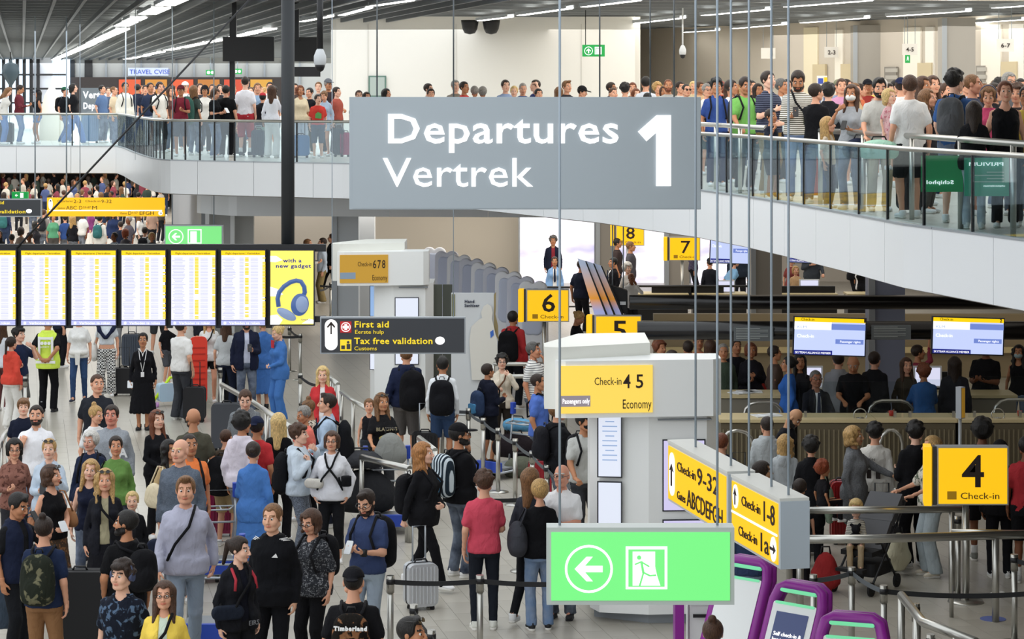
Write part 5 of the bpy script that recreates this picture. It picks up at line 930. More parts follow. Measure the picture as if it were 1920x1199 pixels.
for i, (x0, x1, y0, y1, Y, nm) in enumerate(((1440, 1566, 537, 553, 62.3, 'long black screen back on the far desk'), (1296, 1357, 538, 556, 62.3, 'short black screen back on the far desk by the beanie'), (1222, 1300, 538, 556, 62.3, 'black screen back beside the slanted screens'))):
    b = Board('display_monitor', nm, 'screen', x0, y0, x1, y1, Y, .12, BLKPL); q_ = max(.04, at(0, y1, Y).z-.82); MB().box((b.w/2, .1, -q_/2), (.2, .1, q_)).build('stand', BLKPL, b.t)
# glass screens above the front desks
for i, (a, b_2, y0) in enumerate(((1498, 1690, 716), (1694, 1800, 712), (1815, 1925, 706))):
    Y = 36.95; z0 = 1.07; z1 = at(0, y0, Y).z; t = thing('sneeze_screen', 'clear glass screen on the front desks '+('in front of the suited clerk', 'beside the slim yellow sign', 'at the frame edge')[i], 'screen', (X_(a, Y), Y, z0)); w = (b_2-a)/F*Y; bx('glass_pane', (w/2, 0, (z1-z0)/2), (w, .012, z1-z0), glass('desk_glass', (.9, .93, .93), .04), t); [bx('clamp', (q, 0, .05), (.04, .05, .1), STEEL, t) for q in (.1, w-.1)]
def hoop(px0, px1, pyt, Y, label, zb=0., r=.028):
    z = at(0, pyt, Y).z; x0, x1 = X_(px0, Y), X_(px1, Y); t = thing('guard_hoop', label, 'rail', (x0, Y, zb)); w = x1-x0; h = z-zb; c = .22
    P = [(0, 0, 0), (0, 0, h-c)]+[(c-c*cos(a), 0, h-c+c*sin(a)) for a in (pi/6, pi/3)]+[(c, 0, h), (w-c, 0, h)]+[(w-c+c*sin(a), 0, h-c+c*cos(a)) for a in (pi/6, pi/3)]+[(w, 0, h-c), (w, 0, 0)]
    MB().tube(P, r, 8).build('hoop', STEEL, t); [MB().cyl((q, 0, 0), .06, .02, 12).build('foot_plate', STEEL, t) for q in (0, w)]
for i, a in enumerate(((1628, 1714, 752, 38.4), (1395, 1468, 755, 38.6), (1864, 1950, 750, 38.4), (1352, 1412, 808, 36.2), (1650, 1692, 805, 36.3))): hoop(*a, 'rounded steel guard hoop '+('beside the blue grey column', 'behind the grey puffer jacket', 'at the frame edge behind the ring lamp', 'just right of the white tower', 'behind the boy in the white printed shirt')[i])
# desk monitors
for i, (x0, y0, x1, y1, Y, lit) in enumerate(((1491, 687, 1543, 729, 40.0, 1), (1713, 687, 1766, 727, 40.0, 1), (1345, 526, 1378, 549, 62.4, 1), (1499, 524, 1536, 538, 62.4, 1), (1569, 786, 1622, 850, 37.3, 0), (1828, 784, 1892, 840, 37.3, 0))):
    b = Board('desk_monitor', ('white lit desk monitor beside the attendant with black hair', 'white lit desk monitor before the man in the blue jacket', 'far lilac desk monitor below the balcony edge', 'far lilac desk monitor under the photographer', 'black desk monitor beside the suited clerk', 'black desk monitor under the ring lamp at the frame edge')[i], 'monitor', x0, y0, x1, y1, Y, .06, WHITE if lit else BLKPL, mat('monitor_lit', '#dfe0f8', .5, emit=.9) if lit else mat('monitor_black', '#0d0d10', .3), .03)
    zz = at(0, y1, Y).z; h_ = max(.05, zz-(1.08 if i not in (2, 3) else .82)) if zz > .9 else .04; MB().cyl((b.w/2, .05, -h_), .03, h_, 8).cyl((b.w/2, .05, -h_), .12, .015, 14).build('stand', BLKPL, b.t)
for i, (px, py) in enumerate(((1613, 779), (1871, 779))):
    Y = 36.85; p = at(px, py, Y); t = thing('ring_lamp', 'round ring camera stand on the front desk, '+('left of the column' if i == 0 else 'at the frame edge'), 'lamp', (p.x, Y, 1.075)); h = p.z-1.075; MB().tube([(.1*cos(k*pi/10), 0, h+.1*sin(k*pi/10)) for k in range(21)], .009, 6).build('ring', STEEL, t); MB().cyl((0, 0, 0), .008, max(.02, h-.1), 6).cyl((0, 0, 0), .06, .01, 12).build('stand', STEEL, t)
t = thing('office_chair', 'black office chair behind the rear desk next to the man in the blue jacket', 'chair', (X_(1762, 41), 41, 0)); MB().bbox((0, 0, 1.0), (.42, .1, .6), .06, ax='y').build('backrest', BLKPL, t); MB().bbox((0, -.2, .62), (.48, .46, .09), .06).build('seat', BLKPL, t); MB().cyl((0, -.15, .1), .03, .5, 10).build('column', STEEL, t)
for k in range(5): a = k*2*pi/5; MB().tube([(0, -.15, .12), (.28*cos(a), -.15+.28*sin(a), .06)], .02, 6).lathe([(.03, 0), (.03, .05)], (.28*cos(a), -.15+.28*sin(a), 0), 8).build('leg', BLKPL, t)
for i, (px, py, Y) in enumerate(((1407, 792, 39.8), (1440, 800, 36.9), (1395, 788, 39.7))): p = at(px, py, Y); o = MB().box((0, 0, 0), (.42, .3, .012), rz=.3*i).box((.05, .02, .01), (.3, .22, .008), rz=.6).mesh('p'); o = obj('document_folder', o, WHITE); o.location = (p.x, Y+.2, 1.085+.0*i); tag(o, 'pale document folder lying on the %s' % ('rear desk beside the bald man', 'front desk right of the tower', 'rear desk corner next to the tower')[i], 'folder')
for i, (px, Y) in enumerate(((1671, 37.1), (1749, 39.9), (1912, 37.1))): o = obj('red_cup', MB().cyl((0, 0, 0), .03, .08, 12, .04).mesh('c'), mat('cup_red', '#c02a1c', .5)); o.location = (X_(px, Y), Y, 1.078); tag(o, 'small red cup on the %s' % ('front desk near the black haired boy', 'rear desk by the office chair', 'front desk at the frame edge')[i], 'cup')
# handrails on the near right
rL = lambda px, py, h: tuple(at(px, py, (CAMZ-h)*F/(py-HZ))[:2])
rail_run('steel_rail', 'upper long steel rail passing behind the white tower sign end', [rL(1480, 958, 1.0), rL(1812, 955, 1.0)], 0, 1.0, .045, 2.0)
rail_run('steel_rail', 'long steel rail in front of the stroller, running to the frame edge', [rL(1500, 1012, 1.0), rL(1640, 1011, 1.0), rL(1935, 1002, 1.0)], 0, 1.0, .05, 2.3)
rail_run('steel_rail', 'short steel rail holding the big yellow numbered sign', [rL(1784, 997, 1.0), rL(1935, 1000, 1.0)], 0, 1.0, .03, 1.0)
rail_run('steel_rail', 'bent steel handrail at the lower frame edge', [rL(1690, 1117, 1.0), rL(1730, 1167, 1.0), rL(1830, 1205, 1.0)], 0, 1.0, .045, .9)
rail_run('steel_rail', 'sloping steel handrail beside the man in the grey speckled jacket', [rL(416, 722, 1.0), rL(470, 752, 1.0), rL(545, 802, 1.0)], 0, 1.0, .045, 1.8)
rail_run('steel_rail', 'short steel handrail behind the woman in the red jacket', [rL(610, 700, 1.0), rL(634, 722, 1.0)], 0, 1.0, .045, .6)
rail_run('steel_rail', 'steel handrail bend between the red jacket and the navy hoodie', [rL(640, 735, 1.0), rL(662, 752, 1.0), rL(690, 768, 1.0)], 0, 1.0, .04, 1.2)
rail_run('steel_rail', 'steel handrail running under the grey backpack', [rL(678, 858, 1.0), rL(768, 880, 1.0)], 0, 1.0, .045, 1.2)
rail_run('steel_rail', 'short steel handrail left of the man in the black cap and glasses', [rL(786, 822, 1.0), rL(816, 846, 1.0)], 0, 1.0, .045, .6)
rail_run('steel_rail', 'steel handrail at the left frame edge beside the woman in the rust blouse', [rL(-20, 880, 1.0), rL(6, 820, 1.0), rL(34, 789, 1.0)], 0, 1.0, .045, 1.2)
rail_run('steel_rail', 'steel queue rail behind the man in the striped polo', [rL(925, 683, 1.0), rL(1045, 683, 1.0)], 0, 1.0, .04, 1.6)
rail_run('steel_rail', 'steel queue rail behind the woman with glasses in beige', [rL(930, 706, 1.0), rL(1060, 706, 1.0)], 0, 1.0, .04, 1.6)
rail_run('steel_rail', 'far steel queue rail before the far cloud poster', [rL(1190, 537, 1.0), rL(1410, 537, 1.0)], 0, 1.0, .03, 3, BLACK, mid=True)
rail_run('steel_rail', 'far black rail before the white cloud poster by the sign numbered six', [rL(1000, 539, 1.0), rL(1120, 539, 1.0)], 0, 1.0, .03, 3, BLACK, mid=True)
# stanchions with belts
BELT = mat('belt_black', '#17181b', .7); BELTG = mat('belt_grey', '#565b5f', .7)
def stanchion(px, py, label, to=None, belt=BELT, Y=None, h=.98):
    Y = Y or (CAMZ-h)*F/(py-HZ); x = X_(px, Y); t = thing('stanchion', label, 'barrier post', (x, Y, 0), 0, 'belt barrier posts')
    MB().lathe([(.16, 0), (.16, .015), (.05, .03)], (0, 0, 0), 24).build('base', STEEL, t); MB().cyl((0, 0, .02), .034, h-.2, 14).build('post', STEEL, t); MB().cyl((0, 0, h-.18), .042, .18, 14).build('head', mat('head_steel', '#a5a39c', .25, .9), t); MB().cyl((0, 0, h-.09), .045, .055, 14).build('belt_slot', BLKPL, t)
    if to:
        Y2 = (CAMZ-h)*F/(to[1]-HZ) if len(to) < 3 else to[2]; v = Vector((X_(to[0], Y2)-x, Y2-Y, 0)); n = 8; V = []; hb = .026
        sg = min(.12, v.length*.05)
        for k in range(n+1):
            f_ = k/n; p = v*f_; z = h-.065-sg*4*f_*(1-f_)*.5; nr = Vector((-v.y, v.x, 0)).normalized()*.002
            V += [(p+nr)[:2]+(z-hb,), (p+nr)[:2]+(z+hb,), (p-nr)[:2]+(z-hb,), (p-nr)[:2]+(z+hb,)]
        fs = []
        for k in range(n): a, c = 4*k, 4*k+4; fs += [(a, c, c+1, a+1), (a+2, a+3, c+3, c+2), (a+1, c+1, c+3, a+3), (a, a+2, c+2, c)]
        MB().add(V, fs).build('belt', belt, t)
    return t
ST_ = [(732, 1080, 'chrome barrier post left of the silver suitcase', (900, 1079)), (900, 1079, 'chrome barrier post in front of the man in the red t-shirt', (1110, 1081)), (776, 1134, 'chrome barrier post below the silver suitcase', (809, 1182)), (809, 1182, 'chrome barrier post at the lower frame edge below the suitcase', (850, 1240)),
 (878, 766, 'barrier post beside the boy with the blue backpack', (906, 784), BELTG), (906, 784, 'barrier post in front of the boy with the blue backpack', (934, 803), BELTG), (934, 803, 'barrier post left of the dark duffel bag', (966, 823), BELTG), (966, 823, 'barrier post in front of the dark duffel bag', (998, 846), BELTG), (998, 846, 'barrier post left of the red suitcase', (1026, 872), BELTG), (1026, 872, 'barrier post behind the bald man in the white polo', (1070, 905), BELTG),
 (877, 657, 'far barrier post right of the man in the white shirt and rucksack', (1010, 657)), (829, 760, 'low barrier post behind the man in the white shirt and rucksack', (878, 766), BELTG), (563, 700, 'barrier post between the blue suited attendant and the red jacket', (592, 716)), (563, 626, 'farther barrier post behind the blue suited attendant', (520, 626)), (543, 612, 'slim barrier post just behind the blue suited attendant', (563, 626)), (413, 690, 'barrier post beside the black trolley bag of the man in the navy blazer', None), (47, 706, 'barrier post beside the girl in the red hoodie', None),
 (658, 532, 'barrier post beside the white tower marked Economy', (600, 532)), (1597, 1064, 'barrier post in front of the stroller', (1657, 1098), BELTG), (1657, 1098, 'barrier post holding the long black belt on the right', (1945, 1101)), (1525, 1078, 'barrier post behind the end of the yellow hanging sign', (1597, 1064), BELTG), (1680, 915, 'barrier post between the suitcase handle and the stroller', None), (1796, 968, 'barrier post behind the pole of the big yellow sign', None), (1902, 1040, 'barrier post at the frame edge beside the red soled shoes', (1945, 1050)), (1717, 1132, 'barrier post behind the bent handrail', None), (1745, 1190, 'barrier post inside the bent handrail', None), (980, 928, 'barrier post left of the blond woman in black', (868, 926)), (620, 530, 'barrier post below the far walkway', (600, 540))]
for a in ST_: stanchion(a[0], a[1], a[2], *a[3:])
# self check-in kiosks
PUR = mat('kiosk_purple', '#8a1c8e', .35); KW = mat('kiosk_white', '#e4e7e6', .35); KG = mat('kiosk_glow', '#7cf0b0', .4, emit=.6); KS = mat('kiosk_screen', '#3c4c80', .4, emit=.45)
def kiosk(px, py, ztop, label, yaw=-42, lean=24, scr_=True, Y=None):
    Y = Y or (CAMZ-ztop)*F/(py-HZ); t = thing('check_in_kiosk', label, 'kiosk', (X_(px, Y), Y, 0), radians(yaw)); L = ztop/cos(radians(lean)); th = -radians(lean); H = ztop
    def pt(u, w, s_): return Vector((u, s_*sin(radians(lean))-w*cos(radians(lean)), s_*cos(radians(lean))+w*sin(radians(lean))*0-0))-Vector((0, L*sin(radians(lean)), 0))
    def tilted(nm, u, w, s_, d, m, bev=.02): o = MB().bbox((0, 0, 0), d, bev, ax='y').build(nm, m, t); o.location = pt(u, w, s_); o.rotation_euler.x = -radians(lean); return o
    P = [pt(-.26, 0, .05), pt(-.26, 0, L-.16), pt(-.23, 0, L-.05), pt(-.16, 0, L-.01), pt(.16, 0, L-.01), pt(.23, 0, L-.05), pt(.26, 0, L-.16), pt(.26, 0, .05)]
    MB().tube(P, .052, 8).build('purple_frame', PUR, t); m = MB(); Q = [p+Vector((0, .07, 0)) for p in P]; m.tube(Q, .05, 8); m.build('rear_frame', PUR, t)
    tilted('front_panel', 0, .02, (L-.17)/2+.02, (.46, .06, L-.2), KW); o = tilted('light_strip', 0, .045, L-.05, (.38, .03, .03), KG); tilted('light_bar', 0, .045, L-.165, (.42, .03, .025), KG)
    if scr_: tilted('screen', 0,   .056, L-.49, (.34, .012, .5), KS, .005); o = text('Self check-in &\nbag tagging', .05, pt(-.15, .066, L-.45), WHT, t, rx=pi/2-radians(lean))
    MB().slab([(-.3, -.2), (.3, -.2), (.32, .25), (-.32, .25)], 0, .06).build('foot', KW, t); m = MB().prism([(-.25, 0), (.45, 0), (.18, ztop*.55), (.05, ztop*.7)], .03, Matrix.Translation((-.36, 0, 0)) @ Matrix.Rotation(pi/2, 4, 'Z')).build('side_panel', mat('kiosk_side', '#c9c8bb', .5), t)
    return t
kiosk(1505, 1100, 1.72, 'self check-in kiosk with lit screen and purple frame under the yellow hanging sign'); kiosk(1404, 1052, 1.72, 'self check-in kiosk half hidden behind the green exit sign', scr_=False); kiosk(1600, 1158, 1.72, 'self check-in kiosk, nearest, cut by the lower frame edge', yaw=-20, lean=20, scr_=False)
t = thing('bag_tag_printer', 'white bag tag printer cabinet with a purple side under the green exit sign', 'printer', (X_(1322, 23), 23, 0)); bx('cabinet', (0, .2, .6), (.3, .45, 1.2), KW, t); bx('printer_head', (.0, .15, 1.28), (.27, .4, .16), WHITE, t); bx('output_tray', (0, -.0, 1.37), (.2, .3, .02), BLKPL, t, rx=.3); bx('paper_slot', (0, -.06, 1.1), (.24, .02, .03), BLKPL, t); bx('label_slot', (.06, -.06, 1.25), (.05, .02, .07), BLKPL, t); bx('purple_side', (-.25, .05, .75), (.085, .3, 1.5), PUR, t)
# seats with blue backs
for i in range(5):
    Y = 47.5-i*.45; px = 1060+i*21; t = thing('bench_seat', 'blue and white waiting seat in the row below the sign numbered six', 'seat', (X_(px, Y), Y, 0), -.3, 'blue and white seats in a row'); z0 = .42
    MB().bbox((0, 0, z0+.35), (.46, .06, .6), .1, ax='y').build('backrest', mat('seat_blue', '#2f6f9e', .5), t); MB().tube([(-.24, 0, z0), (-.26, 0, z0+.62), (-.1, 0, z0+.7), (.1, 0, z0+.7), (.26, 0, z0+.62), (.24, 0, z0)], .025, 6).build('white_frame', WHITE, t); MB().bbox((0, -.22, z0), (.48, .44, .07), .06).build('seat', mat('seat_blue', '#2f6f9e', .5), t)
    for sx in (-.2, .2): MB().cyl((sx, -.15, 0), .02, z0, 8).build('leg', STEEL, t)
# luggage --------------------------------------------------------
def suitcase(x, y, label, col, w=.4, h=.6, d=.25, rz=0., handle=.45, z=0., hard=True, group=None, tilt=0.):
    t = thing('suitcase', label, 'suitcase', (x, y, z), rz, group); m = mat('case_%s' % col[1:], col, .3 if hard else .75, .3 if hard and col in ('#c3c6ca', '#b9bcc0') else 0.)
    MB().bbox((0, 0, .05+h/2), (w, d, h), .07, ax='y').build('shell', m, t)
    if hard: r = MB(); n = 7; [r.bbox((-w/2+(k+1)*w/(n+1), -d/2-.004, .05+h/2), (w/(n+1)*.42, .02, h*.86), .008, ax='z') for k in range(n)]; r.build('ribs', m, t)
    MB().bbox((0, d*.02, .05+h/2), (w+.012, .025, h+.012), .075, ax='y').build('zip_band', BLKPL, t); [MB().lathe([(.025, 0), (.03, .02), (.025, .045)], (sx*(w/2-.06), sy*(d/2-.05), 0), 10).build('wheel', RUBBER, t) for sx in (-1, 1) for sy in (-1, 1)]
    if handle: MB().tube([(-w*.22, d*.3, .05+h), (-w*.22, d*.3, .05+h+handle), (w*.22, d*.3, .05+h+handle), (w*.22, d*.3, .05+h)], .011, 6).build('pull_handle', ALU if hard else BLACK, t)
    MB().tube([(-.08, 0, .05+h), (-.06, 0, .09+h), (.06, 0, .09+h), (.08, 0, .05+h)], .012, 6).build('top_grip', BLKPL, t); return t
def atfloor(px, py): Y = CAMZ*F/(py-HZ); return X_(px, Y), Y
def sc_(px, py, label, col, **k): x, y = atfloor(px, py); return suitcase(x, y, label, col, **k)
sc_(789, 1143, 'silver ribbed cabin suitcase pulled by the long haired woman in black', '#c3c6ca', w=.36, h=.5, d=.24, rz=.35, handle=.42)
sc_(420, 1005, 'glossy maroon suitcase behind the woman in the blue uniform', '#7c1440', w=.34, h=.62); sc_(386, 985, 'bright red suitcase behind the bald man in the grey blue sweater', '#c4202a', w=.36, h=.65)
sc_(797, 880, 'black cabin suitcase beside the man in the navy hoodie', '#16161a', hard=True, w=.42, h=.55); sc_(1012, 940, 'dark red suitcase beside the belt barrier', '#9c1c28', w=.35, h=.55); sc_(365, 792, 'black suitcase beside the man in the white ringer shirt', '#1a1a1e', hard=False); sc_(425, 845, 'tall dark grey suitcase behind the steel handrail', '#3e4148', w=.5, h=.75, hard=False, handle=0); sc_(232, 742, 'black cabin suitcase behind the woman in checked trousers', '#17171a', hard=False, w=.45, h=.5, handle=.4)
sc_(247, 690, 'far dark blue suitcase beside the walking legs', '#39414e', w=.4, h=.7, handle=.3); sc_(437, 765, 'black wheeled bag held by the man in the navy blazer', '#17181c', hard=False, w=.42, h=.85, handle=.1); sc_(150, 1205, 'large black suitcase beside the man with the camouflage backpack', '#101013', hard=False, w=.6, h=.75, handle=0); sc_(1655, 1070, 'black cabin suitcase pulled by the woman in the grey blazer', '#1c1c20', hard=False, w=.4, h=.55, handle=.5); sc_(1505, 1040, 'tall black ribbed suitcase behind the steel rail', '#22252a', w=.5, h=.8, handle=0); sc_(1578, 1020, 'tall red suitcase behind the child in the stroller', '#8c1418', w=.3, h=.8, handle=0); sc_(1352, 845, 'blue and red luggage beside the white tower', '#28409a', hard=False, w=.5, h=.7, handle=.2); sc_(1386, 1000, 'dark cabin bag behind the yellow hanging sign', '#22303e', hard=False)
def upc(px, py, label, col, **k): Y = (CAMZ-UP)*F/(py-HZ); return suitcase(X_(px, Y), Y, label, col, z=UP, **k)
upc(564, 296, 'blue cabin suitcase on the upper floor beside the boy in red', '#3f78b0', hard=False, w=.42, h=.5, handle=.35); upc(484, 295, 'dark blue hard suitcase beside the woman in white on the upper floor', '#3a4657', w=.32, h=.62, handle=.1); upc(635, 294, 'slim black suitcase on the upper floor near the grey sign edge', '#2b3440', w=.28, h=.65, handle=.1); upc(647, 294, 'magenta suitcase on the upper floor touching the grey sign edge', '#a02058', w=.28, h=.55, handle=0); upc(448, 292, 'black soft bag on the upper floor beside the barrier post', '#22252a', w=.35, h=.5, hard=False, handle=.1); upc(170, 268, 'tilted blue grey suitcase on the upper left walkway', '#7f98b8', w=.5, h=.8, handle=.1); upc(10, 270, 'dark suitcase on the upper floor at the left frame edge', '#2c3038', w=.5, h=.6, handle=.2); upc(1530, 372, 'orange red suitcase seen through the balustrade glass', '#b84a38', w=.4, h=.6, handle=.2); upc(1710, 400, 'dark suitcase seen through the balustrade beside the white shirt', '#2a2c30', w=.4, h=.55, handle=.2)
def trolley(px, py, rz, label, load=None):
    x, y = atfloor(px, py); t = thing('luggage_trolley', label, 'trolley', (x, y, 0), rz); B = mat('trolley_blue', '#2748b0', .4)
    MB().tube([(-.3, .35, .15), (-.3, .45, 1.0), (.3, .45, 1.0), (.3, .35, .15)], .018, 8).tube([(-.3, .35, .15), (-.25, -.5, .12), (.25, -.5, .12), (.3, .35, .15)], .02, 8).tube([(-.29, .4, .6), (.29, .4, .6)], .014, 6).build('frame', ALU, t)
    for sx in (-1, 1): MB().bbox((sx*.3, .45, 1.0), (.07, .1, .18), .03).build('handle', B, t)
    MB().tube([(-.28, .42, .8), (-.2, .15, .8), (.2, .15, .8), (.28, .42, .8), (-.28, .42, .8)], .012, 6).tube([(-.1, .15, .8), (-.1, .42, .8)], .01, 6).tube([(.1, .15, .8), (.1, .42, .8)], .01, 6).build('basket', ALU, t); MB().bbox((0, -.05, .17), (.5, .8, .03), .05).build('deck', mat('deck', '#8c9094', .5, .4), t); MB().bbox((0, -.5, .2), (.5, .06, .16), .02, ax='y').build('bumper', B, t)
    for sx, sy in ((-.25, .35), (.25, .35), (0, -.42)): MB().tube([(sx-.02, sy, .06), (sx+.02, sy, .06)], .06, 12).build('wheel', RUBBER, t)
    return t, x, y
trolley(728, 992, .1, 'luggage trolley with blue handles pushed by the woman in the printed black t-shirt'); x_, y_ = atfloor(728, 992)
trolley(402, 1080, .2, 'luggage trolley with blue handles behind the man in the lavender hoodie'); trolley(955, 892, -.7, 'luggage trolley with blue handles behind the belt barrier'); trolley(395, 1199, 0, 'luggage trolley with blue base beside the woman with the ponytail')
def softbag(x, y, z, w, d, h, col, label, nm='duffel_bag', cat='bag', rz=0., tilt=0., pat='', col2='#ffffff'):
    f = Field((-w/2-.05, -d/2-.05, -.05), (w/2+.05, d/2+.05, h+.1), .025); f.ell((0, 0, h*.45), (w/2, d/2, h*.52), 0); f.cap((-w*.3, 0, h*.35), (w*.3, 0, h*.35), min(d, h)*.42, k=.05); f.cut(lambda a, b, c: .0-c); V, Q = f.mesh()
    t = thing(nm, label, cat, (x, y, z), rz); t.rotation_euler.y = tilt; obj('bag_body', mesh_np('bag_body', V, Q), fab(col, pat, col2), t); MB().tube([(-w*.2, 0, h*.9), (-w*.15, 0, h*1.1), (w*.15, 0, h*1.1), (w*.2, 0, h*.9)], .012, 6).build('grip', BLKPL, t); return t
softbag(x_-.35, y_+.25, .19, .85, .5, .62, '#2b2c30', 'large dark grey soft suitcase lying on the trolley beside the white hoodie'); softbag(x_-.4, y_+.2, .82, .7, .45, .25, '#3a3b40', 'dark grey padded bag lying on top of the large soft suitcase'); softbag(x_+.02, y_+.25, .82, .4, .3, .5, '#8a8c88', 'grey backpack with white print standing on the trolley', 'backpack')
x2, y2 = atfloor(965, 880); softbag(x2, y2, .19, .75, .45, .4, '#241c20', 'dark brown duffel bag on the trolley behind the belt barrier', rz=-.5); softbag(x2+.05, y2+.1, .6, .5, .35, .22, '#58a0cc', 'light blue bag lying on the dark duffel bag', rz=-.4); x3, y3 = atfloor(978, 895); softbag(x3, y3, 0, .5, .35, .34, '#5c5f50', 'olive grey holdall on the floor under the barrier belt')
x4, y4 = atfloor(1685, 1080); softbag(x4, y4, .06, .26, .2, .5, '#c9c3a4', 'cream net shopping bag hanging by the stroller', 'shopping_bag'); x4, y4 = atfloor(1548, 1110); softbag(x4, y4, 0, .3, .28, .5, '#a81e22', 'red backpack on the floor behind the steel rail', 'backpack'); x4, y4 = atfloor(1450, 860); softbag(x4, y4+2.2, .75, .6, .4, .3, '#a8241c', 'red bag on the rear desk beside the woman with the phone')
x4, y4 = atfloor(40, 1199); softbag(x4-.1, y4-.6, .25, .4, .2, .8, '#3a4756', 'grey blue jacket hanging at the side of the camouflage backpack', 'draped_jacket', 'jacket')
x4, y4 = atfloor(310, 762); t = thing('toy_trolley', 'child ride-on case in neon yellow and pale blue beside the woman with the lanyard', 'toy case', (x4, y4, 0), .5); MB().tube([(-.25, 0, .1), (.1, 0, .55), (.3, 0, .5)], .03, 8).build('yellow_frame', mat('neon', '#c8ee20', .4), t); MB().bbox((0, 0, .27), (.3, .2, .35), .06, ax='y').build('case', mat('toy_blue', '#a8c4d8', .5), t); [MB().tube([(sx-.02, -.1, .05), (sx+.02, -.1, .05)], .05, 10).build('wheel', mat('toy_pink', '#b888c0', .5), t) for sx in (-.2, .2)]
x4, y4 = atfloor(372, 765); t = thing('wrapped_board', 'red translucent wrapped panel standing beside the man in the white ringer shirt', 'luggage', (x4, y4, 0), .1); MB().bbox((0, 0, .72), (.34, .1, 1.3), .1, ax='y').build('panel', mat('red_wrap', '#e2402f', .35), t); m = MB(); [m.box((0, -.055, .2+k*.12), (.26, .012, .02)) for k in range(9)]; m.build('ridges', mat('red_dark', '#b82c22', .4), t)
# stroller
x5, y5 = atfloor(1625, 1105); t = thing('stroller', 'black stroller with a grey reclined hood in front of the woman in floral blouse', 'stroller', (x5, y5, 0), radians(-35)); DK = mat('stroller_fabric', '#1b1b1e', .8)
for sx in (-.25, .25):
    for sy in (-.38, .32): MB().tube([(sx-.015, sy, .085), (sx+.015, sy, .085)], .085, 16).tube([(sx-.03, sy, .085), (sx+.03, sy, .085)], .03, 10).build('wheel', RUBBER, t)
    MB().tube([(sx, -.38, .1), (sx, .05, .5), (sx, .55, 1.02)], .015, 8).tube([(sx, .32, .1), (sx, -.1, .6), (sx, -.25, .62)], .015, 8).build('frame', BLACK, t)
MB().tube([(-.25, .55, 1.02), (.25, .55, 1.02)], .018, 8).build('push_bar', BLKPL, t); MB().box((0, -.1, .48), (.42, .36, .06)).build('seat', DK, t); MB().box((0, .2, .72), (.42, .07, .6), rx=-.7).build('backrest', mat('stroller_grey', '#55565a', .8), t); MB().box((0, .42, .93), (.44, .1, .42), rx=-.8).build('hood', mat('stroller_grey', '#55565a', .8), t); MB().bbox((0, .05, .27), (.4, .5, .16), .06).build('basket', DK, t); MB().box((0, -.42, .3), (.36, .12, .04)).build('foot_rest', DK, t)
x6, y6 = atfloor(1868, 1118); o = obj('crumpled_tissue', mesh_np('tissue', *(lambda f: (f.ell((0, 0, .0), (.09, .06, .03), 0), f.ell((.07, .03, .01), (.05, .05, .02), .01), f.mesh())[2])(Field((-.2, -.2, -.1), (.2, .2, .1), .015))), mat('tissue', '#e4e2dc', .8)); o.location = (x6, y6, .02); tag(o, 'crumpled white tissue lying on the floor tiles by the black belt', 'tissue')
o = obj('floor_sticker', MB().cyl((0, 0, 0), .15, .003, 28).mesh('s'), mat('sticker_blue', '#5a6aa8', .5)); xs_, ys_ = atfloor(1862, 1162); o.location = (xs_, ys_, .0035); tag(o, 'round blue floor sticker beside the pole of the yellow sign', 'sticker')
# ------------------------------------------------------------------ carried bags and held things (things of their own)
LINK = {}; STATIC = []
def carried(nm, label, cat, pr, lv, rz=0.):
    root = pr[0]; p = place_on(root, lv); t = thing(nm, label, cat, p, root.rotation_euler.z+rz, None, root.scale[0]); LINK.setdefault(root.name, []).append(t); return t
def pack(pr, col, label, w=.32, h=.46, d=.17, pat='', col2='#5a6a40', z=1.0, x=0., straps=True, nm='backpack', pocket=None):
    s = pr[1]; z += s.dz; t = carried(nm, label, 'bag', pr, (x, .15*s.b+d/2+tan(radians(-pr[0].get('lean_', 0)))*0, z))
    f = Field((-w/2-.04, -d/2-.05, -.04), (w/2+.04, d/2+.06, h+.06), .022); 
    def q(v): return v
    f.cap((-w*.22, 0, h*.2), (-w*.18, 0, h*.78), w*.27, w*.25, k=.03); f.cap((w*.22, 0, h*.2), (w*.18, 0, h*.78), w*.27, w*.25, k=.03); f.ell((0, 0, h*.5), (w*.48, d*.55, h*.52), .04); f.cut(lambda a, b, c: np.maximum(np.abs(b)-d/2, np.abs(c-h/2)-h/2)); f.ell((0, d*.48, h*.33), (w*.33, .05, h*.26), .02)
    V, Q = f.mesh(); obj('bag_body', mesh_np('bag_body', V, Q), fab(col, pat, col2), t)
    if pocket: MB().bbox((0, d/2+.03, h*.33), (w*.55, .05, h*.36), .03, ax='y').build('front_pocket', fab(pocket), t)
    MB().tube([(-.04, -d*.3, h), (-.03, -d*.3, h+.04), (.03, -d*.3, h+.04), (.04, -d*.3, h)], .008, 6).build('grab_handle', BLKPL, t)
    if straps:
        for sx in (-1, 1):
            P = [(sx*.07, -d*.45, h*.9), (sx*.1-x, -d/2-.06, h*.9+.05), (sx*.105-x, -d/2-.16*s.b, 1.475-z+s.dz), (sx*.115-x, -d/2-.32*s.b, 1.3-z+s.dz), (sx*.15-x, -d/2-.27*s.b, 1.12-z+s.dz), (sx*.1, -d*.4, h*.2)]
            MB().tube(P, .016, 6).build('strap', fab('#1b1b1f'), t)
    return t
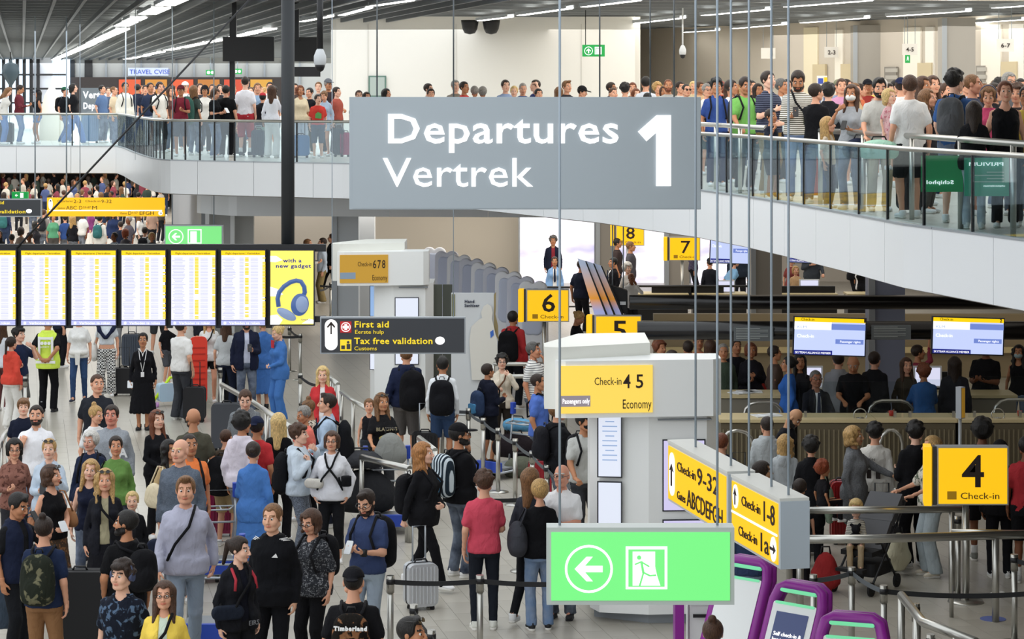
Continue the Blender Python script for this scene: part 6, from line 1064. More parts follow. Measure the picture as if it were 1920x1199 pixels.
def sling(pr, col, label, side=1, z=.92, w=.28, h=.2, y=-.06, nm='shoulder_bag', strapc='#17171a', front=True, d=.1, zs=1.46):
    s = pr[1]; z += s.dz; t = carried(nm, label, 'bag', pr, (side*.2*s.b, y, z)); f = Field((-w/2-.03, -d/2-.03, -.03), (w/2+.03, d/2+.03, h+.03), .018); f.cap((-w*.3, 0, h*.5), (w*.3, 0, h*.5), h*.45, k=.02); f.cut(lambda a, b, c: np.abs(b)-d/2); V, Q = f.mesh(); o = obj('bag_body', mesh_np('bag_body', V, Q), fab(col), t); o.rotation_euler.z = .3*side
    b = s.b; X0 = -side*.2*b; P = [(-.1*side, 0, h*.8), (X0+side*.17, -.165*b-y, 1.02+s.dz-z), (X0+side*.1, -.19*b-y, 1.17+s.dz-z), (X0-side*.03, -.18*b-y, 1.33+s.dz-z), (X0-side*.07, -.125*b-y, 1.445+s.dz-z), (X0-side*.09, -y, zs+.035+s.dz-z), (X0-side*.03, .16*b-y, 1.33+s.dz-z), (X0+side*.1, .165*b-y, 1.12+s.dz-z), (.05*side, .06, h*.8)]
    MB().tube(P, .015, 6).build('strap', fab(strapc), t); return t
def tote(pr, col, label, side=1, z=.95, w=.34, h=.32, nm='shoulder_bag', d=.12):
    s = pr[1]; z += s.dz; t = carried(nm, label, 'bag', pr, (side*.25*s.b, .02, z)); f = Field((-d/2-.05, -w/2-.04, -.04), (d/2+.05, w/2+.04, h+.04), .022); f.ell((0, 0, h*.45), (d*.6, w*.5, h*.55), 0); f.cap((0, -w*.3, h*.3), (0, w*.3, h*.3), d*.5, k=.03); f.cut(lambda a, b, c: .01-c); V, Q = f.mesh(); obj('bag_body', mesh_np('bag_body', V, Q), fab(col), t)
    MB().tube([(0, -w*.3, h*.8), (-side*.1, -.05, 1.44+s.dz-z), (-side*.1, .05, 1.44+s.dz-z), (0, w*.3, h*.8)], .011, 6).build('strap', fab(col), t); return t
def held(pr, i, nm, label, size=(.075, .012, .15), m=BLKPL, cat='phone', off=(0, -.03, .05), rx=-.6):
    s = pr[1]; k, d, pl = s.hd[i]; w = s.wr[i]+np.array((0, 0, s.dz))+d/np.linalg.norm(d)*.09+np.array(off); p = place_on(pr[0], w); o = MB().bbox((0, 0, 0), size, min(size[0], size[2])*.15, ax='y').build(nm, m); o.location = p; o.rotation_euler = (rx, 0, pr[0].rotation_euler.z); o.scale = (pr[0].scale[0],)*3; LINK.setdefault(pr[0].name, []).append(o); return tag(o, label, cat)
P_ = person; N_ = dict
# ------------------------------------------------------------------ lower hall, nearest rows first
a = P_(30, 927, 1.8, 62, label='young man with black fade haircut in a navy and white jacket looking at his phone', skin='t', hairs='slick', hc='black', top='vest', tc='#182038', inner='long,#c9cacc', bot='trousers', bc='#16181d', arms=('down', 'mouth'), pitch=22, ex='under'); held(a, 1, 'phone', 'dark phone in the raised hand of the young man in navy and white')
a = P_(83, 973, 1.76, 176, label='man with dark knotted hair in a navy t-shirt seen from behind under a camouflage backpack', hairs='topbun', hc='dark', top='tee', tc='#1c2a48', bot='trousers', bc='#8a6038', arms=('down', 'belly'), build=1.06); pack(a, '#23281f', 'camouflage backpack with cord lacing on the man in the navy t-shirt', w=.36, h=.52, d=.2, pat='camo', col2='#6d6a4e', z=.92)
a = P_(197, 884, 1.72, 8, sex='f', label='smiling woman with long fair hair in a black cardigan over a printed top', hairs='wavy', hc='blond', top='cardigan', tc='#1b1c24', inner='tank,#a39a78', bot='midi', bc='#15151b', bp='', arms=('down', 'down'), ex='sunhead', mouth=1); sling(a, '#1a1a1e', 'black cross body bag of the smiling woman in the printed top', side=1)
a = P_(97, 876, 1.7, 48, sex='f', label='woman with curly brown hair and sunglasses on her head in a black sleeveless top', hairs='curlylong', hc='brown', top='tank', tc='#0f0f12', bot='maxi', bc='#4a3a2c', bp='print', bc2='#8a5a30', arms=('down', 'belly'), yaw=22, ex='sunhead', build=1.08); tote(a, '#9c6a40', 'tan handbag of the woman in the black sleeveless top', side=1, z=.98, w=.3, h=.24); held(a, 1, 'paper_note', 'folded white paper in the hand of the woman in the black sleeveless top', (.1, .01, .14), WHITE, 'paper')
a = P_(27, 826, 1.68, 14, sex='f', label='woman with black hair and glasses in a rust patterned blouse', hairs='bob', hc='black', top='shirt', tc='#8a5a4c', tp='print', tc2='#5e382f', bot='trousers', bc='#2b2b30', ex='glasses', arms=('phone', 'down'), pitch=10)
a = P_(92, 827, 1.72, 4, sex='f', label='blond woman with sunglasses on her pulled back hair in a pale denim jacket', hairs='bun', hc='blond', top='jacket', tc='#b3c3d4', inner='tank,#dcdcdc', bot='jeans', bc='#3d5678', arms=('phone', 'phoneh'), ex='sunhead', mouth=1, skin='p'); held(a, 0, 'phone', 'black phone held by the blond woman in the pale denim jacket')
a = P_(68, 764, 1.84, 4, label='dark haired man with stubble in a white polo shirt holding a black strap', hairs='receding', hc='dark', top='polo', tc='#e9e9ee', bot='jeans', bc='#33415c', beard=1, arms=('strap', 'down'), build=1.06)
P_(44, 751, 1.6, 12, label='boy with reddish brown hair in a navy t-shirt behind the white polo', hairs='fringe', hc='light', top='tee', tc='#161c30', bot='shorts', bc='#26282c', skin='p')
P_(182, 706, 1.86, 8, label='middle aged man with receding grey brown hair in a charcoal polo shirt, looking sideways', hairs='receding', hc='brown', top='polo', tc='#23262e', bot='jeans', bc='#2c3a52', yaw=18, build=1.1)
P_(178, 764, 1.66, 45, sex='f', label='girl with wavy blond half bun in a white top, face turned down', hairs='topbun', hc='blond', top='tee', tc='#dcdcdc', bot='jeans', bc='#5b7394', pitch=12, yaw=15); 
a = P_(209, 764, 1.82, 0, label='red faced man with dark hair in a grey college sweatshirt lettered GA', hairs='short', hc='dark', skin='#d08a76', top='sweat', tc='#9aa0a8', tp='heather', tc2='#868c94', bot='jeans', bc='#36445c', build=1.15); t_ = text('GA', .16, (.0, -.2, 1.13), mat('print_white', '#dedede', .7), a[0], bold=.01)
pack(P_(170, 816, 1.7, -6, sex='f', label='older woman with short grey hair in a navy rain jacket', hairs='elder', hc='white', top='jacket', tc='#1c2742', bot='trousers', bc='#3c3c44', skin='#cf9a84', yaw=-12, arms=('down', 'belly'), build=1.1), '#1e2434', 'navy rucksack behind the older grey haired woman')
tote(P_(217, 819, 1.68, 4, sex='f', label='dark haired woman with hair tied back in a green sweater', hairs='bun', hc='dark', skin='#c98e6e', top='sweat', tc='#5e8a3a', bot='jeans', bc='#2c3448', yaw=8), '#15151a', 'black shoulder bag of the woman in the green sweater', side=-1)
P_(168, 866, 1.66, 4, sex='f', label='frowning blond girl with open mouth and a pendant in a navy top', hairs='long', hc='blond', top='tank', tc='#1a2036', bot='jeans', bc='#3b4a66', mouth=1, roll=6, skin='p')
P_(248, 929, 1.32, 8, sex='f', label='small blond girl in a black cardigan over an orange flowered dress', hairs='bun', hc='fair', skin='p', top='cardigan', tc='#17171b', inner='tank,#a86a30', bot='skirt', bc='#3a2a20', bp='floral', bc2='#c06a30')
a = P_(295, 773, 1.72, 34, sex='f', label='woman with long straight auburn hair in a black top holding white papers', hairs='straight', hc='auburn', top='threeq', tc='#15151a', bot='trousers', bc='#17171b', arms=('belly', 'phone'), skin='p', ex='sunhead'); held(a, 1, 'papers', 'white papers in the hand of the woman with auburn hair', (.16, .01, .22), WHITE, 'paper')
a = P_(237, 962, 1.8, -150, label='bearded dark haired man in a black t-shirt seen from behind, face turned sideways', hairs='short', hc='black', skin='t', top='tee', tc='#101013', bot='longshorts', bc='#15151a', beard=1, yaw=50, arms=('down', 'pocket'), build=1.08); pack(a, '#141418', 'black sling backpack on the bearded man in the black t-shirt', w=.3, h=.42, x=-.08)
a = P_(229, 1058, 1.78, -12, label='young man with dark wavy hair and headphones in a dark flowered shirt', hairs='mop', hc='dark', top='sshirt', tc='#141a28', tp='floral', tc2='#4c6480', bot='trousers', bc='#26221e', ex='headphones', yaw=-14, skin='#dfb096', arms=('down', 'down'))
a = P_(308, 1096, 1.66, 2, sex='f', label='woman with glasses and long brown hair in a bright yellow cardigan', hairs='long', hc='brown', top='cardigan', tc='#f0cc18', inner='tank,#c9d8c4', bot='trousers', bc='#2b3038', ex='glasses', build=1.1); sling(a, '#15151a', 'black bag with thin strap worn by the woman in the yellow cardigan', side=-1)
a = P_(348, 899, 1.97, 8, label='young man in a lavender grey hoodie with a dark strap across his chest', hairs='quiff', hc='light', top='hoodie', tc='#a9aabf', bot='jeans', bc='#8597ab', legs='walk', arms=('swing', 'swingb'), yaw=-4, ex='', build=1.04); sling(a, '#1d2438', 'dark navy sling bag across the lavender grey hoodie', side=-1, z=.98, y=.1)
P_(338, 828, 1.92, -6, label='tall bald man in a slate grey sweater looking aside', hairs=None, hc='fair', skin='#dca68c', top='sweat', tc='#4c5666', tp='heather', tc2='#687484', bot='jeans', bc='#4e4a48', yaw=-16, build=1.08)
pack(P_(356, 818, 1.83, 22, label='man in an orange polo shirt half hidden behind the bald man', hairs='buzz', hc='dark', skin='t', top='polo', tc='#f07818', bot='shorts', bc='#3a4460', arms=('down', 'down'), build=1.08), '#1c1c20', 'black backpack on the man in the orange polo shirt')
a = P_(319, 829, 1.68, 50, sex='f', label='woman with long black curls carrying a cream bag behind the bald man', hairs='wavy', hc='black', skin='t', top='tee', tc='#b59a6a', bot='trousers', bc='#3c2c2c', arms=('down', 'belly')); tote(a, '#d8c9a6', 'cream round bag carried by the woman with black curls', side=-1, w=.36, h=.34, z=.9)
P_(362, 769, 1.86, -155, label='bald bearded man in an olive t-shirt seen from behind', hairs=None, hc='dark', skin='#b88262', top='tee', tc='#4b4a3c', bot='jeans', bc='#23252c', beard=1, build=1.12)
P_(475, 832, 1.74, 178, sex='f', label='flight attendant with a brown bun in a bright blue skirt suit seen from behind', hairs='bun', hc='dark', top='blazer', tc='#3f7ac6', bot='midi', bc='#3f7ac6', bp='', arms=('down', 'phone'), build=1.02, shoes='#15151a')
a = P_(455, 776, 1.86, 150, label='man with black hair in a pinkish white hoodie seen from behind', hairs='curly', hc='black', skin='t', top='hoodie', tc='#d5ccd9', bot='trousers', bc='#6b6a70', arms=('down', 'down')); 
pack(P_(424, 808, 1.55, 165, label='child half hidden behind the black rucksack beside the white hoodie', hairs='buzz', hc='brown', top='tee', tc='#4a3c2c', bot='shorts', bc='#b49a6a'), '#121216', 'large black rucksack on the child beside the white hoodie', w=.42, h=.6, d=.24, z=.8)
P_(482, 788, 1.76, 165, label='man in a red t-shirt and dark cap with a blue visor seen from behind', hairs='short', hc='black', skin='t', top='tee', tc='#c41c24', bot='jeans', bc='#2c3346', ex='capback', hatc='#1b2440')
P_(523, 778, 1.72, 172, sex='f', label='woman with straight blond hair in a black top seen from behind', hairs='straight', hc='fair', top='tee', tc='#0f0f12', bot='trousers', bc='#15151a')
pack(P_(561, 800, 1.74, 80, label='teenage boy with brown hair in a pale blue hoodie clutching his strap', hairs='mop', hc='brown', skin='p', top='hoodie', tc='#c3d1de', bot='trousers', bc='#3a3c44', bp='heather', arms=('strap', 'mouth')), '#17181c', 'black backpack on the teenage boy in the pale blue hoodie', w=.34, h=.56, z=.85)
a = P_(622, 813, 1.68, -4, sex='f', label='woman with a brown bob and glasses in a white hooded jacket, hands in pockets', hairs='bob', hc='brown', top='hoodie', tc='#dcdde4', bot='cropped', bc='#15161a', arms=('pocket', 'pocket'), ex='glasses', build=1.1); sling(a, '#c9c4ba', 'cream belt bag worn across the white hooded jacket', side=-1, z=1.02, w=.24, h=.15, y=-.14); sling(a, '#141418', 'small black phone pouch hanging on the white hooded jacket', side=1, z=1.05, w=.1, h=.17, y=-.17, zs=1.44)
P_(460, 732, 1.8, 6, label='young man looking down in a speckled grey jacket with black hood', hairs='crop', hc='brown', skin='p', top='hoodie', tc='#7f858a', tp='heather', tc2='#5c6064', inner='long,#17181c', bot='jeans', bc='#2b2f3a', pitch=26)
a = P_(511, 950, 1.88, -12, label='stern young man in a black zip tracksuit with white shoulder stripes', hairs='crop', hc='light', skin='#dba98c', top='jacket', tc='#111217', bot='trousers', bc='#111217', yaw=-6, arms=('down', 'down'), pitch=4)
for k_ in range(3): MB().tube([(.1+k_*.018, -.1, 1.46-k_*.006), (.16+k_*.012, -.03, 1.465-k_*.012)], .004, 5).build('white_stripe', mat('stripe_white', '#e6e6e6', .7), a[0]); MB().tube([(-.1-k_*.018, -.1, 1.46-k_*.006), (-.16-k_*.012, -.03, 1.465-k_*.012)], .004, 5).build('white_stripe', mat('stripe_white', '#e6e6e6', .7), a[0])
MB().prism([(-.03, 0), (.03, 0), (.012, .04)], .004, Matrix.Translation((.08, -.185, 1.3))).build('chest_logo', mat('stripe_white', '#e6e6e6', .7), a[0])
a = P_(586, 958, 1.7, -34, sex='f', label='woman with wavy brown hair and glasses looking down in a grey swirl patterned blouse', hairs='curlylong', hc='brown', top='blouse', tc='#2c2e34', tp='paisley', tc2='#85878c', bot='trousers', bc='#121216', ex='glasses', pitch=20, build=1.08, arms=('down', 'down')); pack(a, '#17171b', 'black rucksack on the woman in the swirl patterned blouse')
a = P_(447, 1011, 1.68, 38, sex='f', label='woman with a flying dark ponytail in a black jacket, head turned', hairs='pony', hc='dark', skin='p', top='jacket', tc='#16171d', inner='tank,#121420', bot='trousers', bc='#17181c', yaw=30, pitch=8); sling(a, '#1b2230', 'black half moon bag with white zip on the woman with the ponytail', side=-1, z=.95, w=.32, h=.17, y=-.12)
[MB().tube([(sx*.1, -.03, 1.46), (sx*.115, -.14, 1.36), (sx*.13, -.15, 1.25)], .016, 6).build('red_strap', fab('#b8283a'), a[0]) for sx in (-1, 1)]; text('EIRS', .07, (.02, -.17, .88), mat('print_grey', '#7a7c80', .6), a[0])
a = P_(690, 919, 1.8, -24, label='bearded man with glasses in a blue polo shirt looking at his phone', hairs='slick', hc='dark', skin='#d9a386', top='polo', tc='#35456e', bot='jeans', bc='#9fb0bf', beard=1, ex='glasses', arms=('phone', 'phone'), pitch=28, build=1.06); held(a, 0, 'phone', 'white phone held by the bearded man in the blue polo shirt', m=WHITE); pack(a, '#15161a', 'bulky black backpack on the bearded man in the blue polo shirt', w=.38, h=.56, d=.24, z=.88); MB().tube([(a[1].wr[1][0]-.0, a[1].wr[1][1]+.0, a[1].wr[1][2]-.035), (a[1].wr[1][0], a[1].wr[1][1], a[1].wr[1][2]+.035)], .038, 10).build('wrist_watch', BLKPL, a[0])
a = P_(663, 1070, 1.8, 178, label='man in a backwards black cap and black t-shirt seen from behind at the lower edge', hairs='buzz', hc='black', top='tee', tc='#121216', bot='jeans', bc='#23262e', ex='capback', hatc='#14141a', build=1.15); b_ = pack(a, '#17130f', 'black backpack with white arched lettering on the man in the backwards cap', w=.34, h=.48, pat='floral', col2='#8a5a34', z=.95); text('Timberland', .05, (.13, .14, .36), mat('print_white2', '#eeeeee', .6), b_, rz=pi, bold=.006)
P_(773, 1164, 1.78, 70, label='man with slicked dark hair and sunglasses on his head, at the lower edge', hairs='slick', hc='black', skin='t', top='tee', tc='#23252c', bot='jeans', ex='sunhead')
a = P_(795, 834, 1.78, 66, sex='f', label='woman with very long wavy strawberry hair in a black jacket pulling the silver suitcase', hairs='wavy', hc='ginger', skin='p', top='blazer', tc='#141418', bot='slim', bc='#101014', arms=('pull', 'belly'), legs='walk', build=1.12, yaw=8); pack(a, '#16161a', 'black soft backpack on the woman with strawberry hair', w=.36, h=.48, z=.9)
a = P_(862, 799, 1.9, 128, label='bearded man in a black cap and glasses with a black sweatshirt, back half turned', hairs='short', hc='black', skin='t', top='sweat', tc='#121216', bot='jeans', bc='#1a2234', beard=1, ex='cap glasses', hatc='#141418', arms=('cross', 'mouth'), yaw=-28, build=1.06); pack(a, '#23303c', 'blue and white striped backpack on the bearded man in the black cap', w=.36, h=.5, pat='vstripes', col2='#c9d6de', pocket='#4a8ab8', z=.95)
P_(908, 887, 1.78, 184, label='man with wavy brown hair in a bright red t-shirt seen from behind', hairs='mop', hc='brown', skin='#d9a488', top='tee', tc='#d23c56', bot='slim', bc='#1c212b', arms=('belly', 'down'), shoes='#dfe0d8')
a = P_(1012, 901, 1.68, 188, sex='f', label='woman with short blond hair in a black t-shirt and light jeans seen from behind', hairs='elder', hc='blond', top='tee', tc='#0f0f13', bot='jeans', bc='#5f7fa8', arms=('down', 'belly'), shoes='#17171b', build=1.08); tote(a, '#3a3b42', 'large grey leather shoulder bag of the woman in light jeans', side=1, z=.88, w=.42, h=.42, d=.2)
P_(996, 880, 1.76, 150, sex='f', label='woman with straight brown hair in dark clothes and white sneakers behind the blond woman', hairs='long', hc='light', top='long', tc='#2c2f38', bot='slim', bc='#14151a', legs='walk')
a = P_(1053, 880, 1.76, -18, label='bald older man with glasses in a white polo shirt facing the queue', hairs=None, hc='white', skin='#d89a80', top='polo', tc='#eaeaec', bot='jeans', bc='#22252e', ex='glasses', arms=('belly', 'phone'), build=1.16, shoes='#15151a')
a = P_(716, 741, 1.72, 16, sex='f', label='woman with long brown hair in a black t-shirt printed BLAZING, pushing a trolley', hairs='long', hc='light', skin='#c9906c', top='tee', tc='#1a1a1d', bot='trousers', bc='#3a3c40', ex='sunhead', arms=('push', 'push'), yaw=12); text('BLAZING', .07, (-.13, -.195, 1.25), mat('print_gold', '#a59a7c', .6), a[0], bold=.004); MB().prism([(.09*cos(k*pi/8), .045*sin(k*pi/8)) for k in range(16)], .006, Matrix.Translation((0, -.2, 1.14))).build('shirt_print', mat('print_yellow', '#cfc07a', .6), a[0])
P_(605, 690, 1.72, 2, sex='f', label='woman with long blond hair in a red jacket frowning', hairs='straight', hc='fair', skin='p', top='jacket', tc='#c81c24', inner='tee,#e2dede', bot='jeans', bc='#2c3346', pitch=6)
P_(582, 752, 1.66, -62, sex='f', label='tanned woman with a fair bun in a leopard print top looking down', hairs='topbun', hc='light', skin='t', top='threeq', tc='#1b1a1a', tp='leopard', tc2='#c9bfae', bot='trousers', bc='#15151a', pitch=24, ex='sunhead')
pack(P_(613, 742, 1.84, -84, label='man with dark hair in a pale blue shirt and black tie seen in profile', hairs='slick', hc='dark', skin='#d9a488', top='shirt', tc='#a9c0da', bot='trousers', bc='#1c2030', ex='tie', arms=('down', 'belly')), '#15161b', 'black backpack hanging on the man in the pale blue shirt', w=.34, h=.56, z=.86)
P_(571, 764, 1.62, -48, sex='f', label='older woman in a coral t-shirt mostly hidden by the leopard print top', hairs='short', hc='grey', skin='t', top='tee', tc='#f0705c', bot='trousers', bc='#55565c', pitch=14)
a = P_(762, 652, 1.9, 176, label='tall man in a navy hooded sweater and grey shorts seen from behind', hairs='short', hc='light', skin='#d9a080', top='hoodie', tc='#1a2340', bot='longshorts', bc='#5a5654', arms=('phone', 'pull'), build=1.12); pack(a, '#101014', 'loose black rucksack hanging off one shoulder of the navy sweater', w=.4, h=.62, d=.2, x=-.12, z=.82)
pack(P_(830, 672, 1.8, 178, label='man in a white shirt and denim shorts seen from behind', hairs='slick', hc='black', skin='t', top='shirt', tc='#dfe4e8', bot='shorts', bc='#2c4468', arms=('down', 'down'), ex=''), '#121318', 'black roll top rucksack on the man in the white shirt', w=.4, h=.56, d=.18, z=.88)
a = P_(915, 685, 1.62, 128, label='boy with dark hair in a navy hoodie and shorts seen from behind', hairs='short', hc='dark', skin='t', top='hoodie', tc='#171b2c', bot='longshorts', bc='#17181e', arms=('phone', 'down'), shoes='#15151a'); pack(a, '#2a3c5c', 'blue school backpack with an orange piping on the boy in navy', pocket='#3f88b8', z=.86)
a = P_(941, 668, 1.64, 4, sex='f', label='woman with short dark curls and glasses in a beige top', hairs='curly', hc='black', skin='p', top='jacket', tc='#d9cdb8', inner='tee,#dcd4c0', bot='trousers', bc='#2c2620', ex='glasses', arms=('phone', 'mouth')); sling(a, '#6a4630', 'brown strap bag of the woman with short dark curls', side=-1, strapc='#6a4630')
P_(1001, 645, 1.84, 72, label='grey haired man in a striped white polo shirt raising his arm', hairs='short', hc='salt', skin='#c98a6a', top='polo', tc='#e6e6e2', tp='pinstripes', tc2='#4a505a', bot='jeans', bc='#3c465c', arms=('down', 'face'), ex='sunhead', build=1.14)
a = P_(962, 586, 1.84, 158, label='man in a black and red jacket with dark hair seen from behind', hairs='short', hc='black', skin='t', top='jacket', tc='#b41c22', bot='trousers', bc='#15181f', arms=('down', 'push'), build=1.1); pack(a, '#141418', 'black backpack with small white print on the red jacket', w=.4, h=.58, z=.86)
a = P_(1010, 704, 1.8, 84, label='man with dark hair in a blue t-shirt seen in profile beside the trolley', hairs='buzz', hc='dark', skin='t', top='tee', tc='#4a70c8', bot='jeans', bc='#2c3242', arms=('down', 'down'), build=1.06); sling(a, '#1b2233', 'dark sling bag of the man in the blue t-shirt', side=1, z=1.0, h=.22)
pack(P_(1046, 757, 1.8, 110, label='man in a black vest with striped grey sleeves looking away', hairs='short', hc='light', top='puffer', tc='#1a1b20', inner=None, bot='jeans', bc='#2c3038', arms=('down', 'phone')), '#1c1c22', 'black rucksack behind the man in the dark vest')
a = P_(1096, 775, 1.84, 20, label='man in a grey polo shirt and black cap wearing a black face mask', hairs='short', hc='black', skin='t', top='polo', tc='#b9bab6', bot='trousers', bc='#3c3e44', ex='cap maskb', hatc='#26242a', arms=('rail', 'down'), yaw=30, build=1.1); pack(a, '#1a1a1f', 'black backpack straps and bag of the masked man in grey', straps=True)
P_(1081, 584, 1.74, 72, sex='f', label='blond woman with tied hair in black bending her head down', hairs='bun', hc='blond', skin='t', top='long', tc='#131317', bot='trousers', bc='#15151a', pitch=34, lod=1)
P_(692, 754, 1.28, 4, label='child half hidden behind the woman in the printed black t-shirt', hairs='short', hc='light', skin='l', top='tank', tc='#1a1a1f', bot='shorts', bc='#2c3038')
# behind the flight screens
a = P_(90, h=1.82, feet=773, face=176, label='security guard in a bright yellow safety vest, hands clasped behind his back', hairs='buzz', hc='black', skin='t', top='tee', tc='#15161a', bot='trousers', bc='#0f0f13', arms=('back', 'back'), shoes='#15151a', build=1.06, ex='socks')
obj('safety_vest', top_mesh(a[1], ('m', 1.06, ('back', 'back'), 'stand', False), 'hivis', 0, 0, 0), fab('#d2ee1a'), a[0]); VS = mat('reflective', '#eef0ee', .4)
for x_ in (-.12, .12): MB().box((x_, .165, 1.18), (.045, .01, .42)).build('reflective_band', VS, a[0])
MB().box((0, .178, .93), (.36, .01, .05)).build('reflective_band', VS, a[0]); MB().box((0, .17, 1.36), (.28, .01, .045)).build('reflective_band', VS, a[0]); [MB().prism([(dx+.03*cos(k*pi/6), .03*sin(k*pi/6)) for k in range(12)], .01, Matrix.Translation((0, .178, 1.27))).build('white_disc', VS, a[0]) for dx in (-.065, 0, .065)]; text('SECURITY', .04, (.105, .185, 1.19), VS, a[0], rz=pi)
P_(148, h=1.74, feet=753, sex='f', face=2, label='woman in a white top and rolled blue jeans with a sweater tied at her waist', hairs='short', hc='blond', top='tee', tc='#e3e3e2', bot='slim', bc='#2e4a74', bp='denim', ex='waistjumper', legs='step', shoes='#1a2238')
a = P_(200, h=1.74, feet=744, sex='f', face=2, label='woman in checked wide trousers with a navy sweater knotted over her shoulders', hairs='short', hc='brown', top='crop', tc='#d4dce4', bot='wide', bc='#e9e9e6', bp='check', bc2='#26262a', ex='neckjumper', arms=('carry', 'down')); tote(a, '#e4e2dc', 'white cloth bag carried by the woman in checked trousers', side=-1, z=.7, w=.3, h=.4)
a = P_(268, 627, 1.72, 6, sex='f', label='dark haired woman in a black dress with a white collar and white lanyard', hairs='bun', hc='black', skin='t', top='threeq', tc='#121217', bot='midi', bc='#121217', bp='', ex='lanyard', shoes='#15151a', legs='close', arms=('down', 'down')); held(a, 0, 'paper_note', 'folded paper in the hand of the woman with the white lanyard', (.1, .01, .15), WHITE, 'paper'); MB().prism([(-.09, 1.5), (-.02, 1.42), (0, 1.34), (.02, 1.42), (.09, 1.5), (.05, 1.5), (0, 1.4), (-.05, 1.5)], .02, Matrix.Translation((0, -.1, 0))).build('white_collar', fab('#eeeeee'), a[0])
P_(340, h=1.84, feet=788, face=150, label='man in a white ringer t-shirt and grey baggy trousers seen from behind', hairs='short', hc='dark', skin='#d9a488', top='tee', tc='#e6e5e2', bot='wide', bc='#3c3e44', arms=('down', 'reach'), build=1.1)
a = P_(392, h=1.7, feet=755, sex='f', face=8, label='blond woman in a white blouse and black shorts with a black round bag', hairs='long', hc='blond', top='blouse', tc='#dcdbd8', bot='minishorts', bc='#121216'); sling(a, '#16171b', 'black round shoulder bag of the woman in black shorts', side=-1, z=.82, w=.34, h=.24)
P_(424, h=1.72, feet=768, sex='f', face=172, label='woman with long brown hair in a light grey t-shirt seen from behind', hairs='long', hc='brown', top='tee', tc='#b9bdbf', bot='trousers', bc='#1c2438', lod=1)
a = P_(462, h=1.86, feet=776, face=10, label='man in a navy blazer and pale shirt holding a phone and a trolley bag', hairs='short', hc='dark', beard=1, top='blazer', tc='#1a2038', inner='shirt,#bfc6dc', bot='jeans', bc='#23304c', arms=('down', 'phone'), pitch=16, build=1.1, ex='glasses'); held(a, 1, 'phone', 'dark phone held by the man in the navy blazer')
P_(493, h=1.74, feet=768, sex='f', face=200, label='flight attendant in a blue skirt suit half hidden by the man in the blazer', hairs='bun', hc='blond', top='blazer', tc='#3a72be', bot='midi', bc='#3a72be', bp='', shoes='#15151a', legs='close')
P_(524, 612, 1.76, -58, sex='f', label='flight attendant with pinned blond hair in a blue trouser suit', hairs='bun', hc='fair', skin='p', top='blazer', tc='#3a74be', bot='wide', bc='#3a74be', bp='', arms=('down', 'belly'), pitch=22, ex='scarf')
P_(22, 634, 1.64, 150, sex='f', label='girl with a dark ponytail in a bright red hoodie and white trousers', hairs='pony', hc='dark', top='hoodie', tc='#d93a20', bot='wide', bc='#dcdad4', bp='', arms=('down', 'phone'))
P_(36, 617, 1.76, 62, label='dark haired young man in navy raising a bottle behind the red hoodie', hairs='mop', hc='black', skin='p', top='tee', tc='#1e2a48', bot='shorts', bc='#5a5a58', arms=('down', 'mouth'), lod=1)
P_(4, 604, 1.7, 160, sex='f', label='woman with long brown hair in a pale top cut by the left frame edge', hairs='long', hc='brown', top='tee', tc='#c9cdd4', bot='trousers', bc='#6a3c3c', lod=1)
P_(297, h=1.8, feet=668, face=176, label='walker in shorts and white shoes whose legs show below the flight screens', hairs='short', hc='dark', top='tee', tc='#c9c9c9', bot='shorts', bc='#3a3c40', legs='walk', lod=1)
P_(312, h=1.35, feet=722, face=60, label='child in a black top beside the neon toy case, hidden above by the screens', hairs='short', hc='dark', top='tee', tc='#121216', bot='shorts', bc='#4a4c52', lod=1, arms=('down', 'reach'))
P_(112, h=1.74, feet=690, face=120, label='far person in dark blue between the safety vest and the white top', hairs='short', hc='black', top='tee', tc='#20283c', bot='trousers', bc='#15161c', lod=1)
P_(217, h=1.76, feet=672, sex='f', face=-20, label='far woman in a pale yellow scarf behind the checked trousers', hairs='long', hc='light', top='long', tc='#d8cc9c', bot='trousers', bc='#8a8c90', lod=1)
P_(380, h=1.7, feet=700, sex='f', face=60, label='far woman in a dark jacket behind the white ringer t-shirt', hairs='long', hc='brown', top='jacket', tc='#23242c', bot='trousers', bc='#2c2c34', lod=1)
# under the balcony, middle
P_(516, h=1.76, Y=62, face=60, label='person with dark curls in a plum and navy jacket beside the round post', hairs='curly', hc='black', skin='t', top='jacket', tc='#3c1830', bot='trousers', bc='#15161c', lod=1, build=1.1)
P_(487, h=1.74, Y=63, face=150, label='person in a dark green jacket at the edge of the grey panels', hairs='long', hc='dark', top='jacket', tc='#2c3c38', bot='trousers', bc='#1a1c20', lod=1)
P_(578, h=1.84, Y=68, face=86, label='man in a white shirt standing under the balcony facing the pale blue shirt', hairs='short', hc='light', top='shirt', tc='#e2e0da', bot='trousers', bc='#23242a', arms=('phone', 'phone'), lod=1)
P_(604, h=1.84, Y=68.5, face=-80, label='man in a pale blue shirt with an olive jacket over his arm', hairs='short', hc='dark', top='shirt', tc='#b4c4d8', bot='wide', bc='#8f7c4c', bp='', arms=('phone', 'down'), lod=1)
P_(570, h=1.5, Y=66, sex='f', face=170, label='child with golden hair beside the round black post', hairs='long', hc='ginger', top='tee', tc='#15161a', bot='trousers', bc='#2a2a2e', lod=1)
P_(548, h=1.72, Y=66, face=120, label='person in black standing directly behind the round black post', hairs='short', hc='black', top='jacket', tc='#121216', bot='trousers', bc='#15151a', lod=1)
P_(622, h=1.78, feet=552, face=-90, label='walker in black trousers passing the end of the far white tower', hairs='short', hc='brown', top='jacket', tc='#15161a', bot='slim', bc='#101014', legs='walk', lod=1)
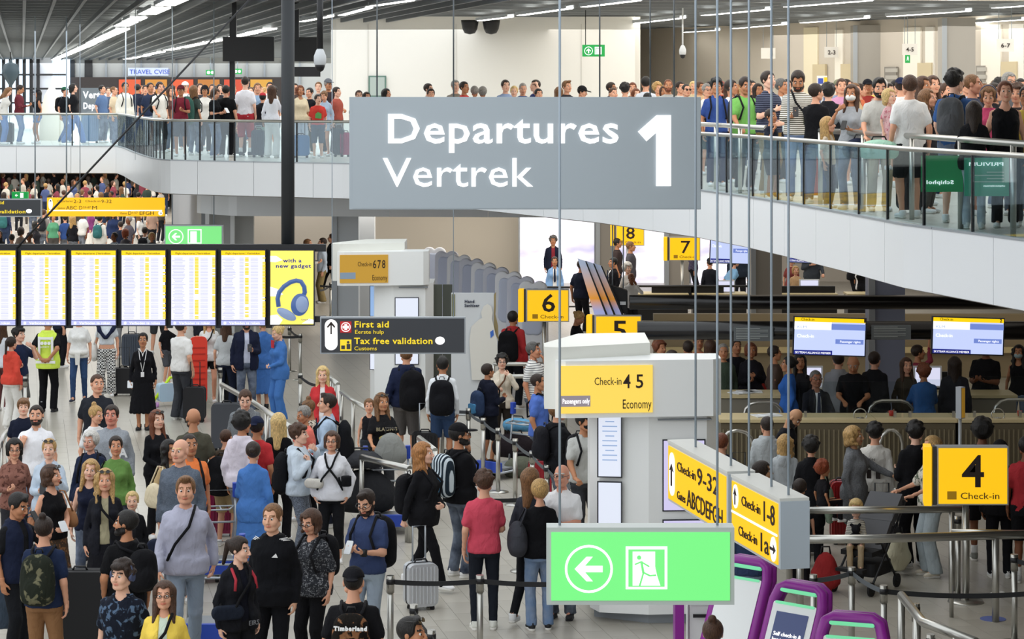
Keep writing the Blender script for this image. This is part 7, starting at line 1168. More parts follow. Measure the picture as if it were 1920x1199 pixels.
# check-in zone on the right
P_(1037, h=1.8, Y=70, face=0, label='man with glasses in a dark suit and red shirt before the cloud poster', hairs='curly', hc='salt', skin='t', top='blazer', tc='#1a2036', inner='shirt,#8a2030', bot='trousers', bc='#1a2036', bp='', lod=1)
P_(1040, h=1.66, Y=63.5, sex='f', face=0, label='attendant in a light blue jacket in front of the man in the dark suit', hairs='bun', hc='dark', skin='t', top='blazer', tc='#7aa6d8', inner='shirt,#e8e8e8', bot='trousers', bc='#3468a8', bp='', lod=1, ex='tie')
P_(1090, h=1.82, Y=60, face=150, label='man in a dark navy t-shirt behind the slanted screens', hairs='short', hc='dark', skin='t', top='tee', tc='#1b2236', bot='trousers', bc='#1a1c22', lod=1, build=1.12)
P_(1149, h=1.74, Y=62, face=-75, label='person in a black suit and white collar looking across beside the slanted screens', hairs='short', hc='black', skin='t', top='blazer', tc='#131319', inner='shirt,#e8e8e8', bot='trousers', bc='#15151a', lod=1, ex='tie')
P_(1183, h=1.9, Y=66, face=84, label='tall young man with cropped hair in a grey t-shirt, in profile', hairs='crop', hc='light', skin='t', top='tee', tc='#4a4850', bot='trousers', bc='#23242c', lod=1)
P_(1158, h=1.86, Y=68, face=90, label='dark haired man half hidden behind the tall young man in grey', hairs='short', hc='black', skin='t', top='tee', tc='#3c3030', bot='trousers', bc='#23242c', lod=1)
P_(1177, h=1.66, Y=61, sex='f', face=30, label='woman with fluffy white hair beside the slanted screens', hairs='afro', hc='white', skin='#c9a08a', top='long', tc='#b9b4b0', bot='trousers', bc='#44464c', lod=1)
P_(1184, h=1.62, Y=58.5, face=20, label='man with a shaved head in a white shirt leaning his chin', hairs=None, hc='black', skin='b', top='shirt', tc='#dcdcdc', bot='trousers', bc='#26262c', lod=1, arms=('down', 'face'))
P_(1300, h=1.8, Y=69, face=90, label='person in a plaid purple top beside the yellow sign numbered seven', hairs='short', hc='dark', skin='t', top='long', tc='#3c3850', tp='check', tc2='#5c5470', bot='trousers', bc='#15151a', lod=1)
P_(1331, h=1.62, Y=63.5, face=180, label='person in a dark knitted beanie sitting low behind the far desk', hairs='buzz', hc='black', top='long', tc='#23242c', bot='trousers', bc='#15151a', ex='beanie', hatc='#1c2438', lod=1)
P_(1385, h=1.84, Y=67, face=4, label='person in a dark jacket with white print behind the far lit monitor', hairs='long', hc='dark', top='jacket', tc='#26303f', bot='trousers', bc='#1c1c22', lod=1, build=1.2)
P_(1399, h=1.8, Y=70, face=180, label='person in black beside the far column with the pale edge', hairs='short', hc='black', top='jacket', tc='#1c2230', bot='trousers', bc='#1c1c22', lod=1)
P_(1522, h=1.86, Y=66, face=4, label='photographer in a dark shirt holding a camera behind the far desk', hairs='short', hc='dark', top='shirt', tc='#3a4048', bot='trousers', bc='#23242c', arms=('chest', 'rail'), lod=1, build=1.2)
P_(1484, h=1.6, Y=64.5, sex='f', face=0, label='blond child standing before the photographer', hairs='bob', hc='fair', top='tee', tc='#8a3c38', bot='trousers', bc='#3a3c44', lod=1)
P_(1492, h=1.42, Y=63.2, sex='f', face=6, label='smaller blond child leaning at the far lilac monitor', hairs='bob', hc='blond', top='tee', tc='#c9a070', bot='trousers', bc='#3a3c44', lod=1)
P_(1600, h=1.84, Y=66, face=90, label='man in a black jacket with grey marks at the far end of the desks', hairs='short', hc='dark', skin='t', top='jacket', tc='#17181d', bot='trousers', bc='#17181d', lod=1)
P_(1613, h=1.66, Y=62.8, sex='f', face=-70, label='laughing blond attendant in a black jacket at the far desk', hairs='bun', hc='blond', skin='p', top='blazer', tc='#15161a', inner='shirt,#e6e6e6', bot='trousers', bc='#15161a', lod=1)
P_(1366, h=1.7, Y=62.5, sex='f', face=120, label='person in a light blue top bending below the upper black tube', hairs='short', hc='brown', top='tee', tc='#7ab0dc', bot='trousers', bc='#2c3a5c', lod=1, lean=20)
a = P_(1408, 646, 1.74, 4, sex='f', label='woman with a brown bob in a dark jacket holding a phone beside red luggage', hairs='bob', hc='auburn', skin='#a87050', top='jacket', tc='#1c1a22', bot='jeans', bc='#343c54', arms=('phone', 'chest'), lod=1, build=1.05)
P_(1478, 668, 1.76, -96, sex='f', label='attendant with black hair in a royal blue jacket seen from the side', hairs='bun', hc='black', skin='t', top='blazer', tc='#1f5cae', bot='skirt', bc='#1a4a90', bp='', lod=1, arms=('down', 'down'))
P_(1600, 666, 1.86, -10, label='bald man in a black t-shirt looking down beside the lit monitor', hairs=None, hc='grey', skin='#a87454', top='tee', tc='#121216', bot='trousers', bc='#1c1c22', pitch=34, lod=1, arms=('type', 'type'), build=1.1)
P_(1572, 660, 1.8, 170, label='person in a grey quilted jacket with a rucksack behind the first monitor', hairs='short', hc='dark', top='puffer', tc='#8a8c92', bot='trousers', bc='#2c2c32', lod=1)
P_(1640, 655, 1.8, 150, label='person in black with a red strap beside the blue grey column', hairs='short', hc='dark', top='jacket', tc='#17171c', bot='trousers', bc='#1c1c22', lod=1)
P_(1732, 686, 1.7, 184, label='man with curly light hair in a blue suit jacket seen from behind at the desk', hairs='curly', hc='auburn', skin='#a87454', top='blazer', tc='#1f5696', bot='trousers', bc='#16345c', bp='', lod=1, arms=('type', 'type'))
P_(1848, 640, 1.86, -30, label='man in a black t-shirt and face mask holding a cup behind the second monitor', hairs='short', hc='black', skin='b', top='tee', tc='#101014', bot='trousers', bc='#b0a080', ex='mask', arms=('phone', 'phone'), lod=1, build=1.22)
P_(1910, 650, 1.7, -20, sex='f', label='woman with black wavy hair and a pale blue face mask at the right frame edge', hairs='wavy', hc='black', skin='t', top='tank', tc='#15151a', bot='jeans', bc='#5c7ca4', ex='mask', lod=1)
P_(1722, 650, 1.72, 100, label='person in a crimson top raising an arm beside the second monitor', hairs='short', hc='dark', skin='t', top='long', tc='#8c2c40', bot='trousers', bc='#23242c', lod=1, arms=('up', 'down'))
P_(1790, 672, 1.76, 170, label='person in a dark patterned jacket behind the second monitor', hairs='long', hc='dark', top='jacket', tc='#26272e', bot='trousers', bc='#23242c', lod=1)
P_(1700, 668, 1.7, 10, sex='f', label='person in olive brown between the column and the second monitor', hairs='long', hc='brown', top='long', tc='#3c3428', bot='trousers', bc='#23242c', lod=1)
for i, (px, py, fc, sx, hs_, hcl, tc, lb) in enumerate(((1238, 642, 40, 'f', 'curly', 'auburn', '#6a2c24', 'person with reddish curls in a rust top above the white tower'), (1262, 660, 60, 'm', 'short', 'dark', '#1c1c20', 'man with glasses and dark hair just above the white tower'), (1290, 640, 180, 'm', 'short', 'dark', '#24469c', 'person in a blue shirt just above the white tower'), (1310, 630, 10, 'm', 'short', 'brown', '#c86a3c', 'person in an orange top above the white tower'), (1332, 640, 175, 'f', 'long', 'brown', '#4a3a30', 'woman with long brown hair above the end of the white tower'), (1356, 648, 0, 'm', 'short', 'grey', '#3c4a3c', 'man in dark green right of the white tower'), (1380, 640, 20, 'm', 'short', 'dark', '#1a1a20', 'man in a black shirt behind the woman with the brown bob'), (1453, 655, 100, 'm', 'short', 'dark', '#4c3c34', 'person in brown with a raised fist behind the royal blue jacket'), (1500, 660, 0, 'f', 'long', 'black', '#2a2a30', 'woman in dark grey below the first monitor'))): P_(px, py, 1.76, fc, sex=sx, hairs=hs_, hc=hcl, top='long' if i % 2 else 'tee', tc=tc, bot='trousers', bc='#22232a', lod=2, skin='t', label=lb)
a = P_(1530, Y=38.0, h=1.8, face=12, label='clerk with glasses and greying hair in a black suit behind the front desk', hairs='receding', hc='salt', skin='#8a5a44', top='blazer', tc='#15161f', inner='shirt,#dfe3ea', bot='trousers', bc='#15161f', ex='glasses tie', legs='sit', arms=('type', 'type')) 
a[0].location.z = .29; STATIC.append(a[0].name); t = thing('office_stool', 'black stool under the clerk in the black suit', 'stool', (a[0].location.x, a[0].location.y+.05, 0)); MB().cyl((0, 0, .68), .2, .06, 18).build('seat', BLKPL, t); MB().cyl((0, 0, .05), .03, .63, 10).build('column', STEEL, t); MB().lathe([(.24, 0), (.22, .03), (.05, .06)], (0, 0, 0), 18).build('base', STEEL, t)
P_(1462, 762, 1.74, 60, label='bald bearded man in navy bowing over the front desk', hairs=None, hc='black', skin='#b88a68', top='tee', tc='#17181f', bot='trousers', bc='#17181f', beard=1, pitch=36, lean=14)
P_(1438, 785, 1.62, 172, label='person in a light grey quilted puffer jacket seen from behind', hairs='short', hc='dark', top='puffer', tc='#a9afb2', bot='trousers', bc='#1c1e24', yaw=20)
P_(1472, 818, 1.58, 165, sex='f', label='girl with wavy blond hair in a pale grey hoodie seen from behind', hairs='wavy', hc='blond', top='hoodie', tc='#a9afb3', bot='trousers', bc='#26282e')
a = P_(1521, 826, 1.64, 172, sex='f', label='woman with dark curls in a black coat carrying a small child', hairs='curly', hc='black', top='coat', tc='#141418', bot='trousers', bc='#15151a'); tote(a, '#7f9580', 'sage green bag hanging on the woman in the black coat', side=-1, z=.6, w=.4, h=.5)
P_(1543, Y=a[0].location.y-.22, h=.95, z=.62, face=120, label='toddler with orange curls carried by the woman in the black coat', hairs='curly', hc='red', skin='t', top='tee', tc='#1c1a1e', bot='trousers', bc='#1c1a1e', legs='sit')
a = P_(1602, 803, 1.74, 68, sex='f', label='woman with wavy blond hair in a long grey tweed blazer pulling a case', hairs='curlylong', hc='blond', skin='#b88a68', top='coat', tc='#7d8084', tp='heather', tc2='#5c5e62', bot='slim', bc='#121216', arms=('down', 'reach'), build=1.06)
a = P_(1641, 797, 1.72, 165, label='young person with black hair in a white sweatshirt with small black prints', hairs='mop', hc='black', top='sweat', tc='#d9d6ce', bot='trousers', bc='#121216'); text('cycles', .06, (.12, .2, 1.3), INK, a[0], rz=pi); [bx('print_mark', (.06-.12*k_, .2, 1.12), (.06, .01, .12), INK, a[0]) for k_ in range(2)]
P_(1716, 795, 1.84, 200, label='dark haired person with glasses in a black hooded jacket', hairs='mop', hc='black', skin='p', top='hoodie', tc='#121216', bot='trousers', bc='#121216', ex='glasses', yaw=-34, arms=('down', 'phone'))
a = P_(1746, 822, 1.74, -78, sex='f', label='blond woman in a floral blouse and pale jeans holding the stroller', hairs='long', hc='blond', top='blouse', tc='#cfc8b8', tp='floral', tc2='#54604c', bot='wide', bc='#a9b6bc', bp='', arms=('push', 'push'), shoes='#cfc6b4')
P_(1353, 816, 1.66, 165, label='boy with auburn hair in a navy sweater and white collar beside the tower', hairs='short', hc='auburn', top='sweat', tc='#1a2036', bot='trousers', bc='#15151a')
P_(1431, 869, 1.62, 82, sex='f', label='woman with glasses and a dark bob in black, in profile above the yellow sign', hairs='bob', hc='dark', skin='#b88a68', top='jacket', tc='#17171b', bot='trousers', bc='#15151a', ex='glasses')
pack(P_(1500, 905, 1.3, 170, label='child hidden behind the black hooded stroller seat', hairs='short', hc='dark', top='tee', tc='#1a1a1f', bot='trousers', bc='#15151a'), '#15151a', 'black padded rucksack with white print behind the yellow sign end')
P_(1842, 792, 1.8, 170, label='person with dark curls in black shorts and white socks behind the big yellow sign', hairs='afro', hc='black', skin='b', top='tee', tc='#131317', bot='shorts', bc='#17171b', ex='socks', shoes='#8a8c86', build=1.06)
P_(1925, 822, 1.8, 160, label='person with red and white shoes cut by the right frame edge', hairs='short', hc='black', skin='b', top='tee', tc='#b41c28', bot='shorts', bc='#131317', ex='socks', shoes='#c9c9c9')
P_(1875, 830, 1.7, 175, sex='f', label='person with a dark hat behind the top of the big yellow sign', hairs='short', hc='black', skin='b', top='jacket', tc='#131317', bot='trousers', bc='#15151a', ex='cap')
P_(1405, 930, 1.7, 170, label='person in blue jeans hidden behind the yellow hanging sign', hairs='short', hc='brown', top='tee', tc='#2a3a5a', bot='jeans', bc='#5a7090')
P_(1337, 1166, 1.66, 170, sex='f', label='woman with a brown bun at the lower edge in front of the printer', hairs='topbun', hc='brown', top='tee', tc='#8a8c90', bot='trousers')
# child in the stroller
a = P_(1605, h=1.0, Y=y5-.05, z=.28, face=-10, label='blond toddler in a striped sweater sitting in the stroller with a soft toy', hairs='bowl', hc='fair', skin='p', top='long', tc='#dcd8cc', tp='pinstripes', tc2='#262a34', bot='trousers', bc='#b49c78', legs='sit', arms=('belly', 'belly'), shoes='#3c4258'); x_ = place_on(a[0], (0, -.26, .72)); f = Field((-.15, -.12, -.15), (.15, .12, .18), .012); f.ell((0, 0, -.04), (.075, .06, .085), 0); f.ell((0, -.02, .08), .055, .01); [f.ell((sx*.05, -.0, .13), .022, .01) for sx in (-1, 1)]; [f.cap((sx*.05, 0, 0), (sx*.11, -.02, -.05), .025, k=.01) for sx in (-1, 1)]; V, Q = f.mesh(); o = obj('soft_toy', mesh_np('soft_toy', V, Q), fab('#1c1c22')); o.location = x_; STATIC.append(a[0].name); tag(o, 'black and white plush toy in the arms of the toddler', 'toy')
# ------------------------------------------------------------------ crowd on the upper floor
UQ = []
def U(px, Y, h, face, sex, hs_, hcl, top, tc, label, **k):
    k.setdefault('bot', R.choice(['jeans', 'trousers', 'shorts' if sex == 'm' else 'trousers', 'slim'])); k.setdefault('bc', R.choice(['#2c3a56', '#23252c', '#3c4454', '#1c1d22', '#4c5a74', '#54504a'])); k.setdefault('skin', R.choice('lllpt')); k.setdefault('lod', 1 if Y < 63 else 2)
    a = P_(px, Y=Y, h=h, face=face, sex=sex, hairs=hs_, hc=hcl, top=top, tc=tc, z=UP, label=label, **k); UQ.append(a); return a
J = '#5c7fb8'
# left walkway
U(6, 72, 1.72, 80, 'f', 'long', 'light', 'long', '#c9c8c4', 'fair haired person in grey bending over luggage at the left frame edge', bc=J, pitch=30, lean=10)
U(36, 72.5, 1.78, 86, 'm', 'short', 'dark', 'shirt', '#6a2430', 'man in a maroon shirt and jeans looking at his phone on the left walkway', bot='jeans', bc=J, arms=('phone', 'phone'), pitch=24)
U(70, 73, 1.62, -60, 'f', 'long', 'black', 'tank', '#1b1c22', 'girl in a black tank top and denim shorts on the left walkway', bot='minishorts', bc=J, ex='cap')
pack(U(122, 72.5, 1.7, 60, 'm', 'short', 'dark', 'tee', '#17191f', 'man in a dark green cap and black rucksack walking on the left walkway', bot='jeans', bc=J, ex='cap', hatc='#1f5a40', legs='walk'), '#15161b', 'black rucksack on the man in the dark green cap')
U(138, 72, 1.8, 84, 'f', 'bob', 'black', 'tee', '#15161b', 'woman with a black bob and black t-shirt walking in flared jeans', bot='wide', bc=J, legs='walk2', arms=('down', 'pull'))
U(192, 74, 1.76, 60, 'm', 'short', 'black', 'tee', '#54709a', 'person in a blue t-shirt before the distant white letters', bot='jeans')
U(203, 75, 1.7, 20, 'm', 'short', 'dark', 'tee', '#4c5c78', 'second person before the distant white letters, darker shirt')
U(214, 70, 1.72, 84, 'm', 'buzz', 'light', 'tee', '#d9c3a0', 'man with a tan shirt and shaved head at the bend of the balustrade', bot='jeans', bc='#4a5878')
pack(U(235, 69, 1.84, 30, 'm', 'short', 'black', 'hoodie', '#dcd8cc', 'man in a cream hooded top with a black rucksack at the bend of the balustrade', bot='jeans', bc='#6a86b0'), '#101014', 'black rucksack on the man in the cream hooded top')
U(258, 78, 1.8, 170, 'm', 'short', 'black', 'tee', '#23283c', 'man raising his hand behind the cream hooded top', arms=('head', 'down'))
U(273, 72, 1.76, 10, 'm', 'short', 'dark', 'tee', '#1c2438', 'man in dark navy between the cream hood and the white printed t-shirt')
U(282, 66, 1.82, 30, 'm', 'short', 'dark', 'polo', '#26314a', 'man in a dark navy polo shirt with greying hair by the glass', skin='t')
pack(U(300, 62.5, 1.82, 36, 'm', 'short', 'dark', 'tee', '#dedbd2', 'man with headphones in a white printed t-shirt behind the curved glass', ex='headphones', bot='trousers', bc='#16181e', arms=('rail', 'down')), '#15161b', 'black backpack on the man with headphones behind the curved glass')
U(320, 64, 1.7, 40, 'f', 'long', 'brown', 'tank', '#5a3c34', 'woman in brown between the white printed t-shirt and the maroon t-shirt')
pack(U(339, 59.5, 1.74, 2, 'm', 'short', 'dark', 'tee', '#7c1c30', 'young man in a maroon t-shirt and maroon cap holding something', ex='cap', hatc='#5c1824', bot='shorts', bc='#1c2438', arms=('down', 'phone')), '#4c5058', 'grey rucksack straps of the young man in maroon', straps=True)
U(347, 66, 1.84, 0, 'm', 'short', 'grey', 'tee', '#d9d9d6', 'tall man with a white cap behind the maroon t-shirt', ex='cap', hatc='#dadad8')
a = U(364, 60.5, 1.74, 150, 'f', 'long', 'light', 'tee', '#3c4a44', 'woman carrying the large green travel rucksack', bc='#2c4a6a'); pack(a, '#2f5a50', 'large green travel rucksack in the upper queue', w=.42, h=.75, d=.3, z=.75)
U(384, 62, 1.74, 6, 'f', 'bob', 'black', 'tee', '#d6d2ca', 'laughing woman in a black cap beside the green travel rucksack', ex='cap')
U(375, 67, 1.8, 20, 'm', 'short', 'brown', 'tee', '#3c3c44', 'man with brown hair between the white cap and the laughing woman')
a = U(402, 58.5, 1.68, 60, 'f', 'bob', 'brown', 'tee', '#101216', 'woman in a black t-shirt holding papers over the handrail', arms=('phone', 'phone'), bot='jeans', bc='#3a5a88', pitch=24); held(a, 1, 'papers', 'white papers held over the upper handrail', (.12, .01, .15), WHITE, 'paper')
U(424, 58.8, 1.74, 170, 'm', 'short', 'black', 'tee', '#0f1013', 'broad man in a black t-shirt seen from behind next to the papers', build=1.2, bot='trousers', bc='#17181d')
for i, (px, c_, l_) in enumerate(((398, '#4c4038', 'under the first green exit lamp'), (412, '#2c2c34', 'right of the first green exit lamp'), (437, '#6a5c50', 'between the two green exit lamps'))): U(px, 70+i, 1.78, 20*i, 'mf'[i % 2], 'short', ('brown', 'dark', 'light')[i], 'tee', c_, 'blurred far person standing %s' % l_)
a = U(460, 59.5, 1.96, 176, 'm', 'buzz', 'dark', 'tee', '#dcdbe2', 'tall man in a white t-shirt and red shorts seen from behind', bot='longshorts', bc='#b01c2c', ex='socks', shoes='#2c3240')
pack(U(483, 61, 1.8, 10, 'm', 'short', 'light', 'tee', '#8aa8c8', 'man behind the pale blue rucksack in the upper queue'), '#7aa6cc', 'pale blue rucksack with navy straps in the upper queue', w=.4, h=.55, z=.85)
U(493, 60, 1.55, 170, 'm', 'short', 'black', 'jacket', '#1d1c22', 'child in a red cap and dark jacket seen from behind', ex='cap', hatc='#b8202c', bot='wide', bc='#a9c8bc')
U(510, 58.3, 1.74, 172, 'f', 'long', 'brown', 'shirt', '#dfe3ee', 'woman in a white shirt and white trousers seen from behind beside the round post', bot='wide', bc='#e3e3e2', bp='', arms=('rail', 'down'))
U(506, 68, 1.84, 0, 'm', 'short', 'dark', 'tee', '#dedede', 'far man wearing a face mask left of the round post', ex='maskw')
for i in range(6): U(470+i*9, 74+i*1.3, 1.7+.02*(i % 3), 30*i, 'mf'[i % 2], ('short', 'long', 'bob')[i % 3], ('brown', 'dark', 'light', 'blond', 'brown', 'black')[i], 'tee', ('#8a8478', '#4c4c54', '#b8a890', '#3c4456', '#a89c88', '#6a5c50')[i], 'distant blurred person in the upper crowd left of the round post', group='distant people left of the round post')
U(563, 60, 1.74, 20, 'f', 'curlylong', 'auburn', 'blouse', '#d8c8a4', 'woman with auburn curls in a cream blouse right of the round post', bot='wide', bc='#b4c0d0', bp='')
U(553, 66, 1.8, 20, 'm', 'short', 'dark', 'tee', '#4c3c38', 'man with dark hair directly right of the round post')
U(580, 61.5, 1.68, -30, 'm', 'short', 'black', 'tee', '#1c1c22', 'person in black between the auburn curls and the red t-shirt', bot='trousers', bc='#3c4034')
a = U(596, 58, 1.52, 6, 'm', 'short', 'dark', 'tee', '#d8301f', 'boy in a red t-shirt with a green and white print, mouth open', bot='longshorts', bc='#3c5068', mouth=1, yaw=25); MB().prism([(-.08, 0), (.09, -.02), (.1, .12), (0, .17), (-.07, .12)], .006, Matrix.Translation((0, -.185, 1.12))).build('shirt_print', fab('#5cae5a'), a[0])
U(609, 59.5, 1.62, -20, 'f', 'bun', 'light', 'shirt', '#9fb4cc', 'woman in a pale denim shirt looking down behind the boy in red', pitch=26, bot='minishorts', bc='#b9c8d8')
pack(U(616, 61, 1.9, 30, 'm', 'short', 'grey', 'tee', '#3c3034', 'tall man in a grey cap and brown shirt near the grey sign edge', ex='cap', hatc='#5c5f66', skin='t', arms=('down', 'push')), '#2c2c36', 'dark rucksack of the tall man in the grey cap')
U(597, 67, 1.84, 0, 'm', 'short', 'light', 'tee', '#a8a29a', 'far smiling man behind the grey cap')
U(632, 60, 1.7, 60, 'm', 'short', 'dark', 'tee', '#a84c3c', 'person in a rust top touching the grey sign edge', lod=1)
# heads above the grey sign
for i, (px, Y, h, fc, sx, hs_, hcl, tc, lb) in enumerate(((673, 57, 1.62, 10, 'm', 'short', 'brown', '#4c4c50', 'first head above the grey sign from its end by the white wall edge, brown hair'), (688, 56, 1.58, 30, 'f', 'long', 'dark', '#3c3430', 'low dark head in front of the glass notice panel'), (725, 57, 1.66, 60, 'f', 'long', 'black', '#1c1c22', 'woman with black hair just right of the glass notice panel'), (804, 57, 1.78, 60, 'm', 'short', 'dark', '#b4c0cc', 'man with dark hair and pale shirt above the letters ep'), (808, 54, 1.66, 10, 'm', 'short', 'dark', '#5c4038', 'low dark haired person in front of the pale shirt above the sign'), (854, 57, 1.86, 20, 'm', 'short', 'grey', '#8c8478', 'grey haired man behind the person in the red top above the sign'), (871, 56, 1.82, 50, 'm', 'short', 'dark', '#d42424', 'young man in a red top above the grey sign'), (890, 56, 1.72, 170, 'f', 'short', 'grey', '#a9a49c', 'grey haired person right of the red top, facing away'), (905, 56, 1.7, 176, 'f', 'elder', 'grey', '#b8b4ac', 'older woman with frizzy grey hair above the sign'), (948, 56, 1.86, 20, 'm', 'short', 'dark', '#8ca4cc', 'man in a light blue top with straps above the grey sign'), (964, 55, 1.72, 0, 'f', 'short', 'fair', '#c9c0bc', 'pale smiling older woman beside the light blue top'), (980, 57, 1.8, 10, 'm', 'buzz', 'grey', '#4c5c8c', 'man with cropped grey hair looking down above the sign'), (1003, 56, 1.86, -60, 'm', 'short', 'dark', '#2c3c78', 'man in blue touching his head above the grey sign'), (1010, 54, 1.66, 20, 'm', 'short', 'black', '#2a2a30', 'dark head in front of the man touching his head'), (1048, 57, 1.7, 170, 'f', 'long', 'light', '#7c6c58', 'fair haired head at the thick cable above the sign'), (1063, 55, 1.84, 40, 'm', 'quiff', 'light', '#2c2c34', 'young man with tousled fair hair above the sign'), (1090, 55, 1.72, 70, 'm', 'short', 'black', '#e2e2e0', 'man in a black cap and white t-shirt above the sign'))):
    U(px, Y, h, fc, sx, hs_, hcl, 'tee', tc, lb, ex='cap' if px == 1090 else '', arms=('down', 'head') if px == 1003 else ('down', 'down'), pitch=16 if px in (980, 1090) else 0, lod=1 if i % 2 else 1)
for i, (px, Y, h, fc, sx, hs_, hcl, tc, lb) in enumerate(((1147, 54, 1.8, 60, 'm', 'short', 'dark', '#2c344c', 'man with dark hair and glasses above the numeral end of the sign'), (1150, 51, 1.68, 30, 'm', 'receding', 'brown', '#6c4838', 'man with lined forehead lower in front of the dark haired man with glasses'), (1172, 52, 1.78, 170, 'm', 'mop', 'black', '#e0e0de', 'person with bushy black hair and white top seen from behind above the sign'), (1186, 56, 1.8, 0, 'm', 'short', 'auburn', '#8c7c6c', 'man with reddish hair peering between two heads above the sign'), (1193, 53, 1.66, 20, 'f', 'bob', 'auburn', '#a89484', 'woman with short reddish hair low above the sign'), (1211, 52, 1.92, 172, 'm', 'short', 'black', '#c9d0dc', 'tall man with black hair in a pale blue shirt seen from behind above the numeral'), (1214, 48, 1.58, 170, 'm', 'short', 'black', '#2a2a2e', 'dark head peeking over the sign in front of the pale blue shirt'), (1233, 58, 1.8, 30, 'f', 'curly', 'blond', '#b4a890', 'far curly blond head beside the pale blue shirt'), (1245, 55, 1.72, 0, 'f', 'bob', 'brown', '#9c8c7c', 'brown haired woman behind the bearded man at the sign corner'), (1253, 51, 1.86, 0, 'm', 'buzz', 'auburn', '#a8a8a4', 'bearded man in a grey t-shirt looking at the camera above the numeral'), (1276, 53, 1.82, 30, 'm', 'short', 'dark', '#c9c4bc', 'dark haired man between two hanging cables above the sign'), (1287, 50, 1.76, 20, 'm', 'buzz', 'black', '#2c2420', 'man with sunglasses and dark shirt near the sign corner'), (1300, 60, 1.84, 0, 'f', 'short', 'fair', '#c9b890', 'far fair haired person behind the sign corner'), (1313, 55, 1.82, 40, 'm', 'short', 'brown', '#c8a478', 'man in tan just right of the sign corner'), (1326, 47, 1.76, 20, 'm', 'short', 'grey', '#e2e0dc', 'grey haired man with glasses and a white shirt beside the blue shirt'))):
    U(px, Y, h, fc, sx, hs_, hcl, 'tee', tc, lb, beard=1 if px == 1253 else 0, ex='glasses' if px in (1147, 1326) else ('shades' if px == 1287 else ''))
# front rows at the right balustrade
pack(U(1343, 41.5, 1.84, 6, 'm', 'mop', 'black', 'polo', '#2c4a90', 'man with floppy black hair in a royal blue polo shirt at the queue rail', skin='t', bot='trousers', bc='#1c2850'), '#15161c', 'black backpack on the man in the royal blue polo shirt')
U(1372, 43, 1.82, 60, 'm', 'short', 'dark', 'tee', '#e4e4e4', 'man in a white t-shirt stretching his arm to the queue rail behind the green polo', arms=('rail', 'reach'), bot='trousers', bc='#1a1a1f', yaw=10)
pack(U(1396, 39.5, 1.86, 22, 'm', 'short', 'dark', 'polo', '#6ab248', 'man in a bright green polo shirt with one hand on the queue rail', skin='t', arms=('rail', 'down'), bot='trousers', bc='#17181c', build=1.1, pitch=16), '#26282c', 'dark backpack strapped on the man in the green polo shirt')
U(1441, 38.2, 1.94, 38, 'm', 'short', 'dark', 'polo', '#1d2234', 'tall man in a navy striped polo shirt touching his wrist', tp='finestripes', tc2='#5a6078', arms=('chest', 'belly'), bot='trousers', bc='#8a6c30', build=1.12)
U(1446, 36.3, 1.34, 40, 'm', 'short', 'dark', 'tee', '#1a1f30', 'small boy in navy leaning his chin at the balustrade', arms=('mouth', 'down'), skin='t')
a = U(1496, 36.2, 1.95, -6, 'm', 'short', 'dark', 'long', '#ece8dc', 'tall man in a cream and black striped sweater looking at his phone', tp='finestripes', tc2='#4c4638', beard=1, pitch=30, arms=('phone', 'down'), bot='jeans', bc='#48689c', build=1.06, skin='t'); held(a, 0, 'phone', 'dark phone held by the man in the striped sweater'); sling(a, '#4a4c38', 'olive shoulder bag of the man in the striped sweater', side=1, z=1.0, h=.26)
a = U(1530, 35.2, 1.74, 150, 'm', 'short', 'dark', 'tee', '#121216', 'teenage boy in a black t-shirt with a white shoulder stripe reaching right', arms=('down', 'forward'), bot='trousers', bc='#3c5074', yaw=-30)
U(1553, 39, 1.74, 170, 'm', 'curly', 'black', 'jacket', '#1c1d22', 'person with black hair in a dark jacket behind the reaching teenager')
U(1553, 34, 1.24, 60, 'f', 'long', 'blond', 'tee', '#c9b8a0', 'small blond child below the outstretched arm', lod=1)
a = U(1596, 33.6, 1.72, -30, 'f', 'long', 'brown', 'tee', '#9ea2a8', 'woman with long brown hair in a grey t-shirt pressing a white mask to her face', arms=('mouth', 'phone'), ex='maskw', bot='jeans', bc='#2c3c5c', yaw=10); held(a, 1, 'phone', 'phone in the hand of the masked woman with long hair'); softbag(a[0].location.x+.02, a[0].location.y-.5, UP+.72, .4, .25, .3, '#1f2740', 'navy bag held against the upper queue rail below the masked woman', tilt=.1)
U(1648, 33, 1.82, 4, 'm', 'slick', 'black', 'tee', '#b9b8b2', 'young man with a black fringe and stubble in a light grey t-shirt', beard=1, arms=('rail', 'down'), bot='trousers', bc='#b0a488', skin='l', pitch=14)
x7, y7 = U(1668, 31.6, 1.0, 40, 'f', 'bob', 'fair', 'tee', '#e0b0b4', 'toddler girl with fair hair in a pink flowered dress', tp='floral', tc2='#c87080', bot='mini', bc='#e0b0b4', skin='p')[0].location[:2]; UQ[-1][0].location.z = UP+.62
softbag(X_(1648, 31.2), 31.2, UP+.78, .5, .3, .26, '#a8dcc4', 'mint green plastic bag resting behind the upper queue rail', nm='plastic_bag')
U(1705, 31.4, 1.84, 190, 'm', 'short', 'brown', 'tee', '#e6e6e4', 'man in a plain white t-shirt and black shorts seen from behind', bot='shorts', bc='#17181c', build=1.12)
a = U(1790, 30.2, 1.9, 158, 'm', 'mop', 'black', 'polo', '#3460a0', 'tall man with black curls in a blue polo shirt seen from behind', bot='shorts', bc='#6c7890', arms=('down', 'rail'), yaw=-30, build=1.06); pack(a, '#56585c', 'grey backpack with a water bottle on the tall man in blue', w=.32, h=.46, d=.16)
U(1825, 32, 1.86, 70, 'm', 'buzz', 'light', 'tee', '#3c4258', 'man with a shaved head in a slate t-shirt beside the tall man in blue', skin='#c08a70')
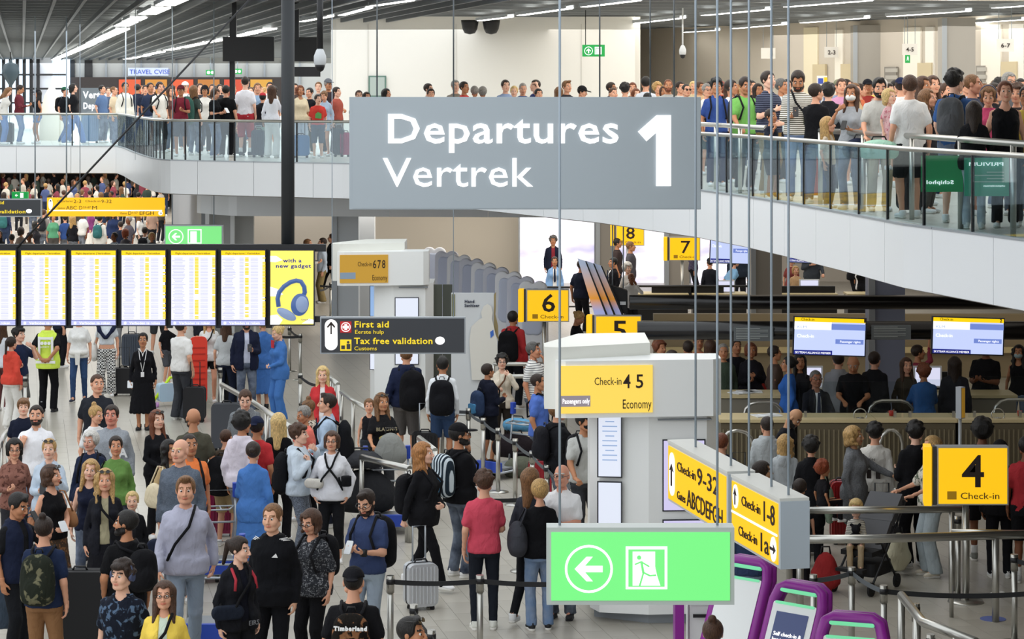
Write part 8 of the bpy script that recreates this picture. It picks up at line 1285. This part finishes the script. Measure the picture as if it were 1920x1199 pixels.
U(1826, 28.9, 1.52, 170, 'f', 'long', 'dark', 'jacket', '#16161a', 'girl with long dark hair in a black jacket leaning on the queue rail', arms=('rail', 'rail'), bot='jeans', bc='#c9cdd4')
U(1885, 29.2, 1.76, -4, 'f', 'short', 'auburn', 'tank', '#111115', 'woman with short auburn hair in a black tank top', skin='#d8a288', build=1.14, bot='trousers', bc='#17181c')
U(1925, 29.5, 1.7, -20, 'm', 'short', 'dark', 'tee', '#e0c030', 'person in yellow cut by the right frame edge on the upper floor')
a = U(1853, 31.5, 1.72, -10, 'f', 'bob', 'light', 'tee', '#c83c6c', 'girl with headphones in a pink top looking down', ex='headphones', pitch=26)
U(1740, 32.5, 1.66, 60, 'f', 'long', 'light', 'jacket', '#26262c', 'girl with fair brown hair beside the plain white t-shirt')
U(1732, 34.6, 1.84, 40, 'f', 'long', 'brown', 'long', '#2a2624', 'woman with long brown hair behind the plain white t-shirt'); U(1750, 37, 1.86, 20, 'f', 'long', 'brown', 'long', '#3c3028', 'tall woman with brown hair and a hand at her face in the second row')
U(1866, 34, 1.74, 50, 'm', 'bob', 'dark', 'jacket', '#1f1f24', 'person with a dark fringe looking down behind the black tank top'); U(1893, 35, 1.9, 20, 'm', 'short', 'grey', 'tee', '#5c5c60', 'tall grey haired man with glasses behind the black tank top', ex='glasses'); U(1906, 32, 1.72, -20, 'f', 'curly', 'brown', 'tee', '#3c3434', 'woman with dark curls behind the yellow top at the frame edge')
U(1345, 46, 1.78, 0, 'm', 'short', 'salt', 'tee', '#7c8c78', 'salt haired man peering behind the royal blue polo'); 
# second and third rows, described by look and neighbour
rows = [(1335, 50, 'f', 'short', 'white', '#c9c0b4', 0, 'white haired woman in the third row right of the sign corner'), (1350, 56, 'm', 'short', 'red', '#a84c34', 0, 'person in a red cap far behind the royal blue polo', 'cap', '#b83c34'), (1362, 52, 'f', 'curly', 'red', '#7c5038', 60, 'woman with copper red curls between two hanging cables'), (1368, 47, 'f', 'long', 'brown', '#8a7a6c', 20, 'brown haired woman in a dotted top behind the white t-shirt'), (1386, 50, 'f', 'bun', 'ginger', '#e09060', 170, 'ginger haired person directly behind the green polo'), (1398, 45, 'f', 'long', 'blond', '#c9a868', 150, 'long blond hair seen behind the green polo'), (1410, 54, 'm', 'short', 'black', '#2c2c34', 30, 'dark haired man between the green polo and the navy striped polo'), (1466, 43, 'm', 'short', 'salt', '#c9dce0', 60, 'man with greying hair in a pale teal shirt behind the navy striped polo'), (1476, 46, 'm', 'short', 'black', '#3c3c40', 0, 'black haired man behind the hanging cable beside the striped sweater'), (1422, 47, 'f', 'long', 'dark', '#4c3c34', 20, 'woman with dark hair over the shoulder of the navy striped polo'),
 (1547, 54, 'm', 'short', 'salt', '#4c5c84', 20, 'grey haired man in glasses beside the yellow info poster', 'glasses'), (1572, 50, 'm', 'short', 'grey', '#8a9cc0', 0, 'man in an olive cap in the third row', 'cap', '#7c8064'), (1578, 42, 'm', 'crop', 'brown', '#c98ab0', 0, 'young man in a pink top looking at the camera'), (1588, 46, 'm', 'short', 'dark', '#4c4c54', 60, 'dark haired man behind the young man in pink'), (1604, 44, 'f', 'long', 'light', '#c9a878', 60, 'woman with fair brown hair behind the masked woman'), (1614, 46, 'f', 'pony', 'dark', '#d86c3c', 80, 'woman with a dark ponytail in an orange top'), (1627, 48, 'm', 'short', 'black', '#a83028', 0, 'man in a black cap with red peak between orange and yellow', 'cap', '#1a1c26'), (1641, 50, 'm', 'bald', 'brown', '#ecd020', 170, 'bald man in a bright yellow top in the third row'), (1655, 46, 'm', 'short', 'white', '#c9b0a0', 0, 'man in a pale cap with dark glasses behind the grey t-shirt', 'cap', '#d0ccc4'), (1668, 47, 'f', 'long', 'dark', '#2c2c34', 30, 'dark haired woman behind the fair toddler'), (1680, 50, 'm', 'short', 'black', '#3c4458', 30, 'black haired man left of the navy cap'), (1689, 41, 'm', 'short', 'dark', '#e0e0e0', 170, 'man in a navy baseball cap and white top seen from behind', 'capback', '#1c2444'), (1711, 44, 'm', 'short', 'black', '#26282e', 170, 'man with thick black hair behind the plain white t-shirt, facing away'),
 (1762, 42, 'f', 'long', 'brown', '#5c4c3c', 10, 'woman with parted brown hair left of the tall man in blue'), (1775, 40, 'f', 'short', 'brown', '#3c3c44', 30, 'woman with tied brown hair beside the black curls'), (1812, 44, 'm', 'short', 'black', '#a4b4d0', 30, 'black haired man in a pale blue shirt behind the shaved head'), (1820, 47, 'm', 'short', 'dark', '#3c3c44', 0, 'dark haired man farther behind the pale blue shirt'), (1832, 42, 'm', 'short', 'black', '#22242a', 30, 'person with black hair between the shaved head and the pink top'), (1845, 46, 'f', 'bob', 'light', '#7c6c60', 0, 'fair haired head behind the girl with headphones'), (1876, 44, 'm', 'curly', 'black', '#4c3c34', 100, 'man with black curls left of the tall grey haired man'), (1914, 43, 'm', 'short', 'black', '#2c2c34', 0, 'black haired person at the right frame edge on the upper floor'), (1900, 46, 'm', 'short', 'brown', '#5c544c', 0, 'brown haired person behind the tall grey haired man'), (1866, 50, 'm', 'short', 'light', '#8c8478', 0, 'fair haired person far behind the girl with headphones')]
for r_ in rows:
    px, Y, sx, hs_, hcl, tc, fc, lb = r_[:8]; e_ = r_[8] if len(r_) > 8 else ''; U(px, Y, 1.84 if sx == 'm' else 1.76, fc, sx, None if hs_ == 'bald' else hs_, hcl, 'tee', tc, lb, ex=e_, hatc=r_[9] if len(r_) > 9 else '#1a1a1e', lod=1 if Y < 46 else 2)
for i in range(14): px = 1330+i*42+(i*17 % 13); U(px, 60+(i*5 % 9), 1.84-.03*(i % 3), 40*i, 'mf'[i % 2], ('short', 'bob', 'short', 'long')[i % 4], ('dark', 'brown', 'light', 'grey', 'black')[i % 5], 'tee', ('#6a6258', '#8a8074', '#4c4a4c', '#a89c8c', '#5c5450')[i % 5], 'distant person at the back of the upper right crowd, only the head showing', group='heads at the back of the upper right crowd', lod=2)
for i in range(9): px = 268+i*19; U(px, 82+(i*7 % 11), 1.76, 40*i, 'mf'[i % 2], ('short', 'long')[i % 2], ('dark', 'brown', 'light')[i % 3], 'tee', ('#5c5450', '#3c4258', '#8a8074')[i % 3], 'distant blurred person behind the upper left queue', group='distant people behind the upper left queue', lod=2)
# ------------------------------------------------------------------ far crowd under the balcony, lower floor
fr_ = [(10, 88, 'white', '#2c3a5a', 'in dark blue near the left frame edge'), (-2, 74, 'black', '#1a1c24', 'in black cut by the left frame edge'), (22, 73, 'black', '#d0a890', 'with bare shoulders near the left frame edge'), (40, 75, 'dark', '#6a5c54', 'in a patterned brown top below the charcoal sign'), (55, 73, 'brown', '#8c8070', 'with a cream rucksack below the charcoal sign end'), (68, 80, 'black', '#26262c', 'in black below the end of the charcoal sign'), (82, 86, 'brown', '#8a8480', 'in long grey clothes left of the green top'), (100, 84, 'dark', '#4c9a70', 'in a green top and jeans below the yellow sign'), (122, 84, 'dark', '#2c4c8c', 'in blue below the yellow sign'), (137, 82, 'blond', '#15161c', 'with blond hair in a black coat below the yellow sign'), (155, 86, 'brown', '#dcdcd8', 'in a white shirt and dark trousers below the yellow sign'), (170, 90, 'dark', '#8a3c7c', 'in purple beside the white robe'), (187, 82, 'black', '#dcdad2', 'in a long white robe below the yellow sign'), (212, 86, 'dark', '#24345c', 'in navy blue right of the white robe'), (226, 80, 'dark', '#1c2438', 'in a dark jacket right of the navy blue'), (236, 74, 'red', '#4c4a50', 'with red hair and a grey coat right of the flight screens top'), (241, 82, 'grey', '#54505a', 'in a grey hood behind the red hair'), (262, 86, 'light', '#dedcd8', 'in white under the end of the yellow sign'), (272, 75, 'dark', '#e0e4e4', 'in a white t-shirt with a teal rucksack'), (285, 73, 'blond', '#3a3c42', 'with short blond hair in a charcoal top'), (285, 90, 'ginger', '#b4907c', 'in tan at the right end of the far crowd'), (300, 95, 'dark', '#4c443c', 'in brown beside the far pillar'), (214, 73, 'black', '#8a9aa8', 'in a steel blue rucksack left of the red hair'), (95, 100, 'black', '#b8323c', 'in red above the yellow sign start'), (120, 102, 'brown', '#3c6cb8', 'in bright blue above the yellow sign'), (145, 100, 'blond', '#c9a858', 'in mustard above the middle of the yellow sign'), (168, 104, 'dark', '#4c4c54', 'in grey above the middle of the yellow sign'), (190, 100, 'light', '#d8b878', 'in sand colour above the yellow sign'), (208, 102, 'black', '#26262c', 'in black above the right half of the yellow sign'), (222, 99, 'brown', '#a84c5c', 'in dusty red above the right half of the yellow sign'), (260, 100, 'black', '#15161c', 'in black before the pale far panel'), (35, 102, 'dark', '#5c6c9c', 'in blue grey above the small green exit sign'), (62, 100, 'brown', '#b8b0a4', 'in beige above the charcoal sign end'), (8, 100, 'dark', '#3c5c9c', 'in blue above the charcoal sign')]
for i, (px, Y, hcl, tc, lb) in enumerate(fr_):
    sx = 'mf'[i % 2] if hcl != 'blond' else 'f'; rb = 'white robe' in lb
    a = P_(px, Y=Y, h=1.78-.05*(i % 3), face=(170, 20, 200, 150, -40, 90)[i % 6], sex=sx, hairs=('short', 'long', 'short', 'bob')[i % 4] if sx == 'f' or i % 2 else 'short', hc=hcl, skin='ltltbp'[i % 6], top='coat' if rb else 'tee' if i % 3 else 'long', tc=tc, bot='maxi' if rb else R.choice(['trousers', 'jeans', 'shorts']), bc='#dcdad2' if rb else R.choice(['#23252c', '#2c3a56', '#4c4844']), lod=2, label='far person '+lb)
    if i % 6 == 0: pack(a, ('#2a6a6c', '#c9bfa4', '#26282e', '#3c4c6c')[i % 4], 'far rucksack on the person '+lb)
for i in range(46): a = P_(-20+i*7.4+(i*13 % 5), Y=106+(i*7 % 23), h=1.76-.04*(i % 4), face=37*i % 360, sex='mf'[i % 2], hairs=('short', 'long', 'short', 'bob')[i % 4], hc=('dark', 'brown', 'black', 'light', 'blond')[i % 5], skin='ltbp'[i % 4], top='tee', tc=('#4c5c8c', '#b8b0a4', '#26262c', '#8c3c4c', '#c9c4b8', '#3c4c44', '#d8d4cc')[i % 7], bot='trousers', bc=('#23252c', '#4c4844', '#2c3a56')[i % 3], lod=2, label='one of the distant people packed at the back of the far lower hall', group='distant crowd at the back of the lower hall')
# ------------------------------------------------------------------ nobody stands inside a neighbour or a desk: step them apart along the line of sight
RT = [p[0] for p in PEOPLE]; P0 = {r.name: r.location.copy() for r in RT}
FX = set(STATIC)|{r.name for r in RT if UP < r.location.z and abs(r.location.z-UP) > .1 or 0 < r.location.z < 2}
DK = [(o.location.x-.25, o.location.x+[c for c in o.children if c.name.startswith('worktop')][0].dimensions.x+.25, o.location.y-.25, o.location.y+1.0) for o in COL.objects if o.name.startswith('check_in_desk')]
def move(r, dy):
    k = (r.location.y+dy)/r.location.y; r.location.x *= k; r.location.y *= k
for it in range(14):
    ar = sorted([r for r in RT], key=lambda r: r.location.y); mv = 0
    for i, a in enumerate(ar):
        for b in ar[i+1:i+14]:
            if b.location.y-a.location.y > .6: break
            if abs(a.location.z-b.location.z) > 1: continue
            dx, dy = b.location.x-a.location.x, b.location.y-a.location.y
            if abs(dx) < .46 and (dx/.46)**2+(dy/.36)**2 < 1:
                need = .36*sqrt(max(0, 1-(dx/.46)**2))-dy; mv += 1
                fa, fb = a.name in FX, b.name in FX
                if fa and fb: continue
                if not fa: move(a, -need*(.52 if not fb else 1.02))
                if not fb: move(b, need*(.52 if not fa else 1.02))
    for r in RT:
        if r.location.z > 1 or r.name in FX: continue
        for x0, x1, y0, y1 in DK:
            if x0 < r.location.x < x1 and y0 < r.location.y < y1: move(r, (y0-r.location.y-.02) if r.location.y < (y0+y1)/2 else (y1-r.location.y+.02))
    if not mv: break
for r in RT:
    d = r.location-P0[r.name]
    if d.length > 1e-5:
        for o in LINK.get(r.name, []): o.location = o.location+d
